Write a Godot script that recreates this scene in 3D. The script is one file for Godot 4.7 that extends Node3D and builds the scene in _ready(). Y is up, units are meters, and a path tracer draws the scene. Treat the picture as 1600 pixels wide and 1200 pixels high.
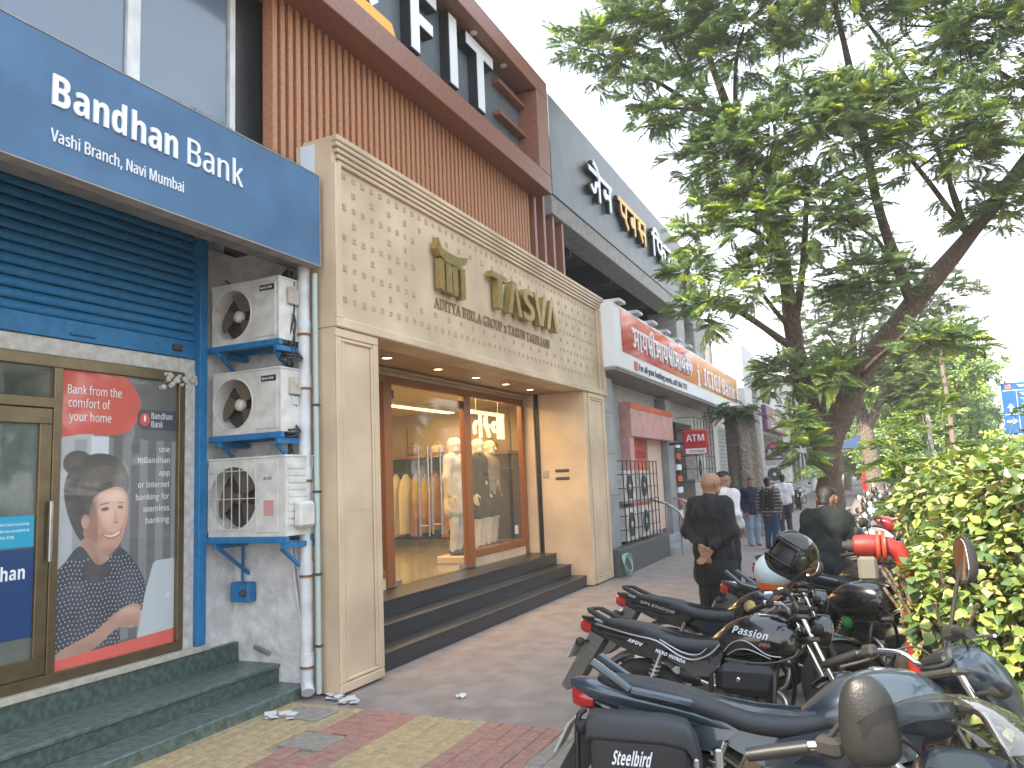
extends Node3D

# ------------------------------------------------------------------ mesh builder
class MB:
	var v := PackedVector3Array()
	var n := PackedVector3Array()
	var uv := PackedVector2Array()
	var col := PackedColorArray()
	var use_uv := false
	var use_col := false
	var cur := Color.WHITE
	func tri(a: Vector3, b: Vector3, c: Vector3) -> void:
		var nn := (b - a).cross(c - a).normalized()
		v.append(a); v.append(c); v.append(b)
		n.append(nn); n.append(nn); n.append(nn)
		if use_col:
			col.append(cur); col.append(cur); col.append(cur)
	func quad(a: Vector3, b: Vector3, c: Vector3, d: Vector3) -> void:
		tri(a, b, c); tri(a, c, d)
	func quad_uv(a: Vector3, b: Vector3, c: Vector3, d: Vector3, u0 := Vector2(0, 1), u1 := Vector2(1, 0)) -> void:
		use_uv = true
		var nn := (b - a).cross(c - a).normalized()
		for p in [a, c, b, a, d, c]:
			v.append(p); n.append(nn)
		for q in [u0, u1, Vector2(u1.x, u0.y), u0, Vector2(u0.x, u1.y), u1]:
			uv.append(q)
	func flip_if_inside_out(from: int) -> void:
		var ctr := Vector3.ZERO
		for i in range(from, v.size()):
			ctr += v[i]
		ctr /= maxf(1.0, float(v.size() - from))
		var vol := 0.0
		for i in range(from, v.size(), 3):
			vol += (v[i] - ctr).dot((v[i + 2] - ctr).cross(v[i + 1] - ctr))
		if vol < 0.0:
			for i in range(from, v.size(), 3):
				var t := v[i + 1]; v[i + 1] = v[i + 2]; v[i + 2] = t
				var m := n[i + 1]; n[i + 1] = -n[i + 2]; n[i + 2] = -m
				n[i] = -n[i]
	func box(c: Vector3, s: Vector3, bev := 0.0, b := Basis()) -> void:
		var h := s * 0.5
		var e := minf(bev, minf(h.x, minf(h.y, h.z)) * 0.9)
		if e <= 0.0:
			var p := []
			for i in 8:
				p.append(c + b * Vector3(h.x if i & 1 else -h.x, h.y if i & 2 else -h.y, h.z if i & 4 else -h.z))
			quad(p[0], p[2], p[3], p[1]); quad(p[4], p[5], p[7], p[6])
			quad(p[0], p[4], p[6], p[2]); quad(p[1], p[3], p[7], p[5])
			quad(p[0], p[1], p[5], p[4]); quad(p[2], p[6], p[7], p[3])
			return
		var f := v.size()
		# corner k, axis a : vertex whose coordinate on axis a is full, others inset
		var q := []
		for i in 8:
			var sg := Vector3(1 if i & 1 else -1, 1 if i & 2 else -1, 1 if i & 4 else -1)
			var r := []
			for a in 3:
				var w := Vector3(h.x - e, h.y - e, h.z - e)
				w[a] = h[a]
				r.append(c + b * (w * sg))
			q.append(r)
		for a in 3:
			var b1 := (a + 1) % 3
			var c1 := (a + 2) % 3
			for sgn in 2:
				var base := sgn << a
				var i0 := base
				var i1 := base | (1 << b1)
				var i2 := base | (1 << b1) | (1 << c1)
				var i3 := base | (1 << c1)
				if sgn == 1:
					quad(q[i0][a], q[i1][a], q[i2][a], q[i3][a])
				else:
					quad(q[i0][a], q[i3][a], q[i2][a], q[i1][a])
		for a in 3:  # edges parallel to axis a
			var b1 := (a + 1) % 3
			var c1 := (a + 2) % 3
			for k in 4:
				var base := ((k & 1) << b1) | ((k >> 1) << c1)
				var i0 := base
				var i1 := base | (1 << a)
				if (k == 0) or (k == 3):
					quad(q[i0][b1], q[i1][b1], q[i1][c1], q[i0][c1])
				else:
					quad(q[i0][b1], q[i0][c1], q[i1][c1], q[i1][b1])
		for i in 8:
			var par := (i & 1) + ((i >> 1) & 1) + ((i >> 2) & 1)
			if par % 2 == 1:
				tri(q[i][0], q[i][1], q[i][2])
			else:
				tri(q[i][0], q[i][2], q[i][1])
		# outward check per triangle (cheap and safe)
		for i in range(f, v.size(), 3):
			var mid := (v[i] + v[i + 1] + v[i + 2]) / 3.0
			if n[i].dot(mid - c) < 0.0:
				var t := v[i + 1]; v[i + 1] = v[i + 2]; v[i + 2] = t
				n[i] = -n[i]; n[i + 1] = n[i]; n[i + 2] = n[i]
	func bar(a: Vector3, b: Vector3, w: float, h: float, bev := 0.0, up := Vector3.UP) -> void:
		var d := b - a
		var z := d.normalized()
		if absf(z.dot(up)) > 0.98:
			up = Vector3.RIGHT
		var x := up.cross(z).normalized()
		var y := z.cross(x)
		box((a + b) * 0.5, Vector3(w, h, d.length()), bev, Basis(x, y, z))
	# rings: Array of PackedVector3Array, all the same size (closed loops)
	func loft(rings: Array, cap0 := true, cap1 := true, closed := true) -> void:
		var from := v.size()
		var m: int = rings[0].size()
		var k := rings.size()
		var nor := []
		for i in k:
			var row := PackedVector3Array()
			row.resize(m)
			nor.append(row)
		var lim := m if closed else m - 1
		for i in k - 1:
			for j in lim:
				var j2 := (j + 1) % m
				var a: Vector3 = rings[i][j]; var b: Vector3 = rings[i][j2]
				var c: Vector3 = rings[i + 1][j2]; var d: Vector3 = rings[i + 1][j]
				var q := (c - a).cross(d - b)
				nor[i][j] += q; nor[i][j2] += q; nor[i + 1][j] += q; nor[i + 1][j2] += q
		for i in k - 1:
			for j in lim:
				var j2 := (j + 1) % m
				var ix := [[i, j], [i, j2], [i + 1, j2], [i, j], [i + 1, j2], [i + 1, j]]
				for t in [0, 2, 1, 3, 5, 4]:
					v.append(rings[ix[t][0]][ix[t][1]])
					n.append(nor[ix[t][0]][ix[t][1]].normalized())
					if use_col:
						col.append(cur)
					if use_uv:
						uv.append(Vector2.ZERO)
		if closed:
			for e in 2:
				if (e == 0 and cap0) or (e == 1 and cap1):
					var r: PackedVector3Array = rings[0 if e == 0 else k - 1]
					var ctr := Vector3.ZERO
					for p in r:
						ctr += p
					ctr /= m
					for j in m:
						if e == 0:
							tri(ctr, r[(j + 1) % m], r[j])
						else:
							tri(ctr, r[j], r[(j + 1) % m])
			flip_if_inside_out(from)
	func tube(pts: Array, rad, sides := 8, caps := true) -> void:
		var rings := []
		var k := pts.size()
		var ref := Vector3.UP
		var d0: Vector3 = (pts[1] - pts[0]).normalized()
		if absf(d0.dot(ref)) > 0.9:
			ref = Vector3.RIGHT
		var x := ref.cross(d0).normalized()
		for i in k:
			var d: Vector3
			if i == 0:
				d = d0
			elif i == k - 1:
				d = (pts[i] - pts[i - 1]).normalized()
			else:
				d = ((pts[i + 1] - pts[i]).normalized() + (pts[i] - pts[i - 1]).normalized()).normalized()
			x = (x - d * x.dot(d)).normalized()
			var y := d.cross(x)
			var r: float = rad[i] if rad is Array else rad
			var ring := PackedVector3Array()
			for s in sides:
				var a := TAU * s / sides
				ring.append(pts[i] + (x * cos(a) + y * sin(a)) * r)
			rings.append(ring)
		loft(rings, caps, caps)
	# profile: Array of Vector2(radius, along)
	func lathe(o: Vector3, axis: Vector3, prof: Array, sides := 20, caps := true, arc := TAU) -> void:
		var z := axis.normalized()
		var up := Vector3.UP if absf(z.y) < 0.9 else Vector3.RIGHT
		var x := up.cross(z).normalized()
		var y := z.cross(x)
		var rings := []
		for p in prof:
			var ring := PackedVector3Array()
			for s in sides:
				var a := TAU * s / sides
				ring.append(o + z * p.y + (x * cos(a) + y * sin(a)) * maxf(p.x, 0.0001))
			rings.append(ring)
		loft(rings, caps, caps)
	func torus(o: Vector3, axis: Vector3, R: float, r: float, seg := 28, sides := 8, sx := 1.0) -> void:
		var z := axis.normalized()
		var up := Vector3.UP if absf(z.y) < 0.9 else Vector3.RIGHT
		var x := up.cross(z).normalized()
		var y := z.cross(x)
		var rings := []
		for i in seg + 1:
			var a := TAU * i / seg
			var d := x * cos(a) + y * sin(a)
			var ring := PackedVector3Array()
			for s in sides:
				var t := TAU * s / sides
				ring.append(o + d * (R + r * cos(t)) + z * (r * sx * sin(t)))
			rings.append(ring)
		loft(rings, false, false)
	# extrude a 2D polygon along +z of xf by depth
	func prism(poly: PackedVector2Array, depth: float, xf := Transform3D(), bev := 0.0) -> void:
		var from := v.size()
		if Geometry2D.is_polygon_clockwise(poly):
			poly = poly.duplicate(); poly.reverse()
		var ix := Geometry2D.triangulate_polygon(poly)
		for i in range(0, ix.size(), 3):
			var a := poly[ix[i]]; var b := poly[ix[i + 1]]; var c := poly[ix[i + 2]]
			if (b - a).cross(c - a) < 0.0:
				var t := b; b = c; c = t
			tri(xf * Vector3(a.x, a.y, depth), xf * Vector3(b.x, b.y, depth), xf * Vector3(c.x, c.y, depth))
			tri(xf * Vector3(a.x, a.y, 0), xf * Vector3(c.x, c.y, 0), xf * Vector3(b.x, b.y, 0))
		var m := poly.size()
		for i in m:
			var a := poly[i]; var b := poly[(i + 1) % m]
			quad(xf * Vector3(a.x, a.y, 0), xf * Vector3(b.x, b.y, 0), xf * Vector3(b.x, b.y, depth), xf * Vector3(a.x, a.y, depth))
	# flat stroke (ribbon of a polyline in 2D) extruded
	func stroke(pts: PackedVector2Array, w: float, depth: float, xf := Transform3D()) -> void:
		var polys := Geometry2D.offset_polyline(pts, w * 0.5, Geometry2D.JOIN_MITER, Geometry2D.END_BUTT)
		for p in polys:
			if not Geometry2D.is_polygon_clockwise(p) and p.size() > 2:
				prism(p, depth, xf)
	func grid_sheet(x0: float, x1: float, z0: float, z1: float, y: float) -> void:
		quad(Vector3(x0, y, z1), Vector3(x1, y, z1), Vector3(x1, y, z0), Vector3(x0, y, z0))
	func commit() -> ArrayMesh:
		var arr := []
		arr.resize(Mesh.ARRAY_MAX)
		arr[Mesh.ARRAY_VERTEX] = v
		arr[Mesh.ARRAY_NORMAL] = n
		if use_uv and uv.size() == v.size():
			arr[Mesh.ARRAY_TEX_UV] = uv
		if use_col and col.size() == v.size():
			arr[Mesh.ARRAY_COLOR] = col
		var m := ArrayMesh.new()
		m.add_surface_from_arrays(Mesh.PRIMITIVE_TRIANGLES, arr)
		return m

# ------------------------------------------------------------------ nodes
var taken := {}
func numbered(nm: String) -> String:
	var k: int = taken.get(nm, 0)
	taken[nm] = k + 1
	return nm if k == 0 else "%s_%03d" % [nm, k]
func thing(nm: String, label: String, category: String, pos := Vector3.ZERO, group := "", turn := 0.0) -> Node3D:
	var o := Node3D.new()
	o.name = numbered(nm)
	add_child(o)
	o.position = pos
	o.rotation.y = turn
	o.set_meta("label", label)
	o.set_meta("category", category)
	if group:
		o.set_meta("group", group)
	return o
func part(parent: Node, nm: String, m, mat: Material, xf := Transform3D()) -> MeshInstance3D:
	var o := MeshInstance3D.new()
	o.name = nm
	o.mesh = m.commit() if m is MB else m
	o.material_override = mat
	o.transform = xf
	parent.add_child(o, true)
	return o
func setting(nm: String, m, mat: Material) -> MeshInstance3D:
	var o := MeshInstance3D.new()
	o.name = numbered(nm)
	o.mesh = m.commit() if m is MB else m
	o.material_override = mat
	add_child(o)
	o.set_meta("kind", "structure")
	return o
func one(nm: String, m, mat: Material, label: String, category: String, xf := Transform3D(), group := "") -> MeshInstance3D:
	var o := MeshInstance3D.new()
	o.name = numbered(nm)
	o.mesh = m.commit() if m is MB else m
	o.material_override = mat
	o.transform = xf
	add_child(o)
	o.set_meta("label", label)
	o.set_meta("category", category)
	if group:
		o.set_meta("group", group)
	return o
func bx(c: Vector3, s: Vector3, bev := 0.0) -> MB:
	var m := MB.new()
	m.box(c, s, bev)
	return m
# box between two corners
func bb(a: Vector3, b: Vector3, bev := 0.0) -> MB:
	return bx((a + b) * 0.5, (b - a).abs(), bev)
func xf_at(p: Vector3, b := Basis()) -> Transform3D:
	return Transform3D(b, p)
# local u (right), v (up), w (out) for a wall that faces +x
const WALL := Basis(Vector3(0, 0, -1), Vector3(0, 1, 0), Vector3(1, 0, 0))

# ------------------------------------------------------------------ materials
var tex := {}
var mats := {}
func lin(r: float, g: float, b: float, a := 1.0) -> Color:
	var c := Color(r, g, b).linear_to_srgb()
	c.a = a
	return c
func noise_tex(key: String, freq: float, octaves: int, lo: float, hi: float, as_normal := false, strength := 4.0, kind := FastNoiseLite.TYPE_SIMPLEX_SMOOTH, size := 512, sx := 1.0) -> Texture2D:
	if tex.has(key):
		return tex[key]
	var f := FastNoiseLite.new()
	f.seed = key.hash() % 1000
	f.noise_type = kind
	f.frequency = freq
	f.fractal_octaves = octaves
	var t := NoiseTexture2D.new()
	t.width = size
	t.height = size
	t.seamless = true
	t.noise = f
	if as_normal:
		t.as_normal_map = true
		t.bump_strength = strength
	else:
		var g := Gradient.new()
		g.set_color(0, Color(lo, lo, lo))
		g.set_color(1, Color(hi, hi, hi))
		t.color_ramp = g
	tex[key] = t
	return t
func setup_textures() -> void:
	noise_tex("grain", 0.06, 4, 0.82, 1.0)
	noise_tex("blotch", 0.008, 5, 0.84, 1.0)
	noise_tex("grime", 0.012, 6, 0.8, 1.0, false, 0, FastNoiseLite.TYPE_SIMPLEX_SMOOTH, 1024)
	noise_tex("speck", 0.22, 2, 0.6, 1.0)
	noise_tex("rough_n", 0.05, 4, 0, 1, true, 5.0)
	noise_tex("fine_n", 0.2, 3, 0, 1, true, 3.0)
	noise_tex("wave_n", 0.006, 2, 0, 1, true, 6.0)
	noise_tex("gloss", 0.01, 5, 0.55, 1.0)
	var marble := Gradient.new()
	marble.set_offset(0, 0.25); marble.set_color(0, Color(0.68, 0.78, 0.74))
	marble.set_offset(1, 0.75); marble.set_color(1, Color(0.95, 1.0, 0.97))
	noise_tex("marble", 0.018, 5, 0.4, 1.0, false, 0, FastNoiseLite.TYPE_SIMPLEX_SMOOTH, 1024)
	tex["marble"].color_ramp = marble
func mk(key: String, c: Color, rough: float, albedo_tex := "", scale := 1.0, normal_tex := "", nscale := 0.0, metal := 0.0, extra := {}) -> StandardMaterial3D:
	if mats.has(key):
		return mats[key]
	var m := StandardMaterial3D.new()
	m.resource_name = key
	m.albedo_color = c
	m.roughness = rough
	m.metallic = metal
	m.uv1_triplanar = true
	m.uv1_world_triplanar = extra.get("world", true)
	m.uv1_scale = Vector3.ONE * scale
	if albedo_tex:
		m.albedo_texture = tex[albedo_tex]
	if normal_tex:
		m.normal_enabled = true
		m.normal_texture = tex[normal_tex]
		m.normal_scale = nscale
	for k in extra:
		if k != "world":
			m.set(k, extra[k])
	mats[key] = m
	return m
func glow(key: String, c: Color, energy: float) -> StandardMaterial3D:
	if mats.has(key):
		return mats[key]
	var m := StandardMaterial3D.new()
	m.resource_name = key
	m.albedo_color = Color(0.9, 0.9, 0.9)
	m.emission_enabled = true
	m.emission = c
	m.emission_energy_multiplier = energy
	mats[key] = m
	return m
func pane(key: String, c: Color, a := 0.06) -> StandardMaterial3D:
	if mats.has(key):
		return mats[key]
	var m := StandardMaterial3D.new()
	m.resource_name = key
	m.transparency = BaseMaterial3D.TRANSPARENCY_ALPHA
	m.albedo_color = Color(c.r, c.g, c.b, a)
	m.roughness = 0.03
	m.metallic_specular = 0.6
	mats[key] = m
	return m

# ------------------------------------------------------------------ lettering
var fonts := {}
func font(kind: String) -> Font:
	if not fonts.has(kind):
		var f := SystemFont.new()
		f.font_names = PackedStringArray(["Droid Serif" if kind.begins_with("serif") else "Droid Sans"])
		f.font_weight = 700 if kind.ends_with("bold") else 400
		fonts[kind] = f
	return fonts[kind]
# text that fills the rectangle from u0 to u1 (width) with cap height cap, baseline at v; basis b, origin o
func letters(parent: Node, nm: String, s: String, fnt: String, o: Vector3, b: Basis, width: float, cap: float, depth: float, mat: Material) -> MeshInstance3D:
	var t := TextMesh.new()
	t.text = s
	t.font = font(fnt)
	t.font_size = 48
	t.pixel_size = 0.01
	t.depth = 0.01
	t.curve_step = 1.5 if cap < 0.12 else 0.7
	t.horizontal_alignment = HORIZONTAL_ALIGNMENT_LEFT
	t.vertical_alignment = VERTICAL_ALIGNMENT_BOTTOM
	var bxx := t.get_aabb()
	var ref := TextMesh.new()
	ref.text = "H"
	ref.font = t.font
	ref.font_size = 48
	ref.pixel_size = 0.01
	ref.depth = 0.01
	ref.horizontal_alignment = HORIZONTAL_ALIGNMENT_LEFT
	ref.vertical_alignment = VERTICAL_ALIGNMENT_BOTTOM
	var rb := ref.get_aabb()
	var sy := cap / rb.size.y
	var sx := width / bxx.size.x if width > 0.0 else sy
	var bs := Basis(b.x * sx, b.y * sy, b.z * (depth / 0.01))
	return part(parent, nm, t, mat, Transform3D(bs, o - bs * Vector3(bxx.position.x, rb.position.y, bxx.position.z)))
# Devanagari letters as strokes on a grid: x in letter widths, y 0 foot .. 1 head line
const DEVA := {
	"aa": [0.34, [[0.17, 1.0, 0.17, 0.0]], 1],
	"ja": [0.92, [[0.72, 1.0, 0.72, 0.0], [0.72, 0.62, 0.45, 0.62, 0.42, 0.34, 0.3, 0.22, 0.16, 0.3, 0.12, 0.42]], 1],
	"na": [0.8, [[0.6, 1.0, 0.6, 0.0], [0.6, 0.52, 0.28, 0.52], [0.3, 0.64, 0.16, 0.62, 0.14, 0.48, 0.24, 0.42, 0.32, 0.52]], 1],
	"ey": [0.8, [[0.2, 1.0, 0.2, 0.52, 0.34, 0.42, 0.6, 0.44], [0.6, 1.0, 0.58, 0.5, 0.5, 0.32, 0.62, 0.16, 0.72, 0.02]], 1],
	"ka_half": [0.62, [[0.48, 1.0, 0.48, 0.0], [0.48, 0.6, 0.28, 0.68, 0.14, 0.52, 0.24, 0.34, 0.48, 0.42]], 1],
	"ka": [1.0, [[0.5, 1.0, 0.5, 0.0], [0.5, 0.6, 0.28, 0.68, 0.14, 0.52, 0.24, 0.34, 0.5, 0.42], [0.5, 0.6, 0.74, 0.68, 0.86, 0.5, 0.74, 0.3]], 1],
	"sa": [0.92, [[0.76, 1.0, 0.76, 0.0], [0.76, 0.5, 0.28, 0.5], [0.3, 1.0, 0.3, 0.52], [0.3, 0.74, 0.14, 0.74], [0.14, 0.56, 0.28, 0.48, 0.5, 0.06]], 1],
	"pha": [1.05, [[0.56, 1.0, 0.56, 0.0], [0.18, 1.0, 0.18, 0.52, 0.34, 0.4, 0.56, 0.46], [0.56, 0.52, 0.74, 0.7, 0.9, 0.56, 0.8, 0.34]], 1],
	"tta": [0.74, [[0.38, 1.0, 0.38, 0.7], [0.6, 0.68, 0.38, 0.7, 0.18, 0.52, 0.18, 0.28, 0.36, 0.14, 0.62, 0.2]], 1],
	"i": [0.34, [[0.16, 1.0, 0.16, 0.0], [0.16, 1.0, 0.2, 1.3, 0.45, 1.36, 0.7, 1.06]], 1],
	"ii": [0.34, [[0.18, 1.0, 0.18, 0.0], [0.18, 1.0, 0.12, 1.3, -0.14, 1.36, -0.34, 1.06]], 1],
	"e": [0.0, [[-0.2, 1.0, -0.36, 1.26, -0.6, 1.34]], 0],
	"a": [1.15, [[0.92, 1.0, 0.92, 0.0], [0.92, 0.52, 0.5, 0.52], [0.16, 0.84, 0.36, 0.9, 0.5, 0.74, 0.36, 0.54, 0.5, 0.4, 0.44, 0.16, 0.14, 0.18]], 1],
	"ya": [0.9, [[0.72, 1.0, 0.72, 0.0], [0.22, 1.0, 0.34, 0.7, 0.16, 0.46, 0.3, 0.26, 0.72, 0.36]], 1],
	"ba": [0.84, [[0.66, 1.0, 0.66, 0.0], [0.66, 0.62, 0.28, 0.66, 0.16, 0.46, 0.28, 0.28, 0.66, 0.36], [0.26, 0.62, 0.62, 0.38]], 1],
	"ta": [0.8, [[0.64, 1.0, 0.64, 0.0], [0.64, 0.62, 0.3, 0.6, 0.16, 0.4, 0.22, 0.14]], 1],
	"sa_half": [0.62, [[0.28, 1.0, 0.28, 0.52], [0.28, 0.74, 0.14, 0.74], [0.14, 0.56, 0.28, 0.48, 0.5, 0.06], [0.28, 0.5, 0.62, 0.5]], 1],
	"va": [0.8, [[0.64, 1.0, 0.64, 0.0], [0.64, 0.62, 0.28, 0.66, 0.14, 0.46, 0.28, 0.28, 0.64, 0.36]], 1],
	"o": [0.0, [[-0.5, 1.2, -0.36, 1.12, -0.22, 1.22], [-0.38, 1.36, -0.34, 1.36]], 0],
}
# words: Array of Arrays of keys; returns a mesh per call, laid from u=0 to width, head line at cap
func deva_mesh(keys: Array, width: float, cap: float, sw: float, depth: float, xf: Transform3D) -> MB:
	var total := 0.0
	for k in keys:
		total += DEVA[k][0]
	var sx := width / total
	var m := MB.new()
	var u := 0.0
	var lay := 0.0
	for k in keys:
		for st in DEVA[k][1]:
			var pts := PackedVector2Array()
			for i in range(0, st.size(), 2):
				pts.append(Vector2(u + st[i] * sx, st[i + 1] * cap))
			if pts.size() > 2:   # round the bends
				for pass_ in 2:
					var q := PackedVector2Array([pts[0]])
					for i in pts.size() - 1:
						q.append(pts[i].lerp(pts[i + 1], 0.25))
						q.append(pts[i].lerp(pts[i + 1], 0.75))
					q.append(pts[pts.size() - 1])
					pts = q
			lay += 0.0013
			m.stroke(pts, sw, depth + lay, xf)
		u += DEVA[k][0] * sx
	m.stroke(PackedVector2Array([Vector2(0, cap), Vector2(width, cap)]), sw * 0.95, depth - 0.002, xf)
	return m

# ------------------------------------------------------------------ picture board for flat prints
class Board:
	var im: Image
	func _init(w: int, h: int, c: Color) -> void:
		im = Image.create(w, h, false, Image.FORMAT_RGB8)
		im.fill(c)
	func poly(pts: PackedVector2Array, c: Color) -> void:
		var y0 := 1e9
		var y1 := -1e9
		for p in pts:
			y0 = minf(y0, p.y); y1 = maxf(y1, p.y)
		for y in range(maxi(0, int(floor(y0))), mini(im.get_height() - 1, int(ceil(y1))) + 1):
			var xs := []
			var yy := y + 0.5
			for i in pts.size():
				var a := pts[i]; var b := pts[(i + 1) % pts.size()]
				if (a.y <= yy) != (b.y <= yy):
					xs.append(a.x + (yy - a.y) / (b.y - a.y) * (b.x - a.x))
			xs.sort()
			for i in range(0, xs.size() - 1, 2):
				var x0 := int(round(xs[i])); var x1 := int(round(xs[i + 1]))
				if x1 > x0:
					im.fill_rect(Rect2i(x0, y, x1 - x0, 1), c)
	func oval(cx: float, cy: float, rx: float, ry: float, c: Color, turn := 0.0) -> void:
		var p := PackedVector2Array()
		for i in 36:
			var a := TAU * i / 36
			p.append(Vector2(cx, cy) + Vector2(cos(a) * rx, sin(a) * ry).rotated(turn))
		poly(p, c)
	func curve(flat: Array, c: Color) -> void:   # closed smooth outline through the points
		var pts := []
		for i in range(0, flat.size(), 2):
			pts.append(Vector2(flat[i], flat[i + 1]))
		var p := PackedVector2Array()
		var m := pts.size()
		for i in m:
			for k in 6:
				p.append(pts[i].cubic_interpolate(pts[(i + 1) % m], pts[(i + m - 1) % m], pts[(i + 2) % m], k / 6.0))
		poly(p, c)
	func soft(cx: float, cy: float, rx: float, ry: float, c: Color, a: float) -> void:   # soft airbrushed oval
		for y in range(maxi(0, int(cy - ry)), mini(im.get_height(), int(cy + ry) + 1)):
			for x in range(maxi(0, int(cx - rx)), mini(im.get_width(), int(cx + rx) + 1)):
				var q := Vector2((x - cx) / rx, (y - cy) / ry).length_squared()
				if q < 1.0:
					im.set_pixel(x, y, im.get_pixel(x, y).lerp(c, a * (1.0 - q) * (1.0 - q)))
	func blur(times: int) -> void:
		var w := im.get_width(); var h := im.get_height()
		for t in times:
			im.resize(w / 2, h / 2, Image.INTERPOLATE_BILINEAR)
			im.resize(w, h, Image.INTERPOLATE_CUBIC)
	func material(key: String, rough := 0.5) -> StandardMaterial3D:
		var m := StandardMaterial3D.new()
		m.resource_name = key
		m.albedo_texture = ImageTexture.create_from_image(im)
		m.roughness = rough
		return m

func make_materials() -> void:
	setup_textures()
	mk("concrete", lin(0.315, 0.265, 0.24), 0.9, "grime", 0.22, "rough_n", 0.22)
	mk("ground_earth", lin(0.20, 0.17, 0.14), 0.95, "grime", 0.3, "rough_n", 0.8)
	mk("asphalt", lin(0.07, 0.07, 0.07), 0.9, "grain", 1.0, "fine_n", 0.6)
	mk("paver_red", lin(0.43, 0.22, 0.165), 0.85, "grime", 0.9, "rough_n", 0.6)
	mk("paver_red_dull", lin(0.40, 0.22, 0.17), 0.85, "grime", 1.3, "rough_n", 0.6)
	mk("paver_yellow", lin(0.50, 0.37, 0.20), 0.85, "grime", 0.9, "rough_n", 0.6)
	mk("paver_yellow_dull", lin(0.46, 0.35, 0.20), 0.85, "grime", 1.3, "rough_n", 0.6)
	mk("paver_grey", lin(0.34, 0.30, 0.25), 0.85, "grime", 1.0, "rough_n", 0.6)
	mk("joint_sand", lin(0.34, 0.27, 0.2), 0.95, "grain", 2.0)
	mk("bank_blue", lin(0.068, 0.168, 0.32), 0.55, "blotch", 0.4)
	mk("blue_paint", lin(0.02, 0.21, 0.48), 0.5, "grime", 0.9, "fine_n", 0.2)
	mk("white_wall", lin(0.80, 0.79, 0.79), 0.85, "grime", 0.33, "rough_n", 0.35)
	mk("white_paint", lin(0.78, 0.78, 0.78), 0.5, "blotch", 0.8)
	mk("white_sign", lin(0.80, 0.82, 0.84), 0.4)
	mk("dirty_white", lin(0.66, 0.64, 0.60), 0.75, "grime", 0.8, "rough_n", 0.4)
	mk("pvc", lin(0.72, 0.74, 0.76), 0.45, "blotch", 1.2)
	mk("ac_white", lin(0.76, 0.75, 0.70), 0.45, "blotch", 1.1)
	mk("ac_dark", lin(0.05, 0.045, 0.04), 0.6)
	mk("fan_brown", lin(0.16, 0.12, 0.085), 0.6, "grime", 2.0)
	mk("dark_grey", lin(0.06, 0.063, 0.068), 0.6)
	mk("black_plastic", lin(0.018, 0.018, 0.019), 0.45)
	mk("wire", lin(0.03, 0.03, 0.03), 0.6)
	mk("alu_bronze", lin(0.22, 0.17, 0.10), 0.38, "blotch", 1.0, "", 0.0, 0.75)
	mk("green_marble", lin(0.105, 0.13, 0.122), 0.28, "marble", 0.9)
	mk("green_marble_top", lin(0.165, 0.175, 0.17), 0.35, "marble", 0.7, "rough_n", 0.15)
	mk("black_granite", lin(0.034, 0.038, 0.044), 0.32, "grime", 0.9, "fine_n", 0.06)
	mk("sill_cream", lin(0.55, 0.50, 0.42), 0.6, "grime", 0.8)
	mk("cream", lin(0.70, 0.54, 0.37), 0.5, "blotch", 0.25)
	mk("cream_cut", lin(0.53, 0.41, 0.29), 0.7)
	mk("soffit_brown", lin(0.46, 0.29, 0.17), 0.45, "blotch", 0.3)
	mk("gold", lin(0.42, 0.31, 0.11), 0.35, "blotch", 2.0, "", 0.0, 0.6)
	mk("gold_dull", lin(0.26, 0.19, 0.10), 0.5)
	mk("wood_slat", lin(0.52, 0.24, 0.125), 0.55, "grain", 0.7)
	mk("wood_dark", lin(0.16, 0.07, 0.04), 0.6, "grain", 0.7)
	mk("wood_band", lin(0.30, 0.125, 0.08), 0.45, "grain", 0.5)
	mk("teak", lin(0.30, 0.11, 0.035), 0.3, "grain", 2.5)
	mk("sign_grey", lin(0.13, 0.155, 0.175), 0.45, "blotch", 0.3)
	mk("beam_grey", lin(0.40, 0.38, 0.36), 0.8, "grime", 0.4)
	mk("letter_white", lin(0.80, 0.82, 0.86), 0.35)
	mk("letter_side", lin(0.02, 0.02, 0.024), 0.5)
	mk("letter_yellow", lin(0.85, 0.42, 0.02), 0.4)
	mk("steel", lin(0.55, 0.55, 0.56), 0.25, "blotch", 2.0, "", 0.0, 0.9)
	mk("glass_blue", lin(0.15, 0.20, 0.26), 0.12, "", 1.0, "wave_n", 0.02, 0.0, {"metallic_specular": 0.6})
	mk("red_orange", lin(0.75, 0.10, 0.035), 0.4, "blotch", 0.3)
	mk("red_sign", lin(0.45, 0.02, 0.025), 0.4)
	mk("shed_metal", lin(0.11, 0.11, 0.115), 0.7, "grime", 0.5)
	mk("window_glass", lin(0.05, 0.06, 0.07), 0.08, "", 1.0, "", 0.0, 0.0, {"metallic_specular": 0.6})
	mk("recess_wall", lin(0.30, 0.28, 0.27), 0.8, "grime", 0.5)
	mk("pale_concrete", lin(0.48, 0.46, 0.43), 0.85, "grime", 0.35, "rough_n", 0.4)
	mk("paper", lin(0.75, 0.74, 0.70), 0.8, "grain", 3.0)
	pane("clear_glass", Color(0.9, 0.97, 0.95), 0.06)
	glow("lamp_warm", Color(1.0, 0.85, 0.62), 4.0)
	glow("sign_warm", Color(1.0, 0.88, 0.66), 0.35)

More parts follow.
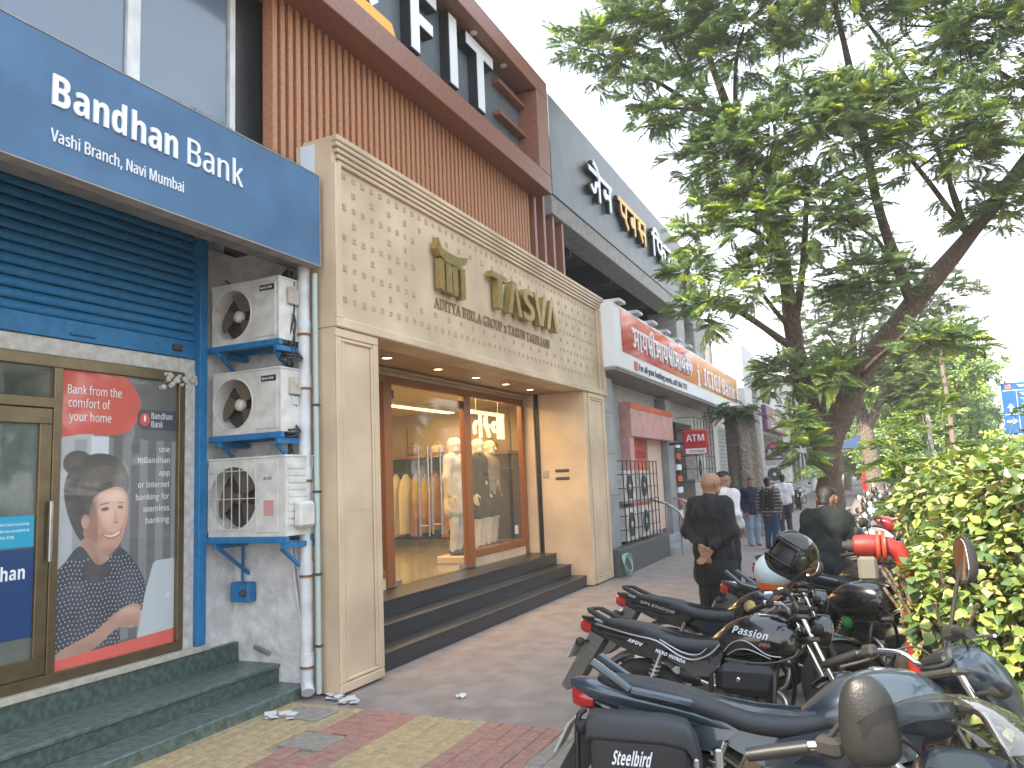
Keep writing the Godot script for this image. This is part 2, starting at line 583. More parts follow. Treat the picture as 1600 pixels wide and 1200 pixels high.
func make_ground() -> void:
	var m := MB.new()
	m.grid_sheet(-60, 140, 40, -260, -0.02)
	setting("ground", m, mats.ground_earth)
	m = MB.new()                       # poured, faintly stamped concrete in front of the shops
	m.grid_sheet(-5.0, 1.05, -4.86, -70, 0.0)
	setting("pavement", m, mats.concrete)
	m = MB.new()
	m.grid_sheet(-4.6, 1.05, 12, -4.86, -0.012)
	var bed := setting("pavement_bed", m, mats.joint_sand)
	# paving blocks laid in bands that run along the street
	var rng := RandomNumberGenerator.new()
	rng.seed = 4
	var blk := bx(Vector3(0, 0, 0), Vector3(0.104, 0.05, 0.204), 0.006).commit()
	var bands := [[-4.22, "yellow"], [-3.54, "red"], [-3.06, "yellow"], [-2.52, "red"], [-1.96, "grey"], [-1.3, "yellow"], [-0.7, "red"], [0.0, "grey"], [1.05, ""]]
	var far := {}
	var count := 0
	for bi in bands.size() - 1:
		var x0: float = bands[bi][0]
		var x1: float = bands[bi + 1][0]
		var nx := int(round((x1 - x0) / 0.109))
		var w := (x1 - x0) / nx
		for i in nx:
			var zz := -4.755 + (0.105 if i % 2 else 0.0)
			if i % 2:
				part(bed, "paving_block", blk, mats["paver_" + bands[bi][1]], Transform3D(Basis().scaled(Vector3(w / 0.109, 1, 0.47)), Vector3(x0 + w * (i + 0.5), -0.022, -4.808)))
			while zz < 1.0:
				var nm: String = bands[bi][1]
				var mm: Material = mats["paver_" + nm]
				if nm != "grey" and rng.randf() < 0.4:
					mm = mats["paver_" + nm + "_dull"]
				var p := Vector3(x0 + w * (i + 0.5), -0.021 + rng.randf_range(-0.002, 0.0025), zz)
				if p.x > -3.62 and p.x < -3.28 and p.z > -4.3 and p.z < -4.02:
					zz += 0.209
					continue
				var t := Transform3D(Basis(Vector3.UP, rng.randf_range(-0.012, 0.012)).scaled(Vector3(w / 0.109, 1, 1)), p)
				if zz < -3.0 and p.x < -1.0 and count < 262:
					part(bed, "paving_block", blk, mm, t)
					count += 1
				else:
					if not far.has(mm):
						far[mm] = []
					far[mm].append(t)
				zz += 0.209
	for mm in far:
		var mi := MultiMeshInstance3D.new()
		mi.name = "paving_blocks"
		var mu := MultiMesh.new()
		mu.transform_format = MultiMesh.TRANSFORM_3D
		mu.mesh = blk
		mu.instance_count = far[mm].size()
		for i in far[mm].size():
			mu.set_instance_transform(i, far[mm][i])
		mi.multimesh = mu
		mi.material_override = mm
		mi.set_meta("kind", "stuff")
		bed.add_child(mi, true)
	var g := one("drain_cover", bx(Vector3(0, 0, 0), Vector3(0.33, 0.03, 0.27), 0.006), mats.paver_grey, "grey square inspection cover set in the red and yellow paving", "cover", xf_at(Vector3(-3.45, -0.006, -4.16)))
	one("drain_cover", bx(Vector3(0, 0, 0), Vector3(0.36, 0.03, 0.26), 0.006), mats.paver_grey, "grey square cover by the foot of the cream pillar", "cover", xf_at(Vector3(-3.86, 0.006, -4.62)))
	# kerb, planting strip, road
	m = MB.new()
	m.box(Vector3(1.12, 0.0, -30), Vector3(0.14, 0.24, 90), 0.012)
	setting("kerb", m, mats.pale_concrete)
	m = MB.new()
	m.box(Vector3(2.78, 0.0, -30), Vector3(0.14, 0.24, 90), 0.012)
	setting("kerb", m, mats.pale_concrete)
	m = MB.new()
	m.grid_sheet(1.18, 2.72, 14, -75, 0.06)
	setting("planting_strip", m, mats.ground_earth)
	m = MB.new()
	m.grid_sheet(2.84, 16, 30, -240, 0.0)
	setting("road", m, mats.asphalt)
	# litter by the pillar
	var lit := [[-3.93, -5.02, 0.16, 0.05, "crumpled white paper by the foot of the drain pipe"], [-3.72, -4.98, 0.22, 0.08, "torn white paper scraps beside the cream pillar"], [-4.0, -4.5, 0.2, 0.03, "flat strip of white paper on the paving by the bank steps"]]
	for q in lit:
		m = MB.new()
		for k in 7:
			var a := rng.randf() * TAU
			var c := Vector3(rng.randf_range(-0.5, 0.5) * q[2], 0.012 + rng.randf() * 0.02, rng.randf_range(-0.5, 0.5) * q[2] * 0.5)
			m.box(c, Vector3(q[2] * rng.randf_range(0.3, 0.55), 0.003, q[2] * 0.3), 0.0, Basis(Vector3.UP, a) * Basis(Vector3.RIGHT, rng.randf_range(-0.18, 0.18)))
		one("paper_litter", m, mats.paper, q[4], "litter", xf_at(Vector3(q[0], 0.0, q[1])))
	for q in [[-3.0, -5.35, "small white scrap on the concrete before the black steps"], [-2.9, -9.2, "white scrap lying near the middle of the black steps"], [-2.05, -9.9, "white scrap on the pavement before the standing man"]]:
		m = MB.new()
		m.box(Vector3(0, 0.012, 0), Vector3(0.08, 0.004, 0.05), 0.0, Basis(Vector3(0.2, 1, 0.1).normalized(), 0.6))
		m.box(Vector3(0.02, 0.018, 0.02), Vector3(0.05, 0.004, 0.04), 0.0, Basis(Vector3(0.4, 1, -0.3).normalized(), 1.6))
		one("paper_scrap", m, mats.paper, q[2], "litter", xf_at(Vector3(q[0], 0, q[1])))

# ------------------------------------------------------------------ the bank on the left
func make_bank() -> void:
	var b := thing("bank_building", "white bank building with blue shutter, bronze glass front and green stone steps", "building", Vector3(-5, 0, -4))
	var o := -b.position
	var P := func(nm: String, m: MB, mat: Material, par: Node = null) -> MeshInstance3D:
		return part(par if par else b, nm, m, mat, xf_at(o) if par == null else Transform3D())
	# bulk
	P.call("wall", bb(Vector3(-14, -0.1, 6), Vector3(-8.2, 9.6, -5.04)), mats.white_wall)
	P.call("ceiling", bb(Vector3(-8.2, 2.9, 6), Vector3(-5.12, 4.2, -5.04)), mats.white_wall)
	P.call("floor", bb(Vector3(-8.2, -0.1, 6), Vector3(-5.06, 0.395, -5.04)), mats.sill_cream)
	P.call("parapet", bb(Vector3(-9.0, 9.0, 6), Vector3(-5.3, 9.6, -5.04)), mats.white_wall)
	P.call("side_wall", bb(Vector3(-8.2, -0.1, -5.04), Vector3(-4.2, 3.7, -5.2)), mats.white_wall)
	P.call("pier", bb(Vector3(-5.3, 0.3, -4.49), Vector3(-4.985, 2.64, -4.7), 0.01), mats.dirty_white)
	P.call("lintel", bb(Vector3(-5.3, 2.6, 6), Vector3(-4.99, 2.72, -4.7), 0.008), mats.dirty_white)
	P.call("pier", bb(Vector3(-5.12, -0.1, -4.7), Vector3(-4.98, 3.7, -5.04)), mats.white_wall)
	# crumbled plaster at the corner of the opening
	var rng := RandomNumberGenerator.new()
	rng.seed = 12
	var m := MB.new()
	for k in 16:
		m.box(Vector3(-4.985, 2.57 - rng.randf() * 0.05 - (0.06 if k % 4 == 0 else 0.0), -4.28 - k * 0.022), Vector3(0.05, rng.randf_range(0.02, 0.06), 0.04), 0.008, Basis(Vector3(rng.randf(), rng.randf(), rng.randf()).normalized(), rng.randf()))
	P.call("crumbled_plaster", m, mats.dirty_white).set_meta("kind", "stuff")
	# steps of green stone
	P.call("step", bb(Vector3(-5.0, -0.05, 6), Vector3(-4.2, 0.09, -5.04), 0.008), mats.green_marble_top)
	var st := P.call("step", bb(Vector3(-5.0, 0.09, 6), Vector3(-4.5, 0.205, -5.035), 0.004), mats.green_marble) as MeshInstance3D
	for k in 5:
		part(st, "tread_slab", bb(Vector3(-5.0, 0.205, 3.0 - k * 1.61 + 0.003), Vector3(-4.485, 0.232, 3.0 - (k + 1) * 1.61 - 0.003 + (0.02 if k == 4 else 0.0)), 0.004), mats.green_marble_top)
	P.call("step", bb(Vector3(-5.06, 0.23, 6), Vector3(-4.93, 0.385, -5.03), 0.004), mats.green_marble)
	P.call("sill", bb(Vector3(-5.1, 0.385, 6), Vector3(-4.915, 0.43, -4.72), 0.006), mats.sill_cream)
	# bronze window front
	var fr := P.call("window_frame", bb(Vector3(-5.04, 2.52, 6), Vector3(-4.975, 2.6, -4.49), 0.004), mats.alu_bronze) as MeshInstance3D
	part(fr, "rail", bb(Vector3(-5.04, 0.43, 6), Vector3(-4.97, 0.5, -4.49), 0.004), mats.alu_bronze)
	for z in [-4.46, -3.42, -1.6]:
		part(fr, "mullion", bb(Vector3(-5.03, 0.5, z + 0.03), Vector3(-4.968, 2.52, z - 0.03), 0.004), mats.alu_bronze)
	part(fr, "transom", bb(Vector3(-5.03, 2.24, -1.63), Vector3(-4.965, 2.31, -3.39), 0.004), mats.alu_bronze)
	var door := P.call("door", bb(Vector3(-5.02, 0.505, -1.66), Vector3(-4.972, 0.62, -3.385), 0.004), mats.alu_bronze) as MeshInstance3D
	part(door, "top_rail", bb(Vector3(-5.02, 2.13, -1.66), Vector3(-4.972, 2.235, -3.385), 0.004), mats.alu_bronze)
	part(door, "stile", bb(Vector3(-5.02, 0.62, -3.3), Vector3(-4.971, 2.13, -3.385), 0.004), mats.alu_bronze)
	part(door, "handle", bb(Vector3(-4.955, 1.22, -3.36), Vector3(-4.93, 1.62, -3.385), 0.005), mats.steel)
	part(door, "pane", sheet(-4.995, 0.62, 2.13, -1.66, -3.3), pane("door_glass", Color(0.55, 0.62, 0.6), 0.35))
	P.call("pane", sheet(-4.995, 2.31, 2.52, -1.63, -3.39), mats.clear_glass)
	P.call("pane", sheet(-5.0, 0.5, 2.52, -3.45, -4.43), mats.clear_glass)
	# dark lobby behind the door
	P.call("lobby_wall", bb(Vector3(-7.6, 0.4, 4), Vector3(-7.5, 2.9, -4.6)), mats.white_wall)
	# decals on the door
	m = MB.new()
	m.box(Vector3(-4.989, 1.43, -2.9), Vector3(0.003, 0.2, 0.78))
	var dec := part(door, "sticker", m, mk("sticker_cyan", lin(0.02, 0.33, 0.52), 0.4))
	letters(dec, "lettering", "ATM - Debit Card issued by", "sans", Vector3(-4.987, 1.47, -2.98), WALL, 0.28, 0.018, 0.001, mats.letter_white)
	letters(dec, "lettering", "other banks are accepted at", "sans", Vector3(-4.987, 1.43, -2.98), WALL, 0.28, 0.018, 0.001, mats.letter_white)
	letters(dec, "lettering", "this ATM", "sans", Vector3(-4.987, 1.39, -3.07), WALL, 0.09, 0.018, 0.001, mats.letter_white)
	m = MB.new()
	m.box(Vector3(-4.989, 1.04, -2.9), Vector3(0.003, 0.56, 0.79))
	dec = part(door, "sticker", m, mk("sticker_navy", lin(0.012, 0.05, 0.16), 0.4))
	letters(dec, "lettering", "Bandhan", "sans_bold", Vector3(-4.987, 1.13, -2.86), WALL, 0.38, 0.085, 0.001, mats.letter_white)
	letters(dec, "lettering", "Bank", "sans", Vector3(-4.987, 0.98, -2.86), WALL, 0.21, 0.085, 0.001, mats.letter_white)
	# roller shutter above the glass
	var sh := P.call("roller_shutter", bb(Vector3(-5.03, 2.73, 6), Vector3(-4.995, 2.87, -4.6), 0.004), mats.blue_paint) as MeshInstance3D
	var slat := MB.new()
	for s in 1:
		var rings := []
		for z in [6.0, -4.6]:
			var ring := PackedVector3Array()
			for a in 9:
				var t := PI * a / 8.0
				ring.append(Vector3(-5.03 + 0.03 * sin(t), -0.037 * cos(t), z))
			rings.append(ring)
		slat.loft(rings)
	var sm := slat.commit()
	for k in 14:
		part(sh, "slat", sm, mats.blue_paint, xf_at(Vector3(0, 2.91 + k * 0.077, 0)))
	part(sh, "pull_handle", bx(Vector3(-4.985, 2.775, -3.6), Vector3(0.025, 0.02, 0.2), 0.006), mats.blue_paint)
	part(sh, "lock_hasp", bx(Vector3(-4.985, 2.8, -4.42), Vector3(0.03, 0.05, 0.09), 0.006), mk("rust_dark", lin(0.05, 0.04, 0.05), 0.7))
	P.call("shutter_rail", bb(Vector3(-5.03, 0.432, -4.6), Vector3(-4.928, 3.75, -4.68), 0.004), mats.blue_paint)
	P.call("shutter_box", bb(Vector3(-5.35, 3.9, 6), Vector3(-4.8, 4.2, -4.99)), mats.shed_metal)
	# upper glass
	for q in [[6.0, -1.2], [-1.28, -3.5], [-3.6, -4.44]]:
		P.call("upper_window", bb(Vector3(-4.53, 4.3, q[0]), Vector3(-4.5, 9.0, q[1])), mats.glass_blue)
	for z in [-1.24, -3.53, -3.58, -4.49]:
		P.call("window_mullion", bb(Vector3(-4.55, 4.3, z + 0.028), Vector3(-4.47, 9.0, z - 0.028), 0.005), mats.white_paint)
	P.call("ledge", bb(Vector3(-5.6, 4.2, 6), Vector3(-4.1, 4.28, -5.0)), mats.white_wall)
	P.call("edge_pier", bb(Vector3(-5.4, 4.28, -4.53), Vector3(-4.52, 9.0, -4.9), 0.01), mk("slate", lin(0.035, 0.04, 0.045), 0.35, "grime", 0.8))
	P.call("top_wall", bb(Vector3(-5.6, 9.0, 6), Vector3(-4.5, 9.6, -5.0)), mats.white_wall)
	P.call("upper_wall", bb(Vector3(-8.2, 4.28, 6), Vector3(-5.6, 9.0, -5.0)), mats.white_wall)
	# sign board
	var s := thing("bank_sign", "long blue bank fascia board with white lettering", "sign", Vector3(-4, 3.45, -2.5))
	var so := xf_at(-s.position)
	var bd := part(s, "board", bb(Vector3(-4.09, 3.46, 5), Vector3(-4.0, 4.235, -4.985), 0.004), mats.bank_blue, so)
	part(s, "soffit", bb(Vector3(-4.27, 3.465, 5), Vector3(-4.092, 3.5, -4.985)), mk("soffit_grey", lin(0.24, 0.235, 0.23), 0.8, "grime", 0.5), so)
	part(s, "edge_trim", bb(Vector3(-4.1, 4.235, 5), Vector3(-3.997, 4.243, -4.99)), mats.beam_grey, so)
	part(s, "edge_trim", bb(Vector3(-4.1, 3.451, 5), Vector3(-3.997, 3.46, -4.99)), mats.beam_grey, so)
	part(s, "end_trim", bb(Vector3(-4.1, 3.46, -4.986), Vector3(-3.997, 4.235, -4.994)), mats.beam_grey, so)
	letters(s, "lettering", "Bandhan", "sans_bold", Vector3(-4.0, 3.835, -2.655), WALL, 0.865, 0.185, 0.012, mats.letter_white).transform.origin -= s.position
	letters(s, "lettering", "Bank", "sans", Vector3(-4.0, 3.835, -3.605), WALL, 0.505, 0.185, 0.012, mats.letter_white).transform.origin -= s.position
	letters(s, "lettering", "Vashi Branch, Navi Mumbai", "sans", Vector3(-4.0, 3.62, -2.655), WALL, 0.92, 0.074, 0.008, mats.letter_white).transform.origin -= s.position
	# strip of artificial grass on the ledge
	m = MB.new()
	m.use_col = true
	for k in 1500:
		var z := rng.randf_range(-3.55, -4.85)
		var x := rng.randf_range(-4.14, -4.03)
		var h := rng.randf_range(0.015, 0.045)
		var d := Vector3(rng.randf_range(-0.02, 0.02), h, rng.randf_range(-0.02, 0.02))
		var g := rng.randf_range(0.6, 1.2)
		m.cur = Color(0.04 * g, 0.12 * g, 0.02 * g)
		m.tri(Vector3(x, 4.25, z), Vector3(x, 4.25, z + 0.008), Vector3(x, 4.25, z) + d)
	var gr := one("artificial_grass", m, mk("turf", Color.WHITE, 0.9, "", 1, "", 0, 0, {"vertex_color_use_as_albedo": true}), "strip of green artificial grass on top of the blue sign", "grass")
	gr.set_meta("kind", "stuff")
	make_poster()
	make_ac_wall()

# a single sheet of glass that faces +x
func sheet(x: float, y0: float, y1: float, z0: float, z1: float) -> MB:
	var m := MB.new()
	m.quad(Vector3(x, y0, z0), Vector3(x, y0, z1), Vector3(x, y1, z1), Vector3(x, y1, z0))
	return m

func make_poster() -> void:
	# print behind the glass: 0.96 m x 2.0 m
	var W := 480
	var H := 1000
	var d := Board.new(W, H, Color8(92, 88, 90))
	# blurred room: curtains and a bright window
	for k in 14:
		var g := 80 + (k * 37) % 70
		d.im.fill_rect(Rect2i(k * 36 - 6, 230, 36, 720), Color8(g, g - 3, g - 2))
	d.im.fill_rect(Rect2i(0, 200, 130, 800), Color8(176, 178, 184))
	d.im.fill_rect(Rect2i(120, 225, 70, 260), Color8(205, 210, 220))
	d.im.fill_rect(Rect2i(60, 240, 44, 400), Color8(150, 152, 158))
	d.blur(3)
	d.im.fill_rect(Rect2i(330, 0, 150, 235), Color8(84, 80, 80))
	# head: hair drawn up, face looking down to the right
	d.oval(74, 322, 54, 44, Color8(74, 60, 57))
	d.curve([26, 420, 50, 340, 130, 290, 220, 300, 268, 360, 266, 430, 215, 470, 180, 560, 110, 600, 56, 530], Color8(62, 50, 48))
	d.curve([88, 470, 120, 425, 205, 400, 262, 425, 274, 490, 262, 560, 240, 612, 198, 642, 142, 628, 100, 566], Color8(198, 150, 128))
	d.curve([150, 440, 215, 415, 256, 440, 262, 500, 240, 560, 190, 560, 160, 510], Color8(214, 170, 148))
	d.curve([88, 470, 120, 440, 150, 500, 150, 600, 120, 600, 100, 560], Color8(168, 122, 102))
	d.curve([54, 380, 140, 300, 240, 318, 268, 400, 205, 408, 140, 440, 112, 520, 86, 566, 44, 480], Color8(66, 53, 50))
	d.curve([70, 400, 150, 330, 230, 340, 250, 380, 170, 392, 110, 450], Color8(88, 72, 66))
	d.oval(106, 522, 15, 25, Color8(200, 156, 136))
	# neck and blouse
	d.curve([104, 580, 196, 644, 190, 730, 118, 736, 88, 640], Color8(190, 148, 128))
	d.curve([104, 580, 160, 640, 150, 720, 110, 720, 88, 640], Color8(170, 128, 110))
	d.curve([-20, 740, 40, 650, 92, 606, 150, 672, 196, 664, 238, 622, 300, 676, 350, 760, 372, 850, 330, 905, 250, 880, 230, 1010, -20, 1010], Color8(42, 42, 60))
	d.curve([250, 720, 300, 700, 340, 780, 350, 850, 300, 870, 270, 800], Color8(58, 58, 78))
	d.curve([20, 780, 90, 720, 130, 800, 110, 900, 40, 920], Color8(54, 54, 74))
	d.blur(2)
	# modelling of the printed photograph
	d.soft(200, 500, 60, 60, Color8(232, 196, 176), 0.7)
	d.soft(215, 440, 60, 40, Color8(236, 204, 186), 0.6)
	d.soft(140, 560, 50, 80, Color8(140, 98, 82), 0.5)
	d.soft(200, 632, 60, 26, Color8(150, 106, 90), 0.5)
	d.soft(175, 545, 34, 26, Color8(222, 160, 142), 0.6)
	d.soft(246, 540, 22, 24, Color8(222, 160, 142), 0.5)
	d.soft(150, 690, 70, 60, Color8(120, 84, 70), 0.4)
	d.soft(150, 360, 110, 50, Color8(116, 96, 88), 0.55)
	d.soft(70, 320, 40, 30, Color8(110, 92, 86), 0.5)
	d.soft(110, 460, 60, 70, Color8(40, 32, 32), 0.5)
	d.soft(280, 780, 90, 110, Color8(70, 70, 92), 0.5)
	d.soft(60, 860, 110, 110, Color8(26, 26, 40), 0.5)
	d.soft(200, 860, 80, 90, Color8(22, 22, 34), 0.5)
	# features
	for q in [[180, 484, 18, 6, -0.12], [242, 480, 13, 5, 0.12]]:
		d.oval(q[0], q[1], q[2], q[3] + 2.5, Color8(196, 152, 132), q[4])
		d.oval(q[0], q[1], q[2] - 3, q[3] - 1.5, Color8(74, 54, 50), q[4])
	d.oval(178, 465, 22, 2.2, Color8(128, 98, 86), -0.16)
	d.oval(243, 463, 15, 2.0, Color8(128, 98, 86), 0.1)
	d.curve([222, 486, 230, 508, 236, 526, 226, 536, 212, 534, 216, 510], Color8(206, 164, 142))
	d.oval(224, 534, 9, 3, Color8(170, 122, 104))
	d.curve([172, 570, 208, 575, 246, 562, 238, 582, 206, 592, 182, 584], Color8(190, 116, 106))
	d.curve([178, 573, 208, 577, 241, 565, 232, 577, 206, 583, 188, 579], Color8(236, 228, 220))
	d.oval(160, 560, 5, 12, Color8(196, 152, 132), 0.4)
	d.blur(1)
	for r in 26:
		for c in 26:
			var px := c * 15.0 + (7.5 if r % 2 else 0.0) + 2.0 * sin(r * 1.7)
			var py := 655.0 + r * 14.0 + 2.5 * sin(c * 1.3)
			if px < W and py < H and px >= 0:
				var pc := d.im.get_pixel(int(px), int(py))
				if pc.b8 - pc.r8 > 12 and pc.r8 < 70:
					d.oval(px, py, 2.6, 3.2, Color8(190, 188, 196), 0.5 * sin(r))
	# forearm and hand, laptop
	d.curve([-10, 960, 60, 928, 150, 900, 230, 850, 300, 828, 336, 846, 306, 880, 330, 896, 300, 914, 240, 904, 160, 952, 60, 985, -10, 1000], Color8(186, 140, 120))
	for k in 4:
		d.curve([238, 852 + k * 13, 292, 838 + k * 15, 342, 862 + k * 15, 336, 876 + k * 15, 290, 856 + k * 15, 240, 866 + k * 13], Color8(206 - k * 9, 160 - k * 9, 140 - k * 9))
	d.poly(PackedVector2Array([Vector2(384, 694), Vector2(400, 686), Vector2(480, 684), Vector2(480, 960), Vector2(318, 960), Vector2(350, 800)]), Color8(192, 198, 203))
	d.oval(452, 820, 8, 10, Color8(214, 219, 223))
	d.soft(290, 850, 50, 26, Color8(220, 178, 158), 0.6)
	d.soft(120, 950, 110, 40, Color8(150, 108, 90), 0.5)
	d.poly(PackedVector2Array([Vector2(0, 968), Vector2(480, 948), Vector2(480, 1000), Vector2(0, 1000)]), Color8(224, 84, 68))
	d.blur(1)
	# orange balloon with the headline
	d.curve([-40, -10, 60, 0, 220, -8, 300, 50, 318, 120, 290, 186, 226, 218, 100, 220, -40, 216], Color8(205, 62, 42))
	d.poly(PackedVector2Array([Vector2(318, 118), Vector2(480, 118), Vector2(480, 196), Vector2(330, 196), Vector2(306, 176), Vector2(304, 138)]), Color8(36, 36, 58))
	d.oval(338, 156, 22, 24, Color8(212, 52, 42))
	d.oval(338, 152, 5, 13, Color8(245, 240, 240))
	var s := thing("window_poster", "poster of a smiling woman in a polka dot blouse at a laptop", "poster", Vector3(-5.006, 0.5, -3.94))
	var m := MB.new()
	m.quad_uv(Vector3(0, 0, 0.49), Vector3(0, 0, -0.49), Vector3(0, 2.02, -0.49), Vector3(0, 2.02, 0.49))
	m.use_uv = true
	part(s, "print", m, d.material("poster_print", 0.45))
	part(s, "backing", bb(Vector3(-0.012, 0, 0.495), Vector3(-0.004, 2.02, -0.495)), mats.white_paint)
	var w := mats.letter_white as Material
	var u := func(px: float, py: float) -> Vector3: return Vector3(0.002, 2.02 * (1.0 - py / H), 0.49 - 0.98 * px / W)
	var L := func(t: String, px0: float, px1: float, py: float, cap: float, f := "sans") -> void:
		letters(s, "lettering", t, f, u.call(px0, py), WALL, 0.98 * (px1 - px0) / W, cap, 0.001, w)
	L.call("Bank from the", 28, 236, 82, 0.062)
	L.call("comfort of", 32, 190, 128, 0.062)
	L.call("your home", 36, 196, 176, 0.062)
	L.call("Bandhan", 366, 462, 152, 0.048)
	L.call("Bank", 366, 418, 184, 0.048)
	var lines := [["use", 404, 278], ["mBandhan", 310, 320], ["app", 404, 368], ["or Internet", 312, 412], ["banking for", 304, 458], ["seamless", 336, 502], ["banking", 348, 546]]
	for q in lines:
		L.call(q[0], q[1], 452, q[2], 0.044)

func make_ac_wall() -> void:
	# three condenser units on blue brackets
	var specs := [
		[Vector3(-4.555, 2.83, -4.86), Vector3(0.72, 0.5, 0.3), "weathered white condenser with bare round fan, topmost of three", 0],
		[Vector3(-4.54, 2.085, -4.86), Vector3(0.72, 0.5, 0.3), "weathered white condenser with bare round fan, middle of three", 0],
		[Vector3(-4.525, 1.27, -4.86), Vector3(0.80, 0.61, 0.33), "larger boxy condenser with wire guard, lowest of three", 1]]
	for q in specs:
		var a := thing("air_conditioner", q[2], "air conditioner", q[0], "condensers on the bank's side wall")
		var sz: Vector3 = q[1]
		var zf := sz.z * 0.5
		var m := MB.new()
		var R := 0.205 if q[3] == 0 else 0.25
		var fx := -0.14
		# casing: front plate with a round hole
		var hole := PackedVector2Array()
		for k in 28:
			var t := TAU * k / 28
			hole.append(Vector2(fx + R * cos(t), sz.y * 0.5 + R * sin(t)))
		for k in 28:
			var p0 := hole[k]; var p1 := hole[(k + 1) % 28]
			var q0 := _to_edge(p0, Vector2(fx, sz.y * 0.5), sz)
			var q1 := _to_edge(p1, Vector2(fx, sz.y * 0.5), sz)
			m.tri(Vector3(p0.x, p0.y, zf), Vector3(q0.x, q0.y, zf), Vector3(q1.x, q1.y, zf))
			m.tri(Vector3(p0.x, p0.y, zf), Vector3(q1.x, q1.y, zf), Vector3(p1.x, p1.y, zf))
			if q0.x != q1.x and q0.y != q1.y:   # corner
				var c := Vector2(q0.x if absf(absf(q0.x) - sz.x * 0.5) < 0.001 else q1.x, q0.y if (absf(q0.y) < 0.001 or absf(q0.y - sz.y) < 0.001) else q1.y)
				m.tri(Vector3(q0.x, q0.y, zf), Vector3(c.x, c.y, zf), Vector3(q1.x, q1.y, zf))
			m.quad(Vector3(p1.x, p1.y, zf), Vector3(p1.x, p1.y, zf - 0.14), Vector3(p0.x, p0.y, zf - 0.14), Vector3(p0.x, p0.y, zf))
		var h := sz.x * 0.5
		m.quad(Vector3(h, 0, zf), Vector3(h, 0, -zf), Vector3(h, sz.y, -zf), Vector3(h, sz.y, zf))
		m.quad(Vector3(-h, 0, -zf), Vector3(-h, 0, zf), Vector3(-h, sz.y, zf), Vector3(-h, sz.y, -zf))
		m.quad(Vector3(-h, sz.y, zf), Vector3(h, sz.y, zf), Vector3(h, sz.y, -zf), Vector3(-h, sz.y, -zf))
		m.quad(Vector3(-h, 0, -zf), Vector3(h, 0, -zf), Vector3(h, 0, zf), Vector3(-h, 0, zf))
		m.quad(Vector3(h, 0, -zf), Vector3(-h, 0, -zf), Vector3(-h, sz.y, -zf), Vector3(h, sz.y, -zf))
		part(a, "casing", m, mats.ac_white)
		part(a, "lid", bb(Vector3(-h - 0.008, sz.y, zf + 0.008), Vector3(h + 0.008, sz.y + 0.018, -zf - 0.005), 0.005), mats.ac_white)
		part(a, "fan_well", bx(Vector3(fx, sz.y * 0.5, zf - 0.145), Vector3(R * 2.1, R * 2.1, 0.008)), mats.ac_dark)
		m = MB.new()
		for k in 3:
			var t0 := TAU * k / 3.0 + 0.5
			var pl := PackedVector2Array()
			for j in 9:
				var t := t0 + 1.35 * j / 8.0
				pl.append(Vector2(cos(t), sin(t)) * R * (0.93 if j > 0 else 0.8))
			pl.append(Vector2(cos(t0 + 0.9), sin(t0 + 0.9)) * 0.05)
			pl.append(Vector2(cos(t0 + 0.1), sin(t0 + 0.1)) * 0.05)
			m.prism(pl, 0.006, Transform3D(Basis(Vector3(cos(t0 + 0.7), sin(t0 + 0.7), 0), 0.35), Vector3(fx, sz.y * 0.5, zf - 0.09)))
		var fan := part(a, "fan", m, mats.fan_brown)
		m = MB.new()
		m.lathe(Vector3(fx, sz.y * 0.5, zf - 0.1), Vector3(0, 0, 1), [Vector2(0.05, 0), Vector2(0.05, 0.03), Vector2(0.035, 0.045), Vector2(0.0, 0.05)], 18)
		part(fan, "hub", m, mats.ac_white if q[3] == 0 else mats.fan_brown)
		m = MB.new()
		if q[3] == 0:
			m.torus(Vector3(fx, sz.y * 0.5, zf + 0.002), Vector3(0, 0, 1), R + 0.006, 0.007, 30, 6)
		else:
			for k in 7:
				m.bar(Vector3(fx - R + k * R / 3.0, 0.04, zf + 0.012), Vector3(fx - R + k * R / 3.0, sz.y - 0.05, zf + 0.012), 0.006, 0.006)
			for yy in [0.06, 0.3, 0.52]:
				m.bar(Vector3(fx - R, yy, zf + 0.015), Vector3(fx + R, yy, zf + 0.015), 0.006, 0.006)
		part(a, "guard", m, mats.ac_white if q[3] == 0 else mats.pvc)
		part(a, "front_panel", bx(Vector3(0.22, sz.y * 0.5, zf + 0.004), Vector3(0.22, sz.y - 0.06, 0.008), 0.003), mats.ac_white)
		if q[3] == 0:
			var pl := part(a, "name_plate", bx(Vector3(0.245, sz.y - 0.07, zf + 0.011), Vector3(0.15, 0.045, 0.006)), mats.black_plastic)
			letters(pl, "lettering", "BLUE STAR", "sans_bold", Vector3(0.182, sz.y - 0.08, zf + 0.015), Basis(), 0.12, 0.018, 0.001, mats.letter_white)
			part(a, "valve_box", bb(Vector3(h, sz.y - 0.2, 0.06), Vector3(h + 0.03, sz.y - 0.06, -0.06), 0.006), mats.sill_cream)
			part(a, "grip_recess", bb(Vector3(h, 0.22, 0.02), Vector3(h + 0.008, 0.29, -0.05), 0.002), mats.pvc)
		else:
			for k in 9:
				part(a, "louvre", bb(Vector3(h, 0.08 + k * 0.055, zf - 0.03), Vector3(h + 0.006, 0.115 + k * 0.055, -zf + 0.04), 0.002), mats.ac_white)
			part(a, "valve_cover", bb(Vector3(h, 0.06, 0.08), Vector3(h + 0.08, 0.26, -0.1), 0.02), mats.ac_white)
			part(a, "rating_sticker", bx(Vector3(0.24, 0.22, zf + 0.0095), Vector3(0.1, 0.12, 0.002)), mk("sticker_red", lin(0.6, 0.3, 0.28), 0.5))
			letters(a, "lettering", "BLUE", "sans_bold", Vector3(0.19, 0.44, zf + 0.009), Basis(), 0.08, 0.022, 0.001, mats.dark_grey)
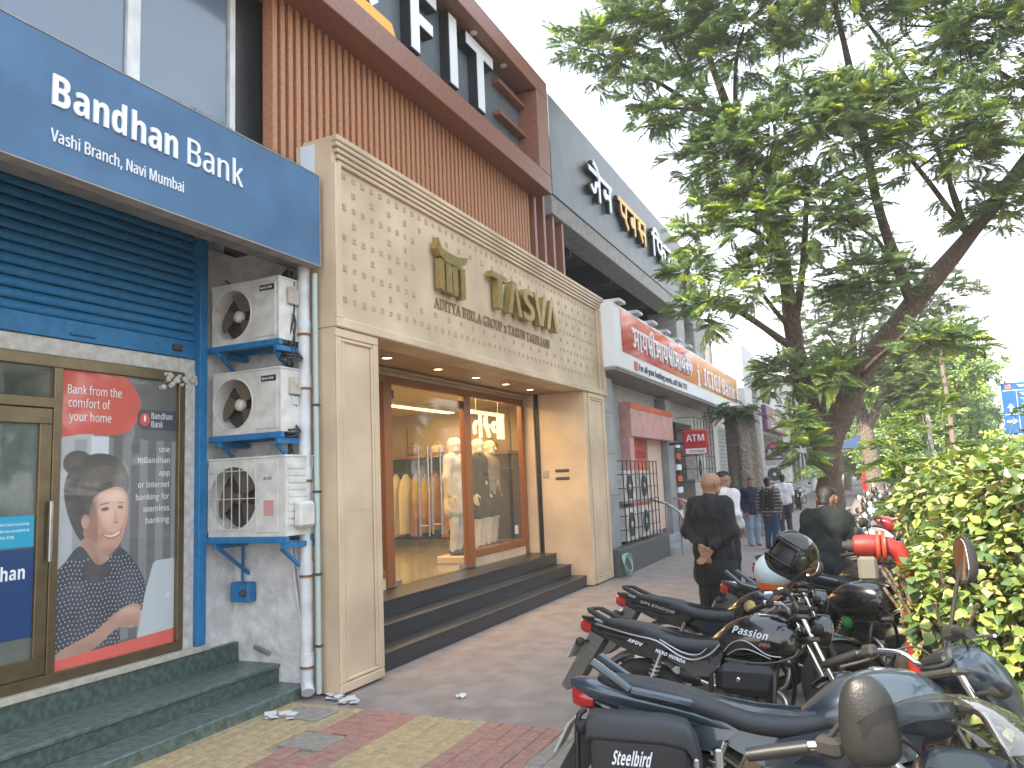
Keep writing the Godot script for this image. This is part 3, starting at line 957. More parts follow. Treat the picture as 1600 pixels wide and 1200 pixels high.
		# bracket under it
		var bk := thing("ac_bracket", ["blue angle bracket under the topmost condenser", "blue angle bracket under the middle condenser", "blue angle bracket under the lowest condenser"][specs.find(q)], "bracket", q[0] - Vector3(0, 0.03, 0), "condenser brackets")
		part(bk, "front_bar", bb(Vector3(-h - 0.03, -0.02, zf + 0.02), Vector3(h + 0.02, 0.028, zf - 0.02), 0.003), mats.blue_paint)
		part(bk, "rear_bar", bb(Vector3(-h - 0.03, -0.02, -zf + 0.06), Vector3(h + 0.02, 0.028, -zf + 0.02), 0.003), mats.blue_paint)
		for x in [-h + 0.08, h - 0.02]:
			part(bk, "arm", bb(Vector3(x - 0.02, -0.065, zf + 0.02), Vector3(x + 0.02, -0.021, -zf - 0.02), 0.003), mats.blue_paint)
		for x in [-h + 0.1, h - 0.06]:
			m = MB.new()
			m.bar(Vector3(x, -0.066, zf - 0.02), Vector3(x, -0.3, -zf - 0.02), 0.025, 0.025)
			part(bk, "strut", m, mats.blue_paint)
	# drain pipes
	var m2 := MB.new()
	m2.tube([Vector3(0, 3.6, 0), Vector3(0, 0.12, 0), Vector3(0.05, 0.06, 0.05)], 0.05, 14)
	var dp := thing("drain_pipe", "thick white drain pipe beside the cream pillar", "pipe", Vector3(-4.16, 0, -4.97))
	part(dp, "pipe", m2, mats.pvc)
	for y in [0.25, 0.95, 1.7, 2.45, 2.9]:
		m2 = MB.new()
		m2.lathe(Vector3(0, y, 0), Vector3.UP, [Vector2(0.057, 0), Vector2(0.057, 0.1)], 14)
		part(dp, "socket", m2, mats.pvc)
		m2 = MB.new()
		m2.lathe(Vector3(0, y - 0.02, 0), Vector3.UP, [Vector2(0.055, 0), Vector2(0.055, 0.018)], 14)
		part(dp, "clamp", m2, mk("rust", lin(0.28, 0.12, 0.06), 0.8, "grime", 4.0))
	m2 = MB.new()
	m2.tube([Vector3(0, 3.4, 0), Vector3(0, 0.04, 0)], 0.022, 10)
	dp = thing("thin_pipe", "thin grey-green pipe between drain pipe and cream pillar", "pipe", Vector3(-4.06, 0, -4.99))
	part(dp, "pipe", m2, mk("pipe_green", lin(0.42, 0.5, 0.48), 0.5))
	for y in [0.4, 0.95, 1.6, 2.3]:
		part(dp, "clip", bx(Vector3(0, y, 0.0), Vector3(0.06, 0.02, 0.05), 0.004), mats.dark_grey)
	m2 = MB.new()
	m2.tube([Vector3(-4.32, 1.22, -4.98), Vector3(-4.3, 0.9, -5.0), Vector3(-4.2, 0.3, -5.0), Vector3(-4.16, 0.1, -4.95)], 0.014, 8)
	m2.tube([Vector3(-4.28, 1.22, -4.98), Vector3(-4.24, 0.8, -5.0), Vector3(-4.18, 0.25, -5.0), Vector3(-4.13, 0.08, -4.9)], 0.011, 8)
	one("drain_hose", m2, mats.pvc, "pair of thin white drain hoses running down from the lowest condenser", "hose")
	# cables in loops by the wall corner
	var rng := RandomNumberGenerator.new()
	rng.seed = 5
	m2 = MB.new()
	for k in 5:
		var pts := []
		for j in 15:
			var t := j / 14.0
			pts.append(Vector3(-4.225 + 0.025 * sin(j * 1.1 + k) + 0.006 * k, lerpf(3.42, 1.9, t), -4.87 + 0.025 * cos(j * 0.9 + k * 2.0)))
		m2.tube(pts, 0.008, 6)
	for k in 3:
		m2.torus(Vector3(-4.19, 2.72 - 0.02 * k, -4.84), Vector3(0.3, 1, 0.2 + 0.1 * k), 0.07 + 0.01 * k, 0.009, 20, 6)
		m2.torus(Vector3(-4.19, 2.12 - 0.02 * k, -4.84), Vector3(0.3, 1, 0.4 + 0.1 * k), 0.05 + 0.01 * k, 0.008, 20, 6)
	one("cable_bundle", m2, mats.wire, "tangle of dark cables hanging beside the condensers", "cable")
	m2 = MB.new()
	for k in 4:
		var pts := []
		for j in 11:
			var t := j / 10.0
			pts.append(Vector3(lerpf(-4.95, -4.25, t), 3.42 - 0.06 * sin(PI * t) * (1 + k * 0.5) + 0.01 * k, -4.95 + 0.02 * k))
		m2.tube(pts, 0.009, 6)
	one("cable_bundle", m2, mats.wire, "dark cables sagging under the end of the blue sign", "cable")
	var jb := thing("junction_box", "small blue junction box on the white side wall", "box", Vector3(-4.83, 0.72, -4.98))
	part(jb, "case", bx(Vector3(0, 0.08, 0), Vector3(0.2, 0.16, 0.1), 0.01), mats.blue_paint)
	m2 = MB.new()
	m2.lathe(Vector3(0.06, 0.08, 0.05), Vector3(0, 0, 1), [Vector2(0.03, 0), Vector2(0.03, 0.03), Vector2(0.015, 0.04)], 12)
	part(jb, "knob", m2, mats.dark_grey)
	m2 = MB.new()
	m2.tube([Vector3(-0.03, 0.16, -0.02), Vector3(-0.03, 0.52, -0.03)], 0.012, 8)
	part(jb, "conduit", m2, mats.blue_paint)
	m2 = MB.new()
	m2.tube([Vector3(-4.75, 0.35, -5.03), Vector3(-4.5, 0.33, -4.92)], 0.018, 8)
	one("pipe_stub", m2, mk("pipe_grey", lin(0.2, 0.19, 0.18), 0.7), "short grey pipe stub sticking out of the stained side wall", "pipe")

func _to_edge(p: Vector2, c: Vector2, sz: Vector3) -> Vector2:
	var d := p - c
	var t := 1e9
	if d.x > 0.0001: t = minf(t, (sz.x * 0.5 - c.x) / d.x)
	if d.x < -0.0001: t = minf(t, (-sz.x * 0.5 - c.x) / d.x)
	if d.y > 0.0001: t = minf(t, (sz.y - c.y) / d.y)
	if d.y < -0.0001: t = minf(t, (0.0 - c.y) / d.y)
	return c + d * t

# ------------------------------------------------------------------ the cream shop front
func panel_frame(par: Node, x: float, z0: float, z1: float, y0: float, y1: float, w: float, mat: Material) -> void:
	# raised moulding round a panel on a face that looks +x
	for q in [[z0, z1, y1 - w, y1], [z0, z1, y0, y0 + w]]:
		part(par, "moulding", bb(Vector3(x, q[2], q[0]), Vector3(x + 0.02, q[3], q[1]), 0.008), mat)
	for q in [[z0, z0 - w], [z1 + w, z1]]:
		part(par, "moulding", bb(Vector3(x, y0 + w, q[0]), Vector3(x + 0.02, y1 - w, q[1]), 0.008), mat)

func make_cream_shop() -> void:
	var s := thing("clothes_shop", "cream fronted clothes shop with patterned header, teak glass doors and black steps", "shop", Vector3(-4, 0, -8.5))
	var off := xf_at(-s.position)
	var C: Material = mats.cream
	var P := func(nm: String, m: MB, mat: Material) -> MeshInstance3D: return part(s, nm, m, mat, off)
	# pillars
	var pl := P.call("pillar", bb(Vector3(-4.24, 0.02, -5.06), Vector3(-3.92, 2.95, -5.66), 0.004), C) as MeshInstance3D
	panel_frame(pl, -3.92, -5.06, -5.66, 0.02, 2.94, 0.075, C)
	panel_frame(pl, -3.921, -5.14, -5.58, 0.1, 2.86, 0.03, C)
	part(pl, "panel_joint", bb(Vector3(-3.925, 1.43, -5.17), Vector3(-3.917, 1.434, -5.55)), mats.cream_cut)
	var pr := P.call("pillar", bb(Vector3(-5.0, 0.02, -11.15), Vector3(-3.92, 2.95, -12.1), 0.004), C) as MeshInstance3D
	panel_frame(pr, -3.92, -11.3, -12.1, 0.02, 2.94, 0.075, C)
	panel_frame(pr, -3.921, -11.38, -12.02, 0.1, 2.86, 0.03, C)
	part(pr, "switch_plate", bb(Vector3(-4.66, 1.64, -11.152), Vector3(-4.56, 1.75, -11.14), 0.004), mats.beam_grey)
	for y in [1.6, 1.72]:
		part(pr, "vent_slot", bb(Vector3(-4.45, y, -11.152), Vector3(-4.22, y + 0.045, -11.138), 0.015), mats.dark_grey)
	part(pr, "shutter_channel", bb(Vector3(-4.75, 0.5, -11.152), Vector3(-4.69, 2.95, -11.13)), mats.letter_side)
	part(pr, "lining", bb(Vector3(-5.0, 0.5, -11.1), Vector3(-4.76, 2.95, -11.149)), C)
	# left side cheek with protective film
	var ck := P.call("header_cheek", bb(Vector3(-4.3, 2.952, -5.055), Vector3(-3.925, 4.585, -5.12)), C) as MeshInstance3D
	part(ck, "film", bb(Vector3(-4.25, 4.25, -5.05), Vector3(-4.1, 4.57, -5.0535)), mk("film", lin(0.62, 0.70, 0.78), 0.3))
	# header
	var hd := P.call("header", bb(Vector3(-4.24, 2.952, -5.12), Vector3(-3.94, 4.6, -12.18)), C) as MeshInstance3D
	part(hd, "cornice", bb(Vector3(-4.24, 4.56, -5.06), Vector3(-3.86, 4.615, -12.24), 0.01), C)
	for k in 4:
		part(hd, "cornice_step", bb(Vector3(-3.94, 4.515 - k * 0.045, -5.06 - 0.025 * k), Vector3(-3.868 - k * 0.014, 4.555 - k * 0.045, -12.24 + 0.025 * k), 0.006), C)
	part(hd, "side_strip", bb(Vector3(-3.94, 3.02, -5.06), Vector3(-3.885, 4.38, -5.15), 0.01), C)
	part(hd, "side_strip", bb(Vector3(-3.94, 3.02, -12.1), Vector3(-3.885, 4.38, -12.24), 0.01), C)
	part(hd, "side_strip", bb(Vector3(-3.94, 3.02, -11.98), Vector3(-3.91, 4.38, -12.05), 0.01), C)
	part(hd, "lower_rail", bb(Vector3(-3.94, 2.945, -5.06), Vector3(-3.885, 3.03, -12.24), 0.01), C)
	# cut motifs
	var sq := MB.new()
	for i in 3:
		sq.box(Vector3(0, (i - 1) * 0.022, 0), Vector3(0.012, 0.009, 0.062))
	sq.box(Vector3(0.001, 0, 0.022), Vector3(0.012, 0.066, 0.009))
	sq.box(Vector3(0.001, 0.012, -0.02), Vector3(0.012, 0.04, 0.009))
	var sq2 := MB.new()
	for i in 3:
		sq2.box(Vector3(0, 0, (i - 1) * 0.022), Vector3(0.012, 0.062, 0.009))
	sq2.box(Vector3(0.001, -0.028, 0), Vector3(0.012, 0.009, 0.066))
	sq2.box(Vector3(0.001, 0.012, 0.01), Vector3(0.012, 0.009, 0.04))
	var ring := MB.new()
	for i in 4:
		var a := TAU * i / 4.0
		ring.box(Vector3(0, sin(a) * 0.02, cos(a) * 0.02), Vector3(0.012, 0.011, 0.034), 0, Basis(Vector3.RIGHT, -a + PI * 0.5))
		ring.box(Vector3(0.0005, sin(a + 0.785) * 0.026, cos(a + 0.785) * 0.026), Vector3(0.012, 0.014, 0.012), 0, Basis(Vector3.RIGHT, -a))
	var mm := [sq.commit(), ring.commit(), sq2.commit()]
	for r in 9:
		for c in 49:
			if r % 2 == 1 and c % 2 == 0:
				continue
			var p := Vector3(-3.9385, 4.31 - r * 0.137, -5.24 - c * 0.1375)
			if p.z < -6.45 and p.z > -10.25 and p.y < 4.1 and p.y > 3.36:
				continue
			if p.z > -6.6 and p.z < -10 : continue
			var kind := 1 if (r % 2 == 0 and c % 2 == 1) else (0 if (c / 2 + r / 2) % 2 == 0 else 2)
			part(hd, "motif", mm[kind], mats.cream_cut, Transform3D(Basis().scaled(Vector3(1, 0.85, 0.85)), p))
	# emblem and name
	var em := thing("shop_emblem", "gold double arch emblem on the cream header", "emblem", Vector3(-3.94, 3.58, -7.0))
	var G: Material = mats.gold
	var m := MB.new()
	var X := Transform3D(WALL, Vector3(0.03, 0, 0))
	m.prism(PackedVector2Array([Vector2(-0.31, 0.57), Vector2(-0.24, 0.475), Vector2(-0.05, 0.455), Vector2(0.12, 0.46), Vector2(0.33, 0.50), Vector2(0.29, 0.42), Vector2(0.2, 0.38), Vector2(0.1, 0.345), Vector2(-0.14, 0.34), Vector2(-0.27, 0.38), Vector2(-0.34, 0.45)]), 0.07, X)
	part(em, "crown_bar", m, G)
	for q in [[-0.28, -0.19], [-0.15, -0.03], [-0.01, 0.1], [0.17, 0.27]]:
		m = MB.new()
		m.prism(PackedVector2Array([Vector2(q[0], 0.02 - 0.02 * sin(q[0] * 5)), Vector2(q[1], 0.02), Vector2(q[1], 0.36), Vector2(q[0], 0.36)]), 0.062 + 0.002 * q[0], X)
		part(em, "column", m, G)
	for q in [-0.13, 0.12]:
		m = MB.new()
		var arc := PackedVector2Array()
		for k in 9:
			var a := PI * k / 8.0
			arc.append(Vector2(q - cos(a) * 0.105, 0.28 + sin(a) * 0.08))
		m.stroke(arc, 0.05, 0.058, X)
		part(em, "arch", m, G)
	var nmn := thing("shop_name", "gold shop name in large raised capitals on the cream header", "sign", Vector3(-3.94, 3.66, -7.9))
	letters(nmn, "lettering", "T", "sans_bold", Vector3(0.03, 0, 0), WALL, 0.42, 0.42, 0.08, G)
	letters(nmn, "lettering", "Λ", "sans_bold", Vector3(0.03, 0, -0.43), WALL, 0.42, 0.42, 0.08, G)
	letters(nmn, "lettering", "S", "sans_bold", Vector3(0.03, 0, -0.89), WALL, 0.36, 0.42, 0.08, G)
	letters(nmn, "lettering", "V", "sans_bold", Vector3(0.03, 0, -1.25), WALL, 0.44, 0.42, 0.08, G)
	letters(nmn, "lettering", "Λ", "sans_bold", Vector3(0.03, 0, -1.66), WALL, 0.44, 0.42, 0.08, G)
	var sub := thing("shop_tagline", "small dark serif line under the gold shop name", "sign", Vector3(-3.94, 3.43, -6.72))
	letters(sub, "lettering", "ADITYA BIRLA GROUP x TARUN TAHILIANI", "serif", Vector3(0.002, 0, 0), WALL, 3.15, 0.115, 0.012, mats.gold_dull)
	# soffit with downlights
	P.call("soffit", bb(Vector3(-5.0, 2.953, -5.66), Vector3(-4.24, 3.0, -11.15)), mats.soffit_brown)
	var k2 := 0
	for z in [-6.65, -7.7, -8.65, -9.54, -10.38]:
		var dl := thing("downlight", ["recessed warm downlight in the soffit, nearest of five", "second recessed downlight in the soffit from the near pillar", "middle recessed downlight of five in the soffit", "fourth recessed downlight in the soffit from the near pillar", "recessed warm downlight in the soffit, farthest of five"][k2], "lamp", Vector3(-4.48, 2.95, z), "soffit downlights")
		k2 += 1
		m = MB.new()
		m.torus(Vector3(0, -0.002, 0), Vector3.UP, 0.058, 0.009, 20, 6)
		part(dl, "rim", m, mats.white_paint)
		m = MB.new()
		m.lathe(Vector3(0, 0.0, 0), Vector3.UP, [Vector2(0.052, -0.004), Vector2(0.052, 0.002)], 18)
		part(dl, "lamp", m, mats.lamp_warm)
		var sp := SpotLight3D.new()
		sp.name = "lamp_light"
		sp.light_color = Color(1.0, 0.84, 0.62)
		sp.light_energy = 0.35
		sp.light_size = 0.05
		sp.spot_angle = 62.0
		sp.spot_range = 12.0
		sp.spot_attenuation = 2.0
		sp.shadow_enabled = true
		sp.position = Vector3(0, -0.02, 0)
		sp.rotation.x = -PI * 0.5
		dl.add_child(sp)
	# steps
	var y0 := 0.0
	var xs := [-4.03, -4.27, -4.5]
	for k in 3:
		var st := P.call("step", bb(Vector3(-5.0, y0 if k else -0.03, -5.66), Vector3(xs[k], 0.165 * (k + 1) - 0.02, -11.14), 0.003), mats.black_granite) as MeshInstance3D
		part(st, "tread", bb(Vector3(-5.0, 0.165 * (k + 1) - 0.02, -5.66), Vector3(xs[k] + 0.012, 0.165 * (k + 1), -11.145), 0.005), mats.black_granite)
		y0 = 0.165 * (k + 1)
	# teak front
	var T: Material = mats.teak
	var X0 := -5.0
	var X1 := -4.93
	var fr := P.call("door_frame", bb(Vector3(X0, 2.79, -5.66), Vector3(X1, 2.88, -11.1), 0.006), T) as MeshInstance3D
	part(fr, "head_board", bb(Vector3(X0, 2.88, -5.66), Vector3(X1 - 0.01, 2.952, -11.1)), C)
	for q in [[-7.22, -7.38], [-9.12, -9.3], [-11.0, -11.1]]:
		part(fr, "post", bb(Vector3(X0, 0.5, q[0]), Vector3(X1 + 0.012, 2.79, q[1]), 0.006), T)
	part(fr, "sill", bb(Vector3(X0, 0.62, -9.3), Vector3(X1 + 0.005, 0.72, -11.0), 0.006), T)
	part(fr, "plinth", bb(Vector3(X0, 0.495, -9.3), Vector3(X1 - 0.01, 0.62, -11.1)), C)
	part(fr, "sill", bb(Vector3(X0, 0.62, -5.66), Vector3(X1 + 0.005, 0.70, -7.22), 0.006), T)
	part(fr, "plinth", bb(Vector3(X0, 0.495, -5.66), Vector3(X1 - 0.01, 0.62, -7.22)), C)
	part(fr, "window_pane", sheet(-4.964, 0.72, 2.79, -9.3, -11.0), mats.clear_glass)
	part(fr, "window_pane", sheet(-4.964, 0.70, 2.79, -5.7, -7.22), mats.clear_glass)
	var zs := [[-7.385, -8.24], [-8.25, -9.115]]
	for k in 2:
		var dg := P.call("glass_door", sheet(-4.964, 0.51, 2.785, zs[k][0], zs[k][1]), mats.clear_glass) as MeshInstance3D
		var hz: float = -8.1 if k == 0 else -8.4
		for sx in [-4.90, -5.03]:
			m = MB.new()
			m.tube([Vector3(sx, 1.0, hz), Vector3(sx, 2.08, hz)], 0.014, 10)
			part(dg, "pull_handle", m, mats.steel)
		for y in [1.12, 1.96]:
			m = MB.new()
			m.tube([Vector3(-5.03, y, hz), Vector3(-4.90, y, hz)], 0.008, 8)
			part(dg, "handle_spacer", m, mats.steel)
		part(dg, "patch_fitting", bb(Vector3(-4.985, 0.51, zs[k][0] if k == 0 else zs[k][1] + 0.16), Vector3(-4.945, 0.56, (zs[k][0] - 0.16) if k == 0 else zs[k][1]), 0.003), mats.steel)
		part(dg, "patch_fitting", bb(Vector3(-4.985, 2.62, zs[k][0] if k == 0 else zs[k][1] + 0.08), Vector3(-4.945, 2.72, (zs[k][0] - 0.08) if k == 0 else zs[k][1]), 0.003), mats.dark_grey)
	part(fr, "notice", bb(Vector3(-4.958, 0.82, -10.66), Vector3(-4.955, 0.95, -10.78)), mats.paper)
	# rolled shutter above the doors
	m = MB.new()
	m.tube([Vector3(-4.82, 2.925, -5.7), Vector3(-4.82, 2.925, -11.1)], 0.022, 8)
	P.call("shutter_roll", m, mats.soffit_brown)
	# the room behind
	var wall := mk("shop_wall", lin(0.52, 0.42, 0.25), 0.7, "blotch", 0.3)
	P.call("floor", bb(Vector3(-9.6, 0.3, -5.2), Vector3(-5.0, 0.495, -12.7)), mk("shop_floor", lin(0.36, 0.27, 0.18), 0.15, "marble", 0.3))
	P.call("ceiling", bb(Vector3(-9.6, 2.953, -5.2), Vector3(-5.0, 3.1, -12.7)), mk("shop_ceiling", lin(0.62, 0.52, 0.36), 0.8))
	P.call("back_wall", bb(Vector3(-9.7, 0.3, -5.2), Vector3(-9.6, 3.1, -12.7)), wall)
	P.call("end_wall", bb(Vector3(-9.7, 0.3, -12.6), Vector3(-5.0, 3.1, -12.7)), wall)
	P.call("end_wall", bb(Vector3(-9.7, 0.3, -5.2), Vector3(-5.0, 3.1, -5.3)), wall)
	# warm cove light along the ceiling
	var cv := thing("cove_light", "warm strip of light along the shop ceiling", "lamp", Vector3(-6.9, 2.9, -9.0))
	part(cv, "housing", bb(Vector3(-0.12, 0.0, 3.2), Vector3(0.12, 0.05, -3.3), 0.006), mats.white_paint)
	part(cv, "lamp_strip", bb(Vector3(-0.08, -0.012, 3.15), Vector3(0.08, 0.0, -3.25)), glow("lamp_strip", Color(1.0, 0.78, 0.42), 2.2))
	var al := AreaLight3D.new()
	al.name = "cove_lamp_light"
	al.area_size = Vector2(6.2, 0.4)
	al.light_color = Color(1.0, 0.80, 0.48)
	al.light_energy = 5.0
	al.area_range = 20.0
	al.area_attenuation = 2.0
	al.shadow_enabled = true
	al.transform = Transform3D(Basis(Vector3(0, 0, 1), Vector3(1, 0, 0), Vector3(0, 1, 0)), Vector3(0, -0.03, 0))
	cv.add_child(al)
	cv = thing("cove_light", "warm strip of light over the window display", "lamp", Vector3(-5.35, 2.9, -9.6))
	part(cv, "housing", bb(Vector3(-0.05, 0.0, 1.4), Vector3(0.05, 0.05, -1.4), 0.006), mats.white_paint)
	part(cv, "lamp_strip", bb(Vector3(-0.03, -0.012, 1.35), Vector3(0.03, 0.0, -1.35)), glow("lamp_strip", Color(1.0, 0.78, 0.42), 2.2))
	al = AreaLight3D.new()
	al.name = "display_lamp_light"
	al.area_size = Vector2(2.6, 0.2)
	al.light_color = Color(1.0, 0.84, 0.58)
	al.light_energy = 2.0
	al.area_range = 20.0
	al.area_attenuation = 2.0
	al.shadow_enabled = true
	al.transform = Transform3D(Basis(Vector3(0, 0, 1), Vector3(1, 0, 0), Vector3(0, 1, 0)), Vector3(0, -0.03, 0))
	cv.add_child(al)
	# shelf with bags, rail with coats on the far end wall
	var sh := thing("wall_shelf", "long teak shelf with clothes rail on the shop's far wall", "shelf", Vector3(-7.3, 2.1, -12.4))
	part(sh, "board", bb(Vector3(-1.9, 0, 0.2), Vector3(1.6, 0.05, -0.2), 0.004), T)
	m = MB.new()
	m.tube([Vector3(-1.9, -0.25, 0.05), Vector3(1.6, -0.25, 0.05)], 0.014, 8)
	part(sh, "rail", m, mats.dark_grey)
	for x in [-1.85, -0.6, 0.6, 1.55]:
		part(sh, "drop", bb(Vector3(x - 0.01, -0.25, 0.06), Vector3(x + 0.01, 0.6, 0.04)), mats.dark_grey)
	part(sh, "dark_back", bb(Vector3(-1.9, -1.5, -0.19), Vector3(1.6, 0, -0.199)), mk("rack_back", lin(0.05, 0.035, 0.025), 0.8))
	var rng := RandomNumberGenerator.new()
	rng.seed = 8
	var cols := [lin(0.62, 0.58, 0.48), lin(0.55, 0.5, 0.42), lin(0.3, 0.16, 0.08), lin(0.6, 0.24, 0.03), lin(0.25, 0.14, 0.08), lin(0.7, 0.66, 0.58), lin(0.08, 0.06, 0.06)]
	for k in 15:
		var cm: MB = coat_mesh(rng, 1.02 + rng.randf() * 0.15)
		var ci: int = [0, 5, 0, 1, 5, 0, 2, 4, 2, 2, 3, 3, 4, 2, 6][k]
		one("hanging_coat", cm, mk("coat_%d" % ci, cols[ci], 0.85, "grain", 2.0, "rough_n", 0.4), "%s coat on the shop's clothes rail, %s from its far left end" % [["pale cream", "tan", "brown", "orange", "chestnut", "off-white", "black"][ci], ["first", "second", "third", "fourth", "fifth", "sixth", "seventh", "eighth", "ninth", "tenth", "eleventh", "twelfth", "thirteenth", "fourteenth", "fifteenth"][k]], "coat", Transform3D(Basis(Vector3.UP, rng.randf_range(-0.25, 0.25)), Vector3(-9.05 + k * 0.22, 1.83, -12.35)), "coats on the rail")
	for k in 6:
		var bagm := MB.new()
		bagm.box(Vector3(0, 0.09, 0), Vector3(0.26, 0.18, 0.16), 0.05)
		bagm.torus(Vector3(0, 0.18, 0), Vector3(0, 0, 1), 0.06, 0.01, 16, 6)
		var ci: int = [2, 3, 4, 1, 3, 2][k]
		one("hat_bag", bagm, mats.get("coat_%d" % ci, mats.teak), ["brown bag on the shelf, farthest from the door", "orange bag on the shelf above the coats", "chestnut bag on the shelf above the coats", "tan bag on the shelf above the coats", "orange bag at the near end of the shelf", "brown bag at the near end of the shelf"][k], "bag", xf_at(Vector3(-8.9 + k * 0.55, 2.152, -12.35)), "bags on the shelf")
	# lit name in the window
	var ls := thing("lit_window_sign", "glowing white Devanagari shop name hanging in the display window", "sign", Vector3(-5.3, 2.28, -10.02))
	part(ls, "lettering", deva_mesh(["ta", "sa_half", "va", "aa"], 1.1, 0.38, 0.06, 0.03, Transform3D(WALL, Vector3.ZERO)), mats.sign_warm)
	for u in [0.15, 0.9]:
		m = MB.new()
		m.tube([Vector3(0.01, 0.36, -u), Vector3(0.01, 0.67, -u)], 0.005, 6)
		part(ls, "hanger", m, mats.gold)

func coat_mesh(rng: RandomNumberGenerator, length: float) -> MB:
	var m := MB.new()
	var rings := []
	for j in 8:
		var t := j / 7.0
		var ring := PackedVector3Array()
		var w := lerpf(0.05, 0.22, minf(1.0, t * 5.0)) + 0.03 * t
		for k in 16:
			var a := TAU * k / 16
			var fold := 1.0 + 0.25 * t * sin(a * 5.0 + rng.seed + j * 0.2)
			ring.append(Vector3(cos(a) * w * 0.35 * fold, -t * length, sin(a) * w * fold))
		rings.append(ring)
	m.loft(rings)
	return m

# ------------------------------------------------------------------ slatted front above, with the big letters
func make_slat_front() -> void:
	var s := thing("slatted_front", "upper shop front of brown vertical slats with a framed dark sign", "building", Vector3(-4.5, 4.3, -8))
	var off := xf_at(-s.position)
	var P := func(nm: String, m: MB, mat: Material) -> MeshInstance3D: return part(s, nm, m, mat, off)
	P.call("wall", bb(Vector3(-9.7, 3.1, -5.05), Vector3(-4.5, 7.55, -11.5)), mats.wood_dark)
	var slat := bb(Vector3(-4.42, 4.3, -0.028), Vector3(-4.3, 6.1, 0.028), 0.006).commit()
	var k := 0
	var z := -4.8
	while z > -10.2:
		part(s, "slat", slat, mats.wood_slat, off.translated_local(Vector3(0, 0, z)))
		z -= 0.1
	P.call("slat_backing", bb(Vector3(-4.5, 4.3, -4.86), Vector3(-4.421, 6.1, -10.22)), mats.wood_dark)
	# grey end bay with wooden ribs
	P.call("grey_bay", bb(Vector3(-4.6, 4.3, -10.22), Vector3(-4.4, 6.3, -11.6)), mats.sign_grey)
	for zz in [-10.38, -10.74, -11.12, -11.52]:
		P.call("rib", bb(Vector3(-4.4, 4.3, zz + 0.04), Vector3(-4.26, 6.3, zz - 0.04), 0.006), mats.wood_band)
	# frame and dark panel
	var fr := P.call("sign_frame", bb(Vector3(-4.5, 5.88, 0), Vector3(-4.0, 6.16, -10.45), 0.008), mats.wood_band) as MeshInstance3D
	part(fr, "top_rail", bb(Vector3(-4.5, 7.38, 0), Vector3(-4.0, 7.66, -10.45), 0.008), mats.wood_band)
	part(fr, "end_rail", bb(Vector3(-4.5, 6.16, -10.02), Vector3(-4.001, 7.38, -10.449), 0.008), mats.wood_band)
	part(fr, "panel", bb(Vector3(-4.5, 6.16, 0), Vector3(-4.32, 7.38, -10.02)), mats.sign_grey)
	for y in [7.12, 6.66]:
		part(fr, "accent_bar", bb(Vector3(-4.32, y, -9.15), Vector3(-4.2, y + 0.06, -10.02), 0.005), mats.wood_band)
	for zz in [-7.4, -8.3, -9.2]:
		var m := MB.new()
		m.lathe(Vector3(-4.15, 7.379, zz), Vector3.DOWN, [Vector2(0.05, 0), Vector2(0.05, 0.012), Vector2(0.035, 0.014)], 14)
		part(fr, "spot_fitting", m, mats.white_paint)
	# letters
	var lt := thing("sign_letters", "big white block letters with black sides in the brown frame", "sign", Vector3(-4.3, 6.35, -7.0))
	var shapes := [[-6.82, [0, 0, 0.2, 0, 0.2, 0.36, 0.5, 0.36, 0.5, 0.52, 0.2, 0.52, 0.2, 0.75, 0.6, 0.75, 0.6, 0.93, 0, 0.93]], [-7.7, [0, 0, 0.21, 0, 0.21, 0.93, 0, 0.93]], [-8.14, [0.29, 0, 0.5, 0, 0.5, 0.75, 0.79, 0.75, 0.79, 0.93, 0, 0.93, 0, 0.75, 0.29, 0.75]]]
	for q in shapes:
		var pl := PackedVector2Array()
		for i in range(0, q[1].size(), 2):
			pl.append(Vector2(q[1][i], q[1][i + 1] + 0.07))
		var ml := MB.new()
		ml.prism(pl, 0.13, Transform3D(WALL, Vector3(-0.02, 0, q[0] + 7.0)))
		part(lt, "letter_side", ml, mats.letter_side)
		ml = MB.new()
		ml.prism(Geometry2D.offset_polygon(pl, -0.012)[0], 0.008, Transform3D(WALL, Vector3(0.111, 0, q[0] + 7.0)))
		part(lt, "letter_face", ml, mats.letter_white)
	var m2 := MB.new()
	m2.prism(PackedVector2Array([Vector2(-1.0, 0.0), Vector2(0.18, 0.0), Vector2(0.1, 0.16), Vector2(-1.0, 0.16)]), 0.13, Transform3D(WALL, Vector3(-0.02, -0.02, 0.65)))
	part(lt, "letter_side", m2, mats.letter_side)
	m2 = MB.new()
	m2.prism(PackedVector2Array([Vector2(-0.99, 0.01), Vector2(0.165, 0.01), Vector2(0.095, 0.15), Vector2(-0.99, 0.15)]), 0.008, Transform3D(WALL, Vector3(0.11, -0.02, 0.65)))
	part(lt, "letter_face", m2, mats.letter_yellow)
	m2 = MB.new()
	m2.stroke(PackedVector2Array([Vector2(-0.55, 0.86), Vector2(-0.32, 0.45), Vector2(-0.06, 0.16)]), 0.2, 0.13, Transform3D(WALL, Vector3(-0.02, 0.02, 0.8)))
	part(lt, "letter_side", m2, mats.letter_side)
	m2 = MB.new()
	m2.stroke(PackedVector2Array([Vector2(-0.55, 0.86), Vector2(-0.32, 0.45), Vector2(-0.06, 0.16)]), 0.17, 0.008, Transform3D(WALL, Vector3(0.11, 0.02, 0.8)))
	part(lt, "letter_face", m2, mats.letter_white)

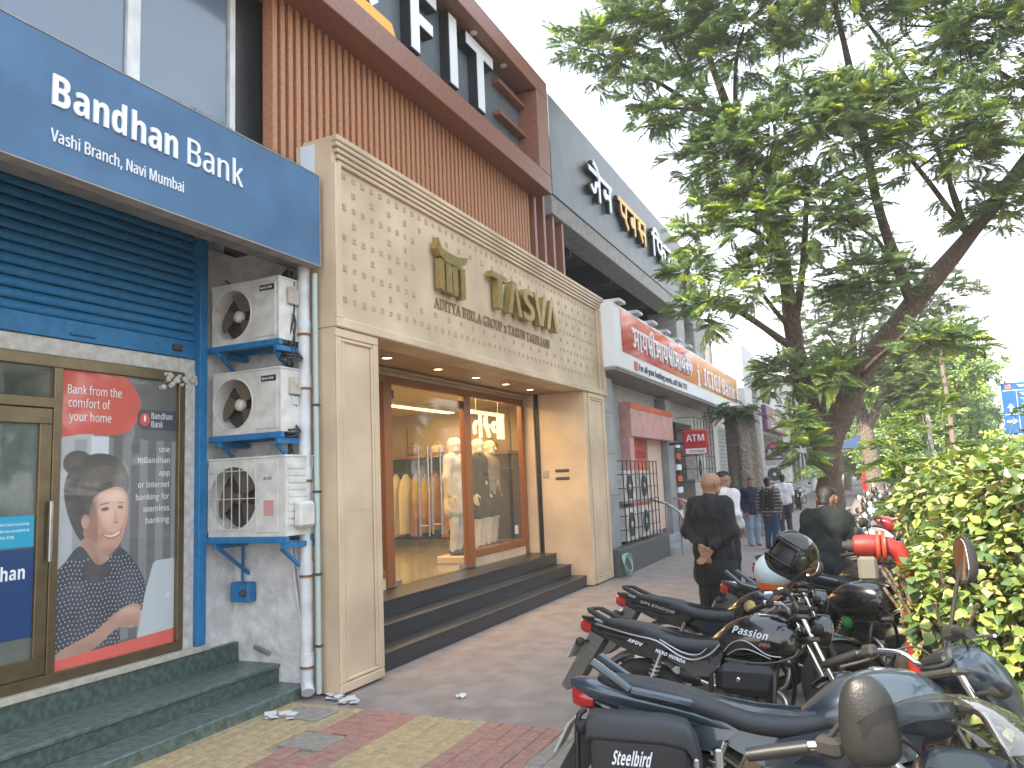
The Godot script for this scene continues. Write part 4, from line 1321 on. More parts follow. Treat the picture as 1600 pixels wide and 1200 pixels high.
# ------------------------------------------------------------------ grey fascia with Devanagari letters
func make_grey_front() -> void:
	var s := thing("grey_fascia_building", "terrace building with a tall slate grey fascia above a dark open floor", "building", Vector3(-5, 4, -16))
	var off := xf_at(-s.position)
	var P := func(nm: String, m: MB, mat: Material) -> MeshInstance3D: return part(s, nm, m, mat, off)
	P.call("fascia", bb(Vector3(-4.45, 6.12, -11.0), Vector3(-4.2, 7.82, -21.7), 0.006), mats.sign_grey)
	P.call("beam", bb(Vector3(-4.7, 5.8, -11.0), Vector3(-4.22, 6.118, -21.7), 0.01), mats.beam_grey)
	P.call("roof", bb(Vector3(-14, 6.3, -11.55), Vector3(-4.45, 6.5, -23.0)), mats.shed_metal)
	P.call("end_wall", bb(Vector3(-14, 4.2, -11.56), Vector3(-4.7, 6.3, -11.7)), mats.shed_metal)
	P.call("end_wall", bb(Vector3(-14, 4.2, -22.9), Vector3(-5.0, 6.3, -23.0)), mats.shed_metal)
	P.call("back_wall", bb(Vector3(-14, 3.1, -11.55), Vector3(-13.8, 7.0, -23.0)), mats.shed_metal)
	P.call("floor_slab", bb(Vector3(-14, 3.9, -12.3), Vector3(-4.6, 4.2, -26)), mats.pale_concrete)
	for z in [-13.0, -15.5, -18.0, -20.5]:
		P.call("roof_beam", bb(Vector3(-9.5, 5.7, z), Vector3(-4.7, 6.2, z - 0.15)), mats.dark_grey)
	P.call("pillar", bb(Vector3(-5.0, 4.2, -19.6), Vector3(-4.24, 5.8, -20.5), 0.02), mats.pale_concrete)
	P.call("pillar", bb(Vector3(-5.0, 4.2, -21.8), Vector3(-4.24, 7.2, -23.0), 0.02), mats.pale_concrete)
	P.call("upper_wall", bb(Vector3(-9.9, 4.2, -23.0), Vector3(-4.6, 6.6, -26.5), 0.02), mats.pale_concrete)
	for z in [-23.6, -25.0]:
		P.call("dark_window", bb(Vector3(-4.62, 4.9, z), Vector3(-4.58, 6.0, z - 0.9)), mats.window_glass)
	for z in [-22.6, -23.1, -23.6, -24.1, -24.6, -25.1, -25.6]:
		P.call("baluster", bb(Vector3(-4.3, 4.2, z), Vector3(-4.27, 4.9, z - 0.03)), mats.dark_grey)
	P.call("handrail", bb(Vector3(-4.31, 4.9, -22.5), Vector3(-4.26, 4.95, -26.4)), mats.dark_grey)
	var words := [[["ja", "e", "na"], -12.55, 1.35, "letter_white"], [["ey", "ka_half", "sa"], -14.3, 2.1, "letter_yellow"], [["i", "pha", "tta"], -16.9, 2.1, "letter_white"]]
	var k := 0
	for w in words:
		var t := thing("fascia_word", ["white Devanagari word nearest the brown frame on the grey fascia", "golden Devanagari word in the middle of the grey fascia", "white Devanagari word by the tree on the grey fascia"][k], "sign", Vector3(-4.2, 6.62, w[1]), "raised words on the grey fascia")
		k += 1
		part(t, "letter_side", deva_mesh(w[0], w[2], 0.5, 0.106, 0.07, Transform3D(WALL, Vector3(0.02, 0, 0))), mats.letter_side)
		part(t, "letter_face", deva_mesh(w[0], w[2], 0.5, 0.10, 0.012, Transform3D(WALL, Vector3(0.11, 0, 0))), mats[w[3]])

# ------------------------------------------------------------------ second bank: red sign, white front, cages
func make_red_bank() -> void:
	var s := thing("red_sign_bank", "white shop front bank with grey plinth, caged condensers and roller shutter", "building", Vector3(-4, 0, -18))
	var off := xf_at(-s.position)
	var W := mk("tile_white", lin(0.62, 0.60, 0.57), 0.6, "grime", 0.4)
	var GT := mk("tile_grey", lin(0.34, 0.36, 0.38), 0.35, "blotch", 0.4)
	var P := func(nm: String, m: MB, mat: Material) -> MeshInstance3D: return part(s, nm, m, mat, off)
	P.call("wall", bb(Vector3(-9.9, 0, -12.75), Vector3(-4.35, 3.9, -18.2)), W)
	P.call("wall", bb(Vector3(-9.9, 0, -21.0), Vector3(-4.35, 3.9, -28.4)), W)
	P.call("wall", bb(Vector3(-9.9, 2.9, -18.2), Vector3(-4.35, 3.9, -21.0)), W)
	P.call("recess_back", bb(Vector3(-9.9, 0, -18.2), Vector3(-8.6, 2.9, -21.0)), mats.recess_wall)
	P.call("recess_floor", bb(Vector3(-8.6, 0, -18.2), Vector3(-4.4, 0.2, -21.0)), mats.recess_wall)
	P.call("plinth", bb(Vector3(-4.4, -0.02, -12.14), Vector3(-3.8, 0.44, -15.5), 0.01), mk("plinth_grey", lin(0.10, 0.105, 0.105), 0.5, "grime", 0.5))
	P.call("pilaster", bb(Vector3(-4.6, 0.44, -12.16), Vector3(-3.95, 3.3, -12.75), 0.008), GT)
	for y in [1.3, 2.0, 2.7]:
		P.call("tile_joint", bb(Vector3(-4.0, y, -12.155), Vector3(-3.948, y + 0.006, -12.752)), mats.dark_grey)
	P.call("red_lining", bb(Vector3(-4.36, 2.3, -12.75), Vector3(-4.33, 3.4, -13.6)), mk("maroon", lin(0.10, 0.025, 0.02), 0.6))
	P.call("pilaster", bb(Vector3(-4.4, 0.44, -13.5), Vector3(-4.2, 3.3, -13.9), 0.008), GT)
	# porch board and the reddish doorway
	P.call("porch_board", bb(Vector3(-4.36, 2.35, -13.95), Vector3(-4.0, 3.0, -17.3), 0.01), mk("pale_red", lin(0.66, 0.36, 0.32), 0.5, "blotch", 0.6))
	P.call("porch_stripe", bb(Vector3(-4.0, 2.88, -13.95), Vector3(-3.99, 2.99, -17.3)), mats.red_orange)
	P.call("door_jamb", bb(Vector3(-4.36, 0.44, -13.95), Vector3(-4.05, 2.35, -14.25)), mk("pale_red", lin(0.66, 0.36, 0.32), 0.5))
	var dp := P.call("door_panel", bb(Vector3(-4.36, 0.44, -15.0), Vector3(-4.3, 2.35, -15.9)), mats.red_orange) as MeshInstance3D
	for k in 4:
		part(dp, "door_stripe", bb(Vector3(-4.3, 0.7 + k * 0.42, -15.0), Vector3(-4.295, 0.85 + k * 0.42, -15.9)), mk("maroon2", lin(0.35, 0.03, 0.03), 0.5))
	P.call("door_glass", bb(Vector3(-4.345, 0.5, -14.3), Vector3(-4.335, 2.3, -14.95)), mats.glass_blue)
	P.call("wall_panel", bb(Vector3(-4.36, 0.44, -15.95), Vector3(-4.25, 2.4, -17.1), 0.006), mk("peach", lin(0.62, 0.47, 0.37), 0.6))
	P.call("pilaster", bb(Vector3(-4.4, 0.2, -17.15), Vector3(-4.1, 3.3, -17.7), 0.008), GT)
	for k in 8:
		P.call("banner_stripe", bb(Vector3(-4.1, 0.4 + k * 0.26, -17.75), Vector3(-4.05, 0.4 + k * 0.26 + 0.13, -18.15)), mats.red_orange if k % 2 == 0 else mats.white_sign)
	P.call("entry_step", bb(Vector3(-4.4, -0.02, -15.5), Vector3(-3.7, 0.16, -19.0), 0.01), GT)
	P.call("entry_step", bb(Vector3(-4.4, 0.16, -15.5), Vector3(-4.0, 0.32, -19.0), 0.01), GT)
	# shutter with ribs
	var sh := P.call("roller_shutter", bb(Vector3(-4.34, 0.2, -23.6), Vector3(-4.2, 3.0, -28.0)), mk("shutter_grey", lin(0.36, 0.38, 0.38), 0.5, "grime", 0.5)) as MeshInstance3D
	for k in 24:
		part(sh, "slat", bb(Vector3(-4.2, 0.22 + k * 0.115, -23.6), Vector3(-4.175, 0.31 + k * 0.115, -28.0), 0.008), mats.shutter_grey)
	P.call("pilaster", bb(Vector3(-4.4, 0, -22.9), Vector3(-4.1, 3.4, -23.55), 0.01), W)
	P.call("parapet", bb(Vector3(-5.0, 3.9, -12.3), Vector3(-4.3, 4.25, -26), 0.01), mats.pale_concrete)
	# stainless handrails
	for q in [-15.7, -17.3]:
		var hr := thing("handrail", "stainless handrail at the near side of the bank entrance" if q == -15.7 else "stainless handrail at the far side of the bank entrance", "handrail", Vector3(-3.9, 0, q))
		var m := MB.new()
		m.tube([Vector3(-0.35, 1.12, 0), Vector3(0.05, 1.02, 0), Vector3(0.28, 0.86, 0), Vector3(0.34, 0.78, 0), Vector3(0.34, 0.72, 0)], 0.024, 8)
		part(hr, "rail", m, mats.steel)
		m = MB.new()
		m.tube([Vector3(0.02, 0.0, 0), Vector3(0.02, 1.02, 0)], 0.02, 8)
		part(hr, "post", m, mats.steel)
		m = MB.new()
		m.tube([Vector3(0.3, 0.0, 0), Vector3(0.3, 0.82, 0)], 0.02, 8)
		part(hr, "post", m, mats.steel)
	# sign box
	var b := thing("red_bank_sign", "long red and orange light box sign with white Devanagari and Latin lettering", "sign", Vector3(-3.7, 3.4, -18))
	off = xf_at(-b.position)
	var box := part(b, "box", bb(Vector3(-4.0, 3.42, -12.14), Vector3(-3.66, 4.52, -25.2), 0.02), mats.white_sign, off)
	var d := Board.new(512, 64, Color8(200, 60, 40))
	for y in 64:   # the board is printed orange at the top, maroon at the foot
		d.im.fill_rect(Rect2i(0, y, 512, 1), Color8(244, 100, 56).lerp(Color8(196, 52, 56), y / 63.0))
	var m := MB.new()
	m.quad_uv(Vector3(-3.655, 3.72, -12.5), Vector3(-3.655, 3.72, -24.9), Vector3(-3.655, 4.46, -24.9), Vector3(-3.655, 4.46, -12.5))
	part(b, "face", m, d.material("red_board", 0.1), off)
	var tx := part(b, "lettering", deva_mesh(["a", "aa", "ya", "sa", "ii", "a", "aa", "ya", "sa", "ii", "a", "aa", "ya", "ba", "o", "ka"], 4.9, 0.36, 0.06, 0.012, Transform3D(WALL, Vector3(-3.652, 3.86, -13.1))), mats.letter_white, off)
	letters(b, "lettering", "For all your banking needs, call 3366 7777", "sans", Vector3(-3.655, 3.5, -13.5), WALL, 4.0, 0.12, 0.006, mats.dark_grey).transform.origin -= b.position
	var bl := part(b, "bullet", bx(Vector3(-3.652, 3.56, -13.3), Vector3(0.012, 0.16, 0.2), 0.04), mats.red_orange, off)
	letters(b, "lettering", "i", "serif_bold", Vector3(-3.652, 3.72, -18.75), WALL, 0.35, 0.52, 0.008, mats.letter_white).transform.origin -= b.position
	letters(b, "lettering", "ICICI Bank", "sans_bold", Vector3(-3.652, 3.8, -19.6), WALL, 4.9, 0.46, 0.008, mats.letter_white).transform.origin -= b.position
	part(b, "underside", bb(Vector3(-4.35, 3.38, -12.16), Vector3(-3.7, 3.418, -25.2)), mats.beam_grey, off)
	for k in 6:
		var fl := part(b, "flood_lamp", bx(Vector3(-3.72, 4.56, -12.4 - k * 1.1), Vector3(0.3, 0.06, 0.34), 0.01), mats.white_paint, off)
		part(fl, "arm", bx(Vector3(-3.88, 4.53, -12.4 - k * 1.1), Vector3(0.2, 0.03, 0.04)), mats.dark_grey)
	# cages with condensers
	var cg := thing("condenser_cage", "black steel mesh cage round white condensers on the grey plinth", "cage", Vector3(-3.9, 0.46, -12.9))
	cage(cg, 2.3, 1.42, 0.35, 9, 6)
	for k in 4:
		var a := Vector3(-3.98, 0.47 + (0.0 if k % 2 == 0 else 0.66), -13.25 - (k / 2) * 0.95)
		small_condenser("white condenser in the cage, %s %s" % ["lower" if k % 2 == 0 else "upper", "near one" if k < 2 else "far one"], a, 0.7, 0.58)
	cg = thing("condenser_cage", "black mesh cage of condensers under the bank's end, behind the red lamp sign", "cage", Vector3(-3.9, 1.4, -19.2))
	cage(cg, 2.4, 1.6, 0.5, 6, 5)
	small_condenser("white condenser in the far cage beyond the red sign", Vector3(-4.05, 1.45, -20.0), 0.8, 0.6)
	small_condenser("upper white condenser in the far cage beyond the red sign", Vector3(-4.05, 2.15, -21.0), 0.8, 0.6)
	# projecting lamp sign
	var a := thing("red_lamp_sign", "square red projecting sign with white capitals", "sign", Vector3(-3.5, 2.0, -17.3))
	part(a, "box", bx(Vector3(0, 0.3, 0), Vector3(0.56, 0.56, 0.14), 0.04), mats.red_sign)
	part(a, "white_strip", bx(Vector3(0, 0.1, 0.072), Vector3(0.46, 0.12, 0.006), 0.002), mats.white_sign)
	letters(a, "lettering", "ATM", "sans_bold", Vector3(-0.2, 0.32, 0.07), Basis(), 0.4, 0.15, 0.006, mats.letter_white)
	letters(a, "lettering", "ICICI Bank", "sans_bold", Vector3(-0.14, 0.075, 0.076), Basis(), 0.33, 0.05, 0.004, mats.bank_blue)
	part(a, "bracket", bb(Vector3(-0.85, 0.26, 0.03), Vector3(-0.27, 0.32, -0.03)), mats.dark_grey)
	# coiled hose at the corner
	m = MB.new()
	for k in 4:
		m.torus(Vector3(0, 0.2 + k * 0.01, k * 0.02), Vector3(1, 0.15 * k, 0.1), 0.17 - 0.01 * k, 0.011, 24, 6)
	one("garden_hose", m, mk("hose_green", lin(0.25, 0.42, 0.36), 0.5), "pale green coiled hose at the corner beyond the cream pillar", "hose", xf_at(Vector3(-3.72, 0, -12.32)))

func cage(par: Node, length: float, h: float, depth: float, nz: int, ny: int) -> void:
	var M: Material = mats.black_plastic
	for k in nz + 1:
		var z := -length * k / nz
		part(par, "upright", bb(Vector3(-0.008, 0, z - 0.008), Vector3(0.008, h, z + 0.008)), M)
	for k in ny + 1:
		part(par, "crossbar", bb(Vector3(0.009, h * k / ny - 0.008, 0), Vector3(0.021, h * k / ny + 0.008, -length)), M)
	part(par, "end_frame", bb(Vector3(-depth, 0, 0.0), Vector3(-depth + 0.03, h, 0.03)), M)
	for k in ny + 1:
		part(par, "end_bar", bb(Vector3(-depth, h * k / ny - 0.008, 0.01), Vector3(-0.01, h * k / ny + 0.008, 0.022)), M)

func small_condenser(label: String, at: Vector3, w: float, h: float) -> void:
	var a := thing("air_conditioner", label, "air conditioner", at, "condensers along the shop fronts")
	part(a, "casing", bb(Vector3(-0.3, 0, 0), Vector3(0, h, -w), 0.012), mats.ac_white)
	var m := MB.new()
	m.lathe(Vector3(0.001, h * 0.5, -w * 0.36), Vector3(1, 0, 0), [Vector2(h * 0.42, 0), Vector2(h * 0.42, 0.012), Vector2(h * 0.38, 0.012)], 22)
	part(a, "fan_ring", m, mats.ac_white)
	m = MB.new()
	m.lathe(Vector3(0.006, h * 0.5, -w * 0.36), Vector3(1, 0, 0), [Vector2(h * 0.37, 0), Vector2(h * 0.37, 0.01)], 22)
	var f := part(a, "fan", m, mats.ac_dark)
	m = MB.new()
	m.lathe(Vector3(0.018, h * 0.5, -w * 0.36), Vector3(1, 0, 0), [Vector2(h * 0.1, 0), Vector2(h * 0.08, 0.01)], 14)
	part(f, "hub", m, mats.ac_white)

# ------------------------------------------------------------------ purple sign shop and the white blocks down the street
func make_far_fronts() -> void:
	var s := thing("purple_sign_shop", "narrow shop front with dark entrance under a purple sign", "building", Vector3(-4, 0, -32))
	var off := xf_at(-s.position)
	var P := func(nm: String, m: MB, mat: Material) -> MeshInstance3D: return part(s, nm, m, mat, off)
	P.call("wall", bb(Vector3(-9, 0, -28.4), Vector3(-3.9, 6.2, -31.4)), mats.white_wall)
	P.call("wall", bb(Vector3(-9, 0, -38.5), Vector3(-3.9, 6.2, -44)), mats.white_wall)
	P.call("wall", bb(Vector3(-9, 3.1, -31.4), Vector3(-3.9, 6.2, -38.5)), mats.white_wall)
	P.call("recess_back", bb(Vector3(-9, 0, -31.4), Vector3(-8.4, 3.1, -38.5)), mats.recess_wall)
	P.call("recess_floor", bb(Vector3(-8.4, 0, -31.4), Vector3(-3.95, 0.15, -38.5)), mats.recess_wall)
	P.call("pilaster", bb(Vector3(-3.95, 0, -30.4), Vector3(-3.7, 5.0, -31.2), 0.02), mats.pale_concrete)
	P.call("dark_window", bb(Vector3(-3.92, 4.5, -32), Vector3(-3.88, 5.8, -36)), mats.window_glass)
	P.call("pilaster", bb(Vector3(-3.95, 0, -38.6), Vector3(-3.7, 5.0, -39.6), 0.02), mats.white_paint)
	var b := thing("purple_bank_sign", "purple fascia sign with pale lettering beyond the tree trunk", "sign", Vector3(-3.6, 3.2, -35))
	part(b, "board", bb(Vector3(-0.3, 0, 3.2), Vector3(0, 1.0, -5.2), 0.02), mk("purple", lin(0.12, 0.04, 0.13), 0.5))
	part(b, "pink_face", bb(Vector3(0, 0.06, 3.0), Vector3(0.012, 0.94, -5.0)), mk("pink_sign", lin(0.38, 0.20, 0.26), 0.5))
	letters(b, "lettering", "AXIS", "sans_bold", Vector3(0.012, 0.5, 1.2), WALL, 3.4, 0.28, 0.01, mats.letter_white)
	letters(b, "lettering", "AXIS BANK", "sans_bold", Vector3(0.012, 0.15, 1.6), WALL, 4.2, 0.2, 0.01, mats.letter_white)
	var a := thing("purple_lamp_sign", "round topped purple projecting sign with white capitals", "sign", Vector3(-3.35, 1.98, -31.6))
	var m := MB.new()
	var pl := PackedVector2Array([Vector2(-0.38, 0), Vector2(0.38, 0), Vector2(0.38, 0.35)])
	for k in 9:
		var t := PI * k / 8.0
		pl.append(Vector2(0.38 * cos(t), 0.35 + 0.38 * sin(t)))
	m.prism(pl, 0.12, xf_at(Vector3(0, 0, -0.06)))
	part(a, "box", m, mats.purple)
	letters(a, "lettering", "ATM", "sans_bold", Vector3(-0.3, 0.22, 0.06), Basis(), 0.6, 0.2, 0.006, mats.letter_white)
	part(a, "red_dot", bx(Vector3(-0.06, 0.55, 0.063), Vector3(0.22, 0.14, 0.008), 0.05), mats.red_orange)
	letters(a, "lettering", "AXIS BANK", "sans_bold", Vector3(-0.2, 0.08, 0.06), Basis(), 0.4, 0.07, 0.006, mats.letter_white)
	part(a, "bracket", bb(Vector3(-0.7, 0.3, 0.03), Vector3(-0.38, 0.36, -0.03)), mats.dark_grey)
	var c := thing("air_conditioner", "condenser with a dark round fan on a stand under the purple sign", "air conditioner", Vector3(-3.25, 1.12, -31.0))
	part(c, "casing", bx(Vector3(0, 0.32, 0), Vector3(0.95, 0.64, 0.32), 0.02), mats.ac_white)
	m = MB.new()
	m.lathe(Vector3(-0.12, 0.32, 0.16), Vector3(0, 0, 1), [Vector2(0.26, 0), Vector2(0.26, 0.01)], 22)
	var f := part(c, "fan", m, mats.ac_dark)
	m = MB.new()
	m.lathe(Vector3(-0.12, 0.32, 0.17), Vector3(0, 0, 1), [Vector2(0.06, 0), Vector2(0.05, 0.01)], 12)
	part(f, "hub", m, mats.ac_white)
	for x in [-0.4, 0.4]:
		part(c, "stand_leg", bb(Vector3(x - 0.025, -1.12, 0.1), Vector3(x + 0.025, 0, 0.05)), mats.black_plastic)
	part(c, "stand_top", bb(Vector3(-0.46, -0.05, 0.12), Vector3(0.46, 0, -0.14)), mats.black_plastic)
	# far blocks
	var specs := [[-44.0, -56.0, 6.5, "plain white block beyond the purple sign shop"], [-56.2, -72.0, 8.0, "pale far block at the end of the shop row"], [-72.2, -100.0, 10.0, "farthest pale block of the shop row"]]
	for q in specs:
		var w := thing("far_building", q[3], "building", Vector3(-4, 0, q[0]), "blocks down the street")
		part(w, "wall", bb(Vector3(-8, 0, 0), Vector3(0.1, q[2], q[1] - q[0])), mats.white_wall)
		part(w, "cornice", bb(Vector3(-8, q[2], 0.1), Vector3(0.3, q[2] + 0.3, q[1] - q[0])), mats.pale_concrete)
		var n := int((q[0] - q[1]) / 3.0)
		for k in n:
			for fl in 2:
				var win := part(w, "window", bb(Vector3(0.09, 1.0 + fl * 3.0, -0.8 - k * 3.0), Vector3(0.13, 2.6 + fl * 3.0, -2.2 - k * 3.0), 0.01), mats.dark_grey)
				part(win, "sill", bb(Vector3(0.1, 0.93 + fl * 3.0, -0.7 - k * 3.0), Vector3(0.25, 0.995 + fl * 3.0, -2.3 - k * 3.0)), mats.pale_concrete)

# ------------------------------------------------------------------ motorcycles. local axes: x forward, y up, z the rider's right; rear axle over the origin
func sec(x: float, yc: float, hw: float, ht: float, hb: float, e := 2.4, n := 22) -> PackedVector3Array:
	var r := PackedVector3Array()
	for k in n:
		var a := TAU * k / n
		var c := cos(a); var s := sin(a)
		r.append(Vector3(x, yc + (ht if s > 0 else hb) * signf(s) * pow(absf(s), 2.0 / e), hw * signf(c) * pow(absf(c), 2.0 / e)))
	return r
func loft_of(rows: Array, e := 2.4, n := 22) -> MB:   # rows: [x, yc, half width, up, down]
	var m := MB.new()
	# smooth the rows with a cubic so that panels flow
	var rings := []
	for i in rows.size() - 1:
		var a: Array = rows[maxi(i - 1, 0)]; var b: Array = rows[i]; var c: Array = rows[i + 1]; var d: Array = rows[mini(i + 2, rows.size() - 1)]
		for t in 3:
			var u := t / 3.0
			var v := []
			for k in 5:
				v.append(cubic_interpolate(b[k], c[k], a[k], d[k], u))
			rings.append(sec(v[0], v[1], maxf(v[2], 0.002), maxf(v[3], 0.002), maxf(v[4], 0.002), e, n))
	var l: Array = rows[rows.size() - 1]
	rings.append(sec(l[0], l[1], l[2], l[3], l[4], e, n))
	m.loft(rings)
	return m
func tubes(list: Array, r, sides := 8) -> MB:
	var m := MB.new()
	for l in list:
		m.tube(l, r, sides)
	return m
func smooth_path(pts: Array, per := 5) -> Array:
	var out := []
	for i in pts.size() - 1:
		for k in per:
			out.append((pts[i] as Vector3).cubic_interpolate(pts[i + 1], pts[maxi(i - 1, 0)], pts[mini(i + 2, pts.size() - 1)], k / float(per)))
	out.append(pts[pts.size() - 1])
	return out
func bike_materials() -> void:
	var cc := {"clearcoat_enabled": true, "clearcoat": 1.0, "clearcoat_roughness": 0.05}
	mk("paint_black", lin(0.006, 0.006, 0.007), 0.22, "", 1, "wave_n", 0.02, 0.0, cc)
	mk("paint_slate", lin(0.045, 0.065, 0.085), 0.28, "", 1, "", 0.0, 0.35, cc)
	mk("paint_navy", lin(0.015, 0.02, 0.03), 0.3, "", 1, "", 0.0, 0.2, cc)
	mk("paint_red", lin(0.25, 0.012, 0.012), 0.25, "", 1, "", 0.0, 0.1, cc)
	mk("paint_silver", lin(0.36, 0.36, 0.36), 0.35, "", 1, "", 0.0, 0.5, cc)
	mk("paint_white_dusty", lin(0.52, 0.50, 0.46), 0.5, "grime", 2.0)
	mk("paint_grey_dusty", lin(0.30, 0.28, 0.26), 0.5, "grime", 2.0)
	mk("seat_vinyl", lin(0.04, 0.045, 0.052), 0.5, "speck", 6.0, "fine_n", 0.25)
	mk("seat_dark", lin(0.012, 0.013, 0.015), 0.5, "", 1, "fine_n", 0.3)
	mk("tyre", lin(0.045, 0.042, 0.038), 0.9, "grime", 3.0, "rough_n", 0.5)
	mk("dusty_black", lin(0.035, 0.033, 0.03), 0.7, "grime", 3.0, "fine_n", 0.2)
	mk("dusty_guard", lin(0.16, 0.145, 0.125), 0.75, "grime", 2.0)
	mk("engine_alloy", lin(0.13, 0.125, 0.115), 0.5, "grime", 3.0, "rough_n", 0.3, 0.6)
	mk("engine_black", lin(0.02, 0.02, 0.02), 0.5, "grime", 3.0)
	mk("chrome", lin(0.75, 0.75, 0.76), 0.08, "", 1, "", 0, 1.0)
	mk("chrome_worn", lin(0.55, 0.55, 0.55), 0.25, "grime", 3.0, "", 0, 0.9)
	mk("silver_trim", lin(0.5, 0.5, 0.52), 0.3, "", 1, "", 0, 0.7)
	mk("tail_red", lin(0.45, 0.01, 0.015), 0.12, "", 1, "", 0, 0, cc)
	mk("amber", lin(0.7, 0.28, 0.02), 0.2)
	mk("mirror", lin(0.9, 0.9, 0.9), 0.02, "", 1, "", 0, 1.0)
	mk("lens", lin(0.7, 0.72, 0.74), 0.06, "", 1, "", 0, 0.6)
	mk("plate_yellow", lin(0.6, 0.6, 0.55), 0.5, "grime", 3.0)

func wheel(par: Node, at: Vector3, tr: float, tw: float, alloy: bool) -> void:
	var m := MB.new()
	var rings := []
	# tyre profile swept round the axle (axis z)
	for i in 41:
		var a := TAU * i / 40
		var d := Vector3(cos(a), sin(a), 0)
		var ring := PackedVector3Array()
		for s in 12:
			var t := TAU * s / 12
			ring.append(at + d * (tr - 0.052 + 0.052 * cos(t)) + Vector3(0, 0, tw * sin(t) * 0.5))
		rings.append(ring)
	m.loft(rings, false, false)
	var ty := part(par, "wheel", m, mats.tyre)
	m = MB.new()
	m.torus(at, Vector3(0, 0, 1), tr - 0.1, 0.016, 36, 8, 1.9)
	part(ty, "rim", m, mats.chrome_worn if not alloy else mats.engine_black)
	m = MB.new()
	m.lathe(at - Vector3(0, 0, 0.06), Vector3(0, 0, 1), [Vector2(0.02, -0.03), Vector2(0.075, 0), Vector2(0.082, 0.03), Vector2(0.082, 0.09), Vector2(0.07, 0.12), Vector2(0.02, 0.15)], 18)
	part(ty, "hub", m, mats.engine_alloy)
	m = MB.new()
	if alloy:
		for k in 5:
			var a := TAU * k / 5 + 0.3
			var d := Vector3(cos(a), sin(a), 0)
			m.bar(at + d * 0.06, at + d * (tr - 0.1), 0.034, 0.022, 0.006, Vector3(0, 0, 1))
		part(ty, "spokes", m, mats.engine_black)
	else:
		for k in 36:
			var a := TAU * k / 36
			var b := a + (0.5 if k % 2 else -0.5)
			m.tube([at + Vector3(cos(b) * 0.075, sin(b) * 0.075, 0.03 if k % 4 < 2 else -0.03), at + Vector3(cos(a), sin(a), 0) * (tr - 0.1)], 0.0022, 4)
		var sp := part(ty, "spokes", m, mats.chrome_worn)
		sp.set_meta("kind", "stuff")

func mudguard(at: Vector3, r: float, w: float, a0: float, a1: float) -> MB:
	var m := MB.new()
	var rings := []
	for i in 15:
		var a := lerpf(a0, a1, i / 14.0)
		var d := Vector3(cos(a), sin(a), 0)
		var ring := PackedVector3Array()
		for s in 13:
			var t := -1.0 + 2.0 * s / 12.0
			ring.append(at + d * (r - 0.035 * t * t) + Vector3(0, 0, w * t))
		for s in 13:
			var t := 1.0 - 2.0 * s / 12.0
			ring.append(at + d * (r - 0.006 - 0.035 * t * t) + Vector3(0, 0, (w - 0.004) * t))
		rings.append(ring)
	m.loft(rings)
	return m

func spring(a: Vector3, b: Vector3, r: float, turns: int) -> MB:
	var m := MB.new()
	var z := (b - a).normalized()
	var x := Vector3(0, 0, 1).cross(z).normalized()
	var y := z.cross(x)
	var pts := []
	for i in turns * 10 + 1:
		var t := i / float(turns * 10)
		var ang := TAU * turns * t
		pts.append(a.lerp(b, t) + (x * cos(ang) + y * sin(ang)) * r)
	m.tube(pts, 0.0055, 5)
	return m

func mirror(par: Node, base: Vector3, head: Vector3, face: Vector3, w: float, h: float, big := false, shell: Material = null) -> void:
	var m := MB.new()
	m.tube(smooth_path([base, base.lerp(head, 0.5) + Vector3(0.01, 0.03, 0), head], 4), 0.0075, 7)
	var st := part(par, "mirror_stem", m, mats.dusty_black)
	var z := face.normalized()
	var x := Vector3.UP.cross(z).normalized()
	var y := z.cross(x)
	var rings := []
	for q in [[1.0, 0.004], [1.02, -0.004], [0.95, -0.018], [0.75, -0.032], [0.4, -0.042], [0.05, -0.045]]:
		var ring := PackedVector3Array()
		for k in 24:
			var a := TAU * k / 24
			var c := cos(a); var s := sin(a)
			var e := 2.0 / 2.7
			var taper := 1.0 - (0.18 * s if big else 0.0)
			ring.append(head + x * (signf(c) * pow(absf(c), e) * w * q[0] * taper) + y * (signf(s) * pow(absf(s), e) * h * q[0]) + z * (q[1] * (0.85 if big else 1.0)))
		rings.append(ring)
	m = MB.new()
	m.loft(rings)
	var sh := part(st, "mirror_shell", m, shell if shell else mats.dusty_black)
	m = MB.new()
	rings = []
	for q in [[0.9, 0.0045], [0.88, 0.0065]]:
		var ring := PackedVector3Array()
		for k in 24:
			var a := TAU * k / 24
			var c := cos(a); var s := sin(a)
			var e := 2.0 / 2.7
			ring.append(head + x * (signf(c) * pow(absf(c), e) * w * q[0]) + y * (signf(s) * pow(absf(s), e) * h * q[0]) + z * q[1])
		rings.append(ring)
	m.loft(rings)
	part(st, "mirror_glass", m, mats.mirror)

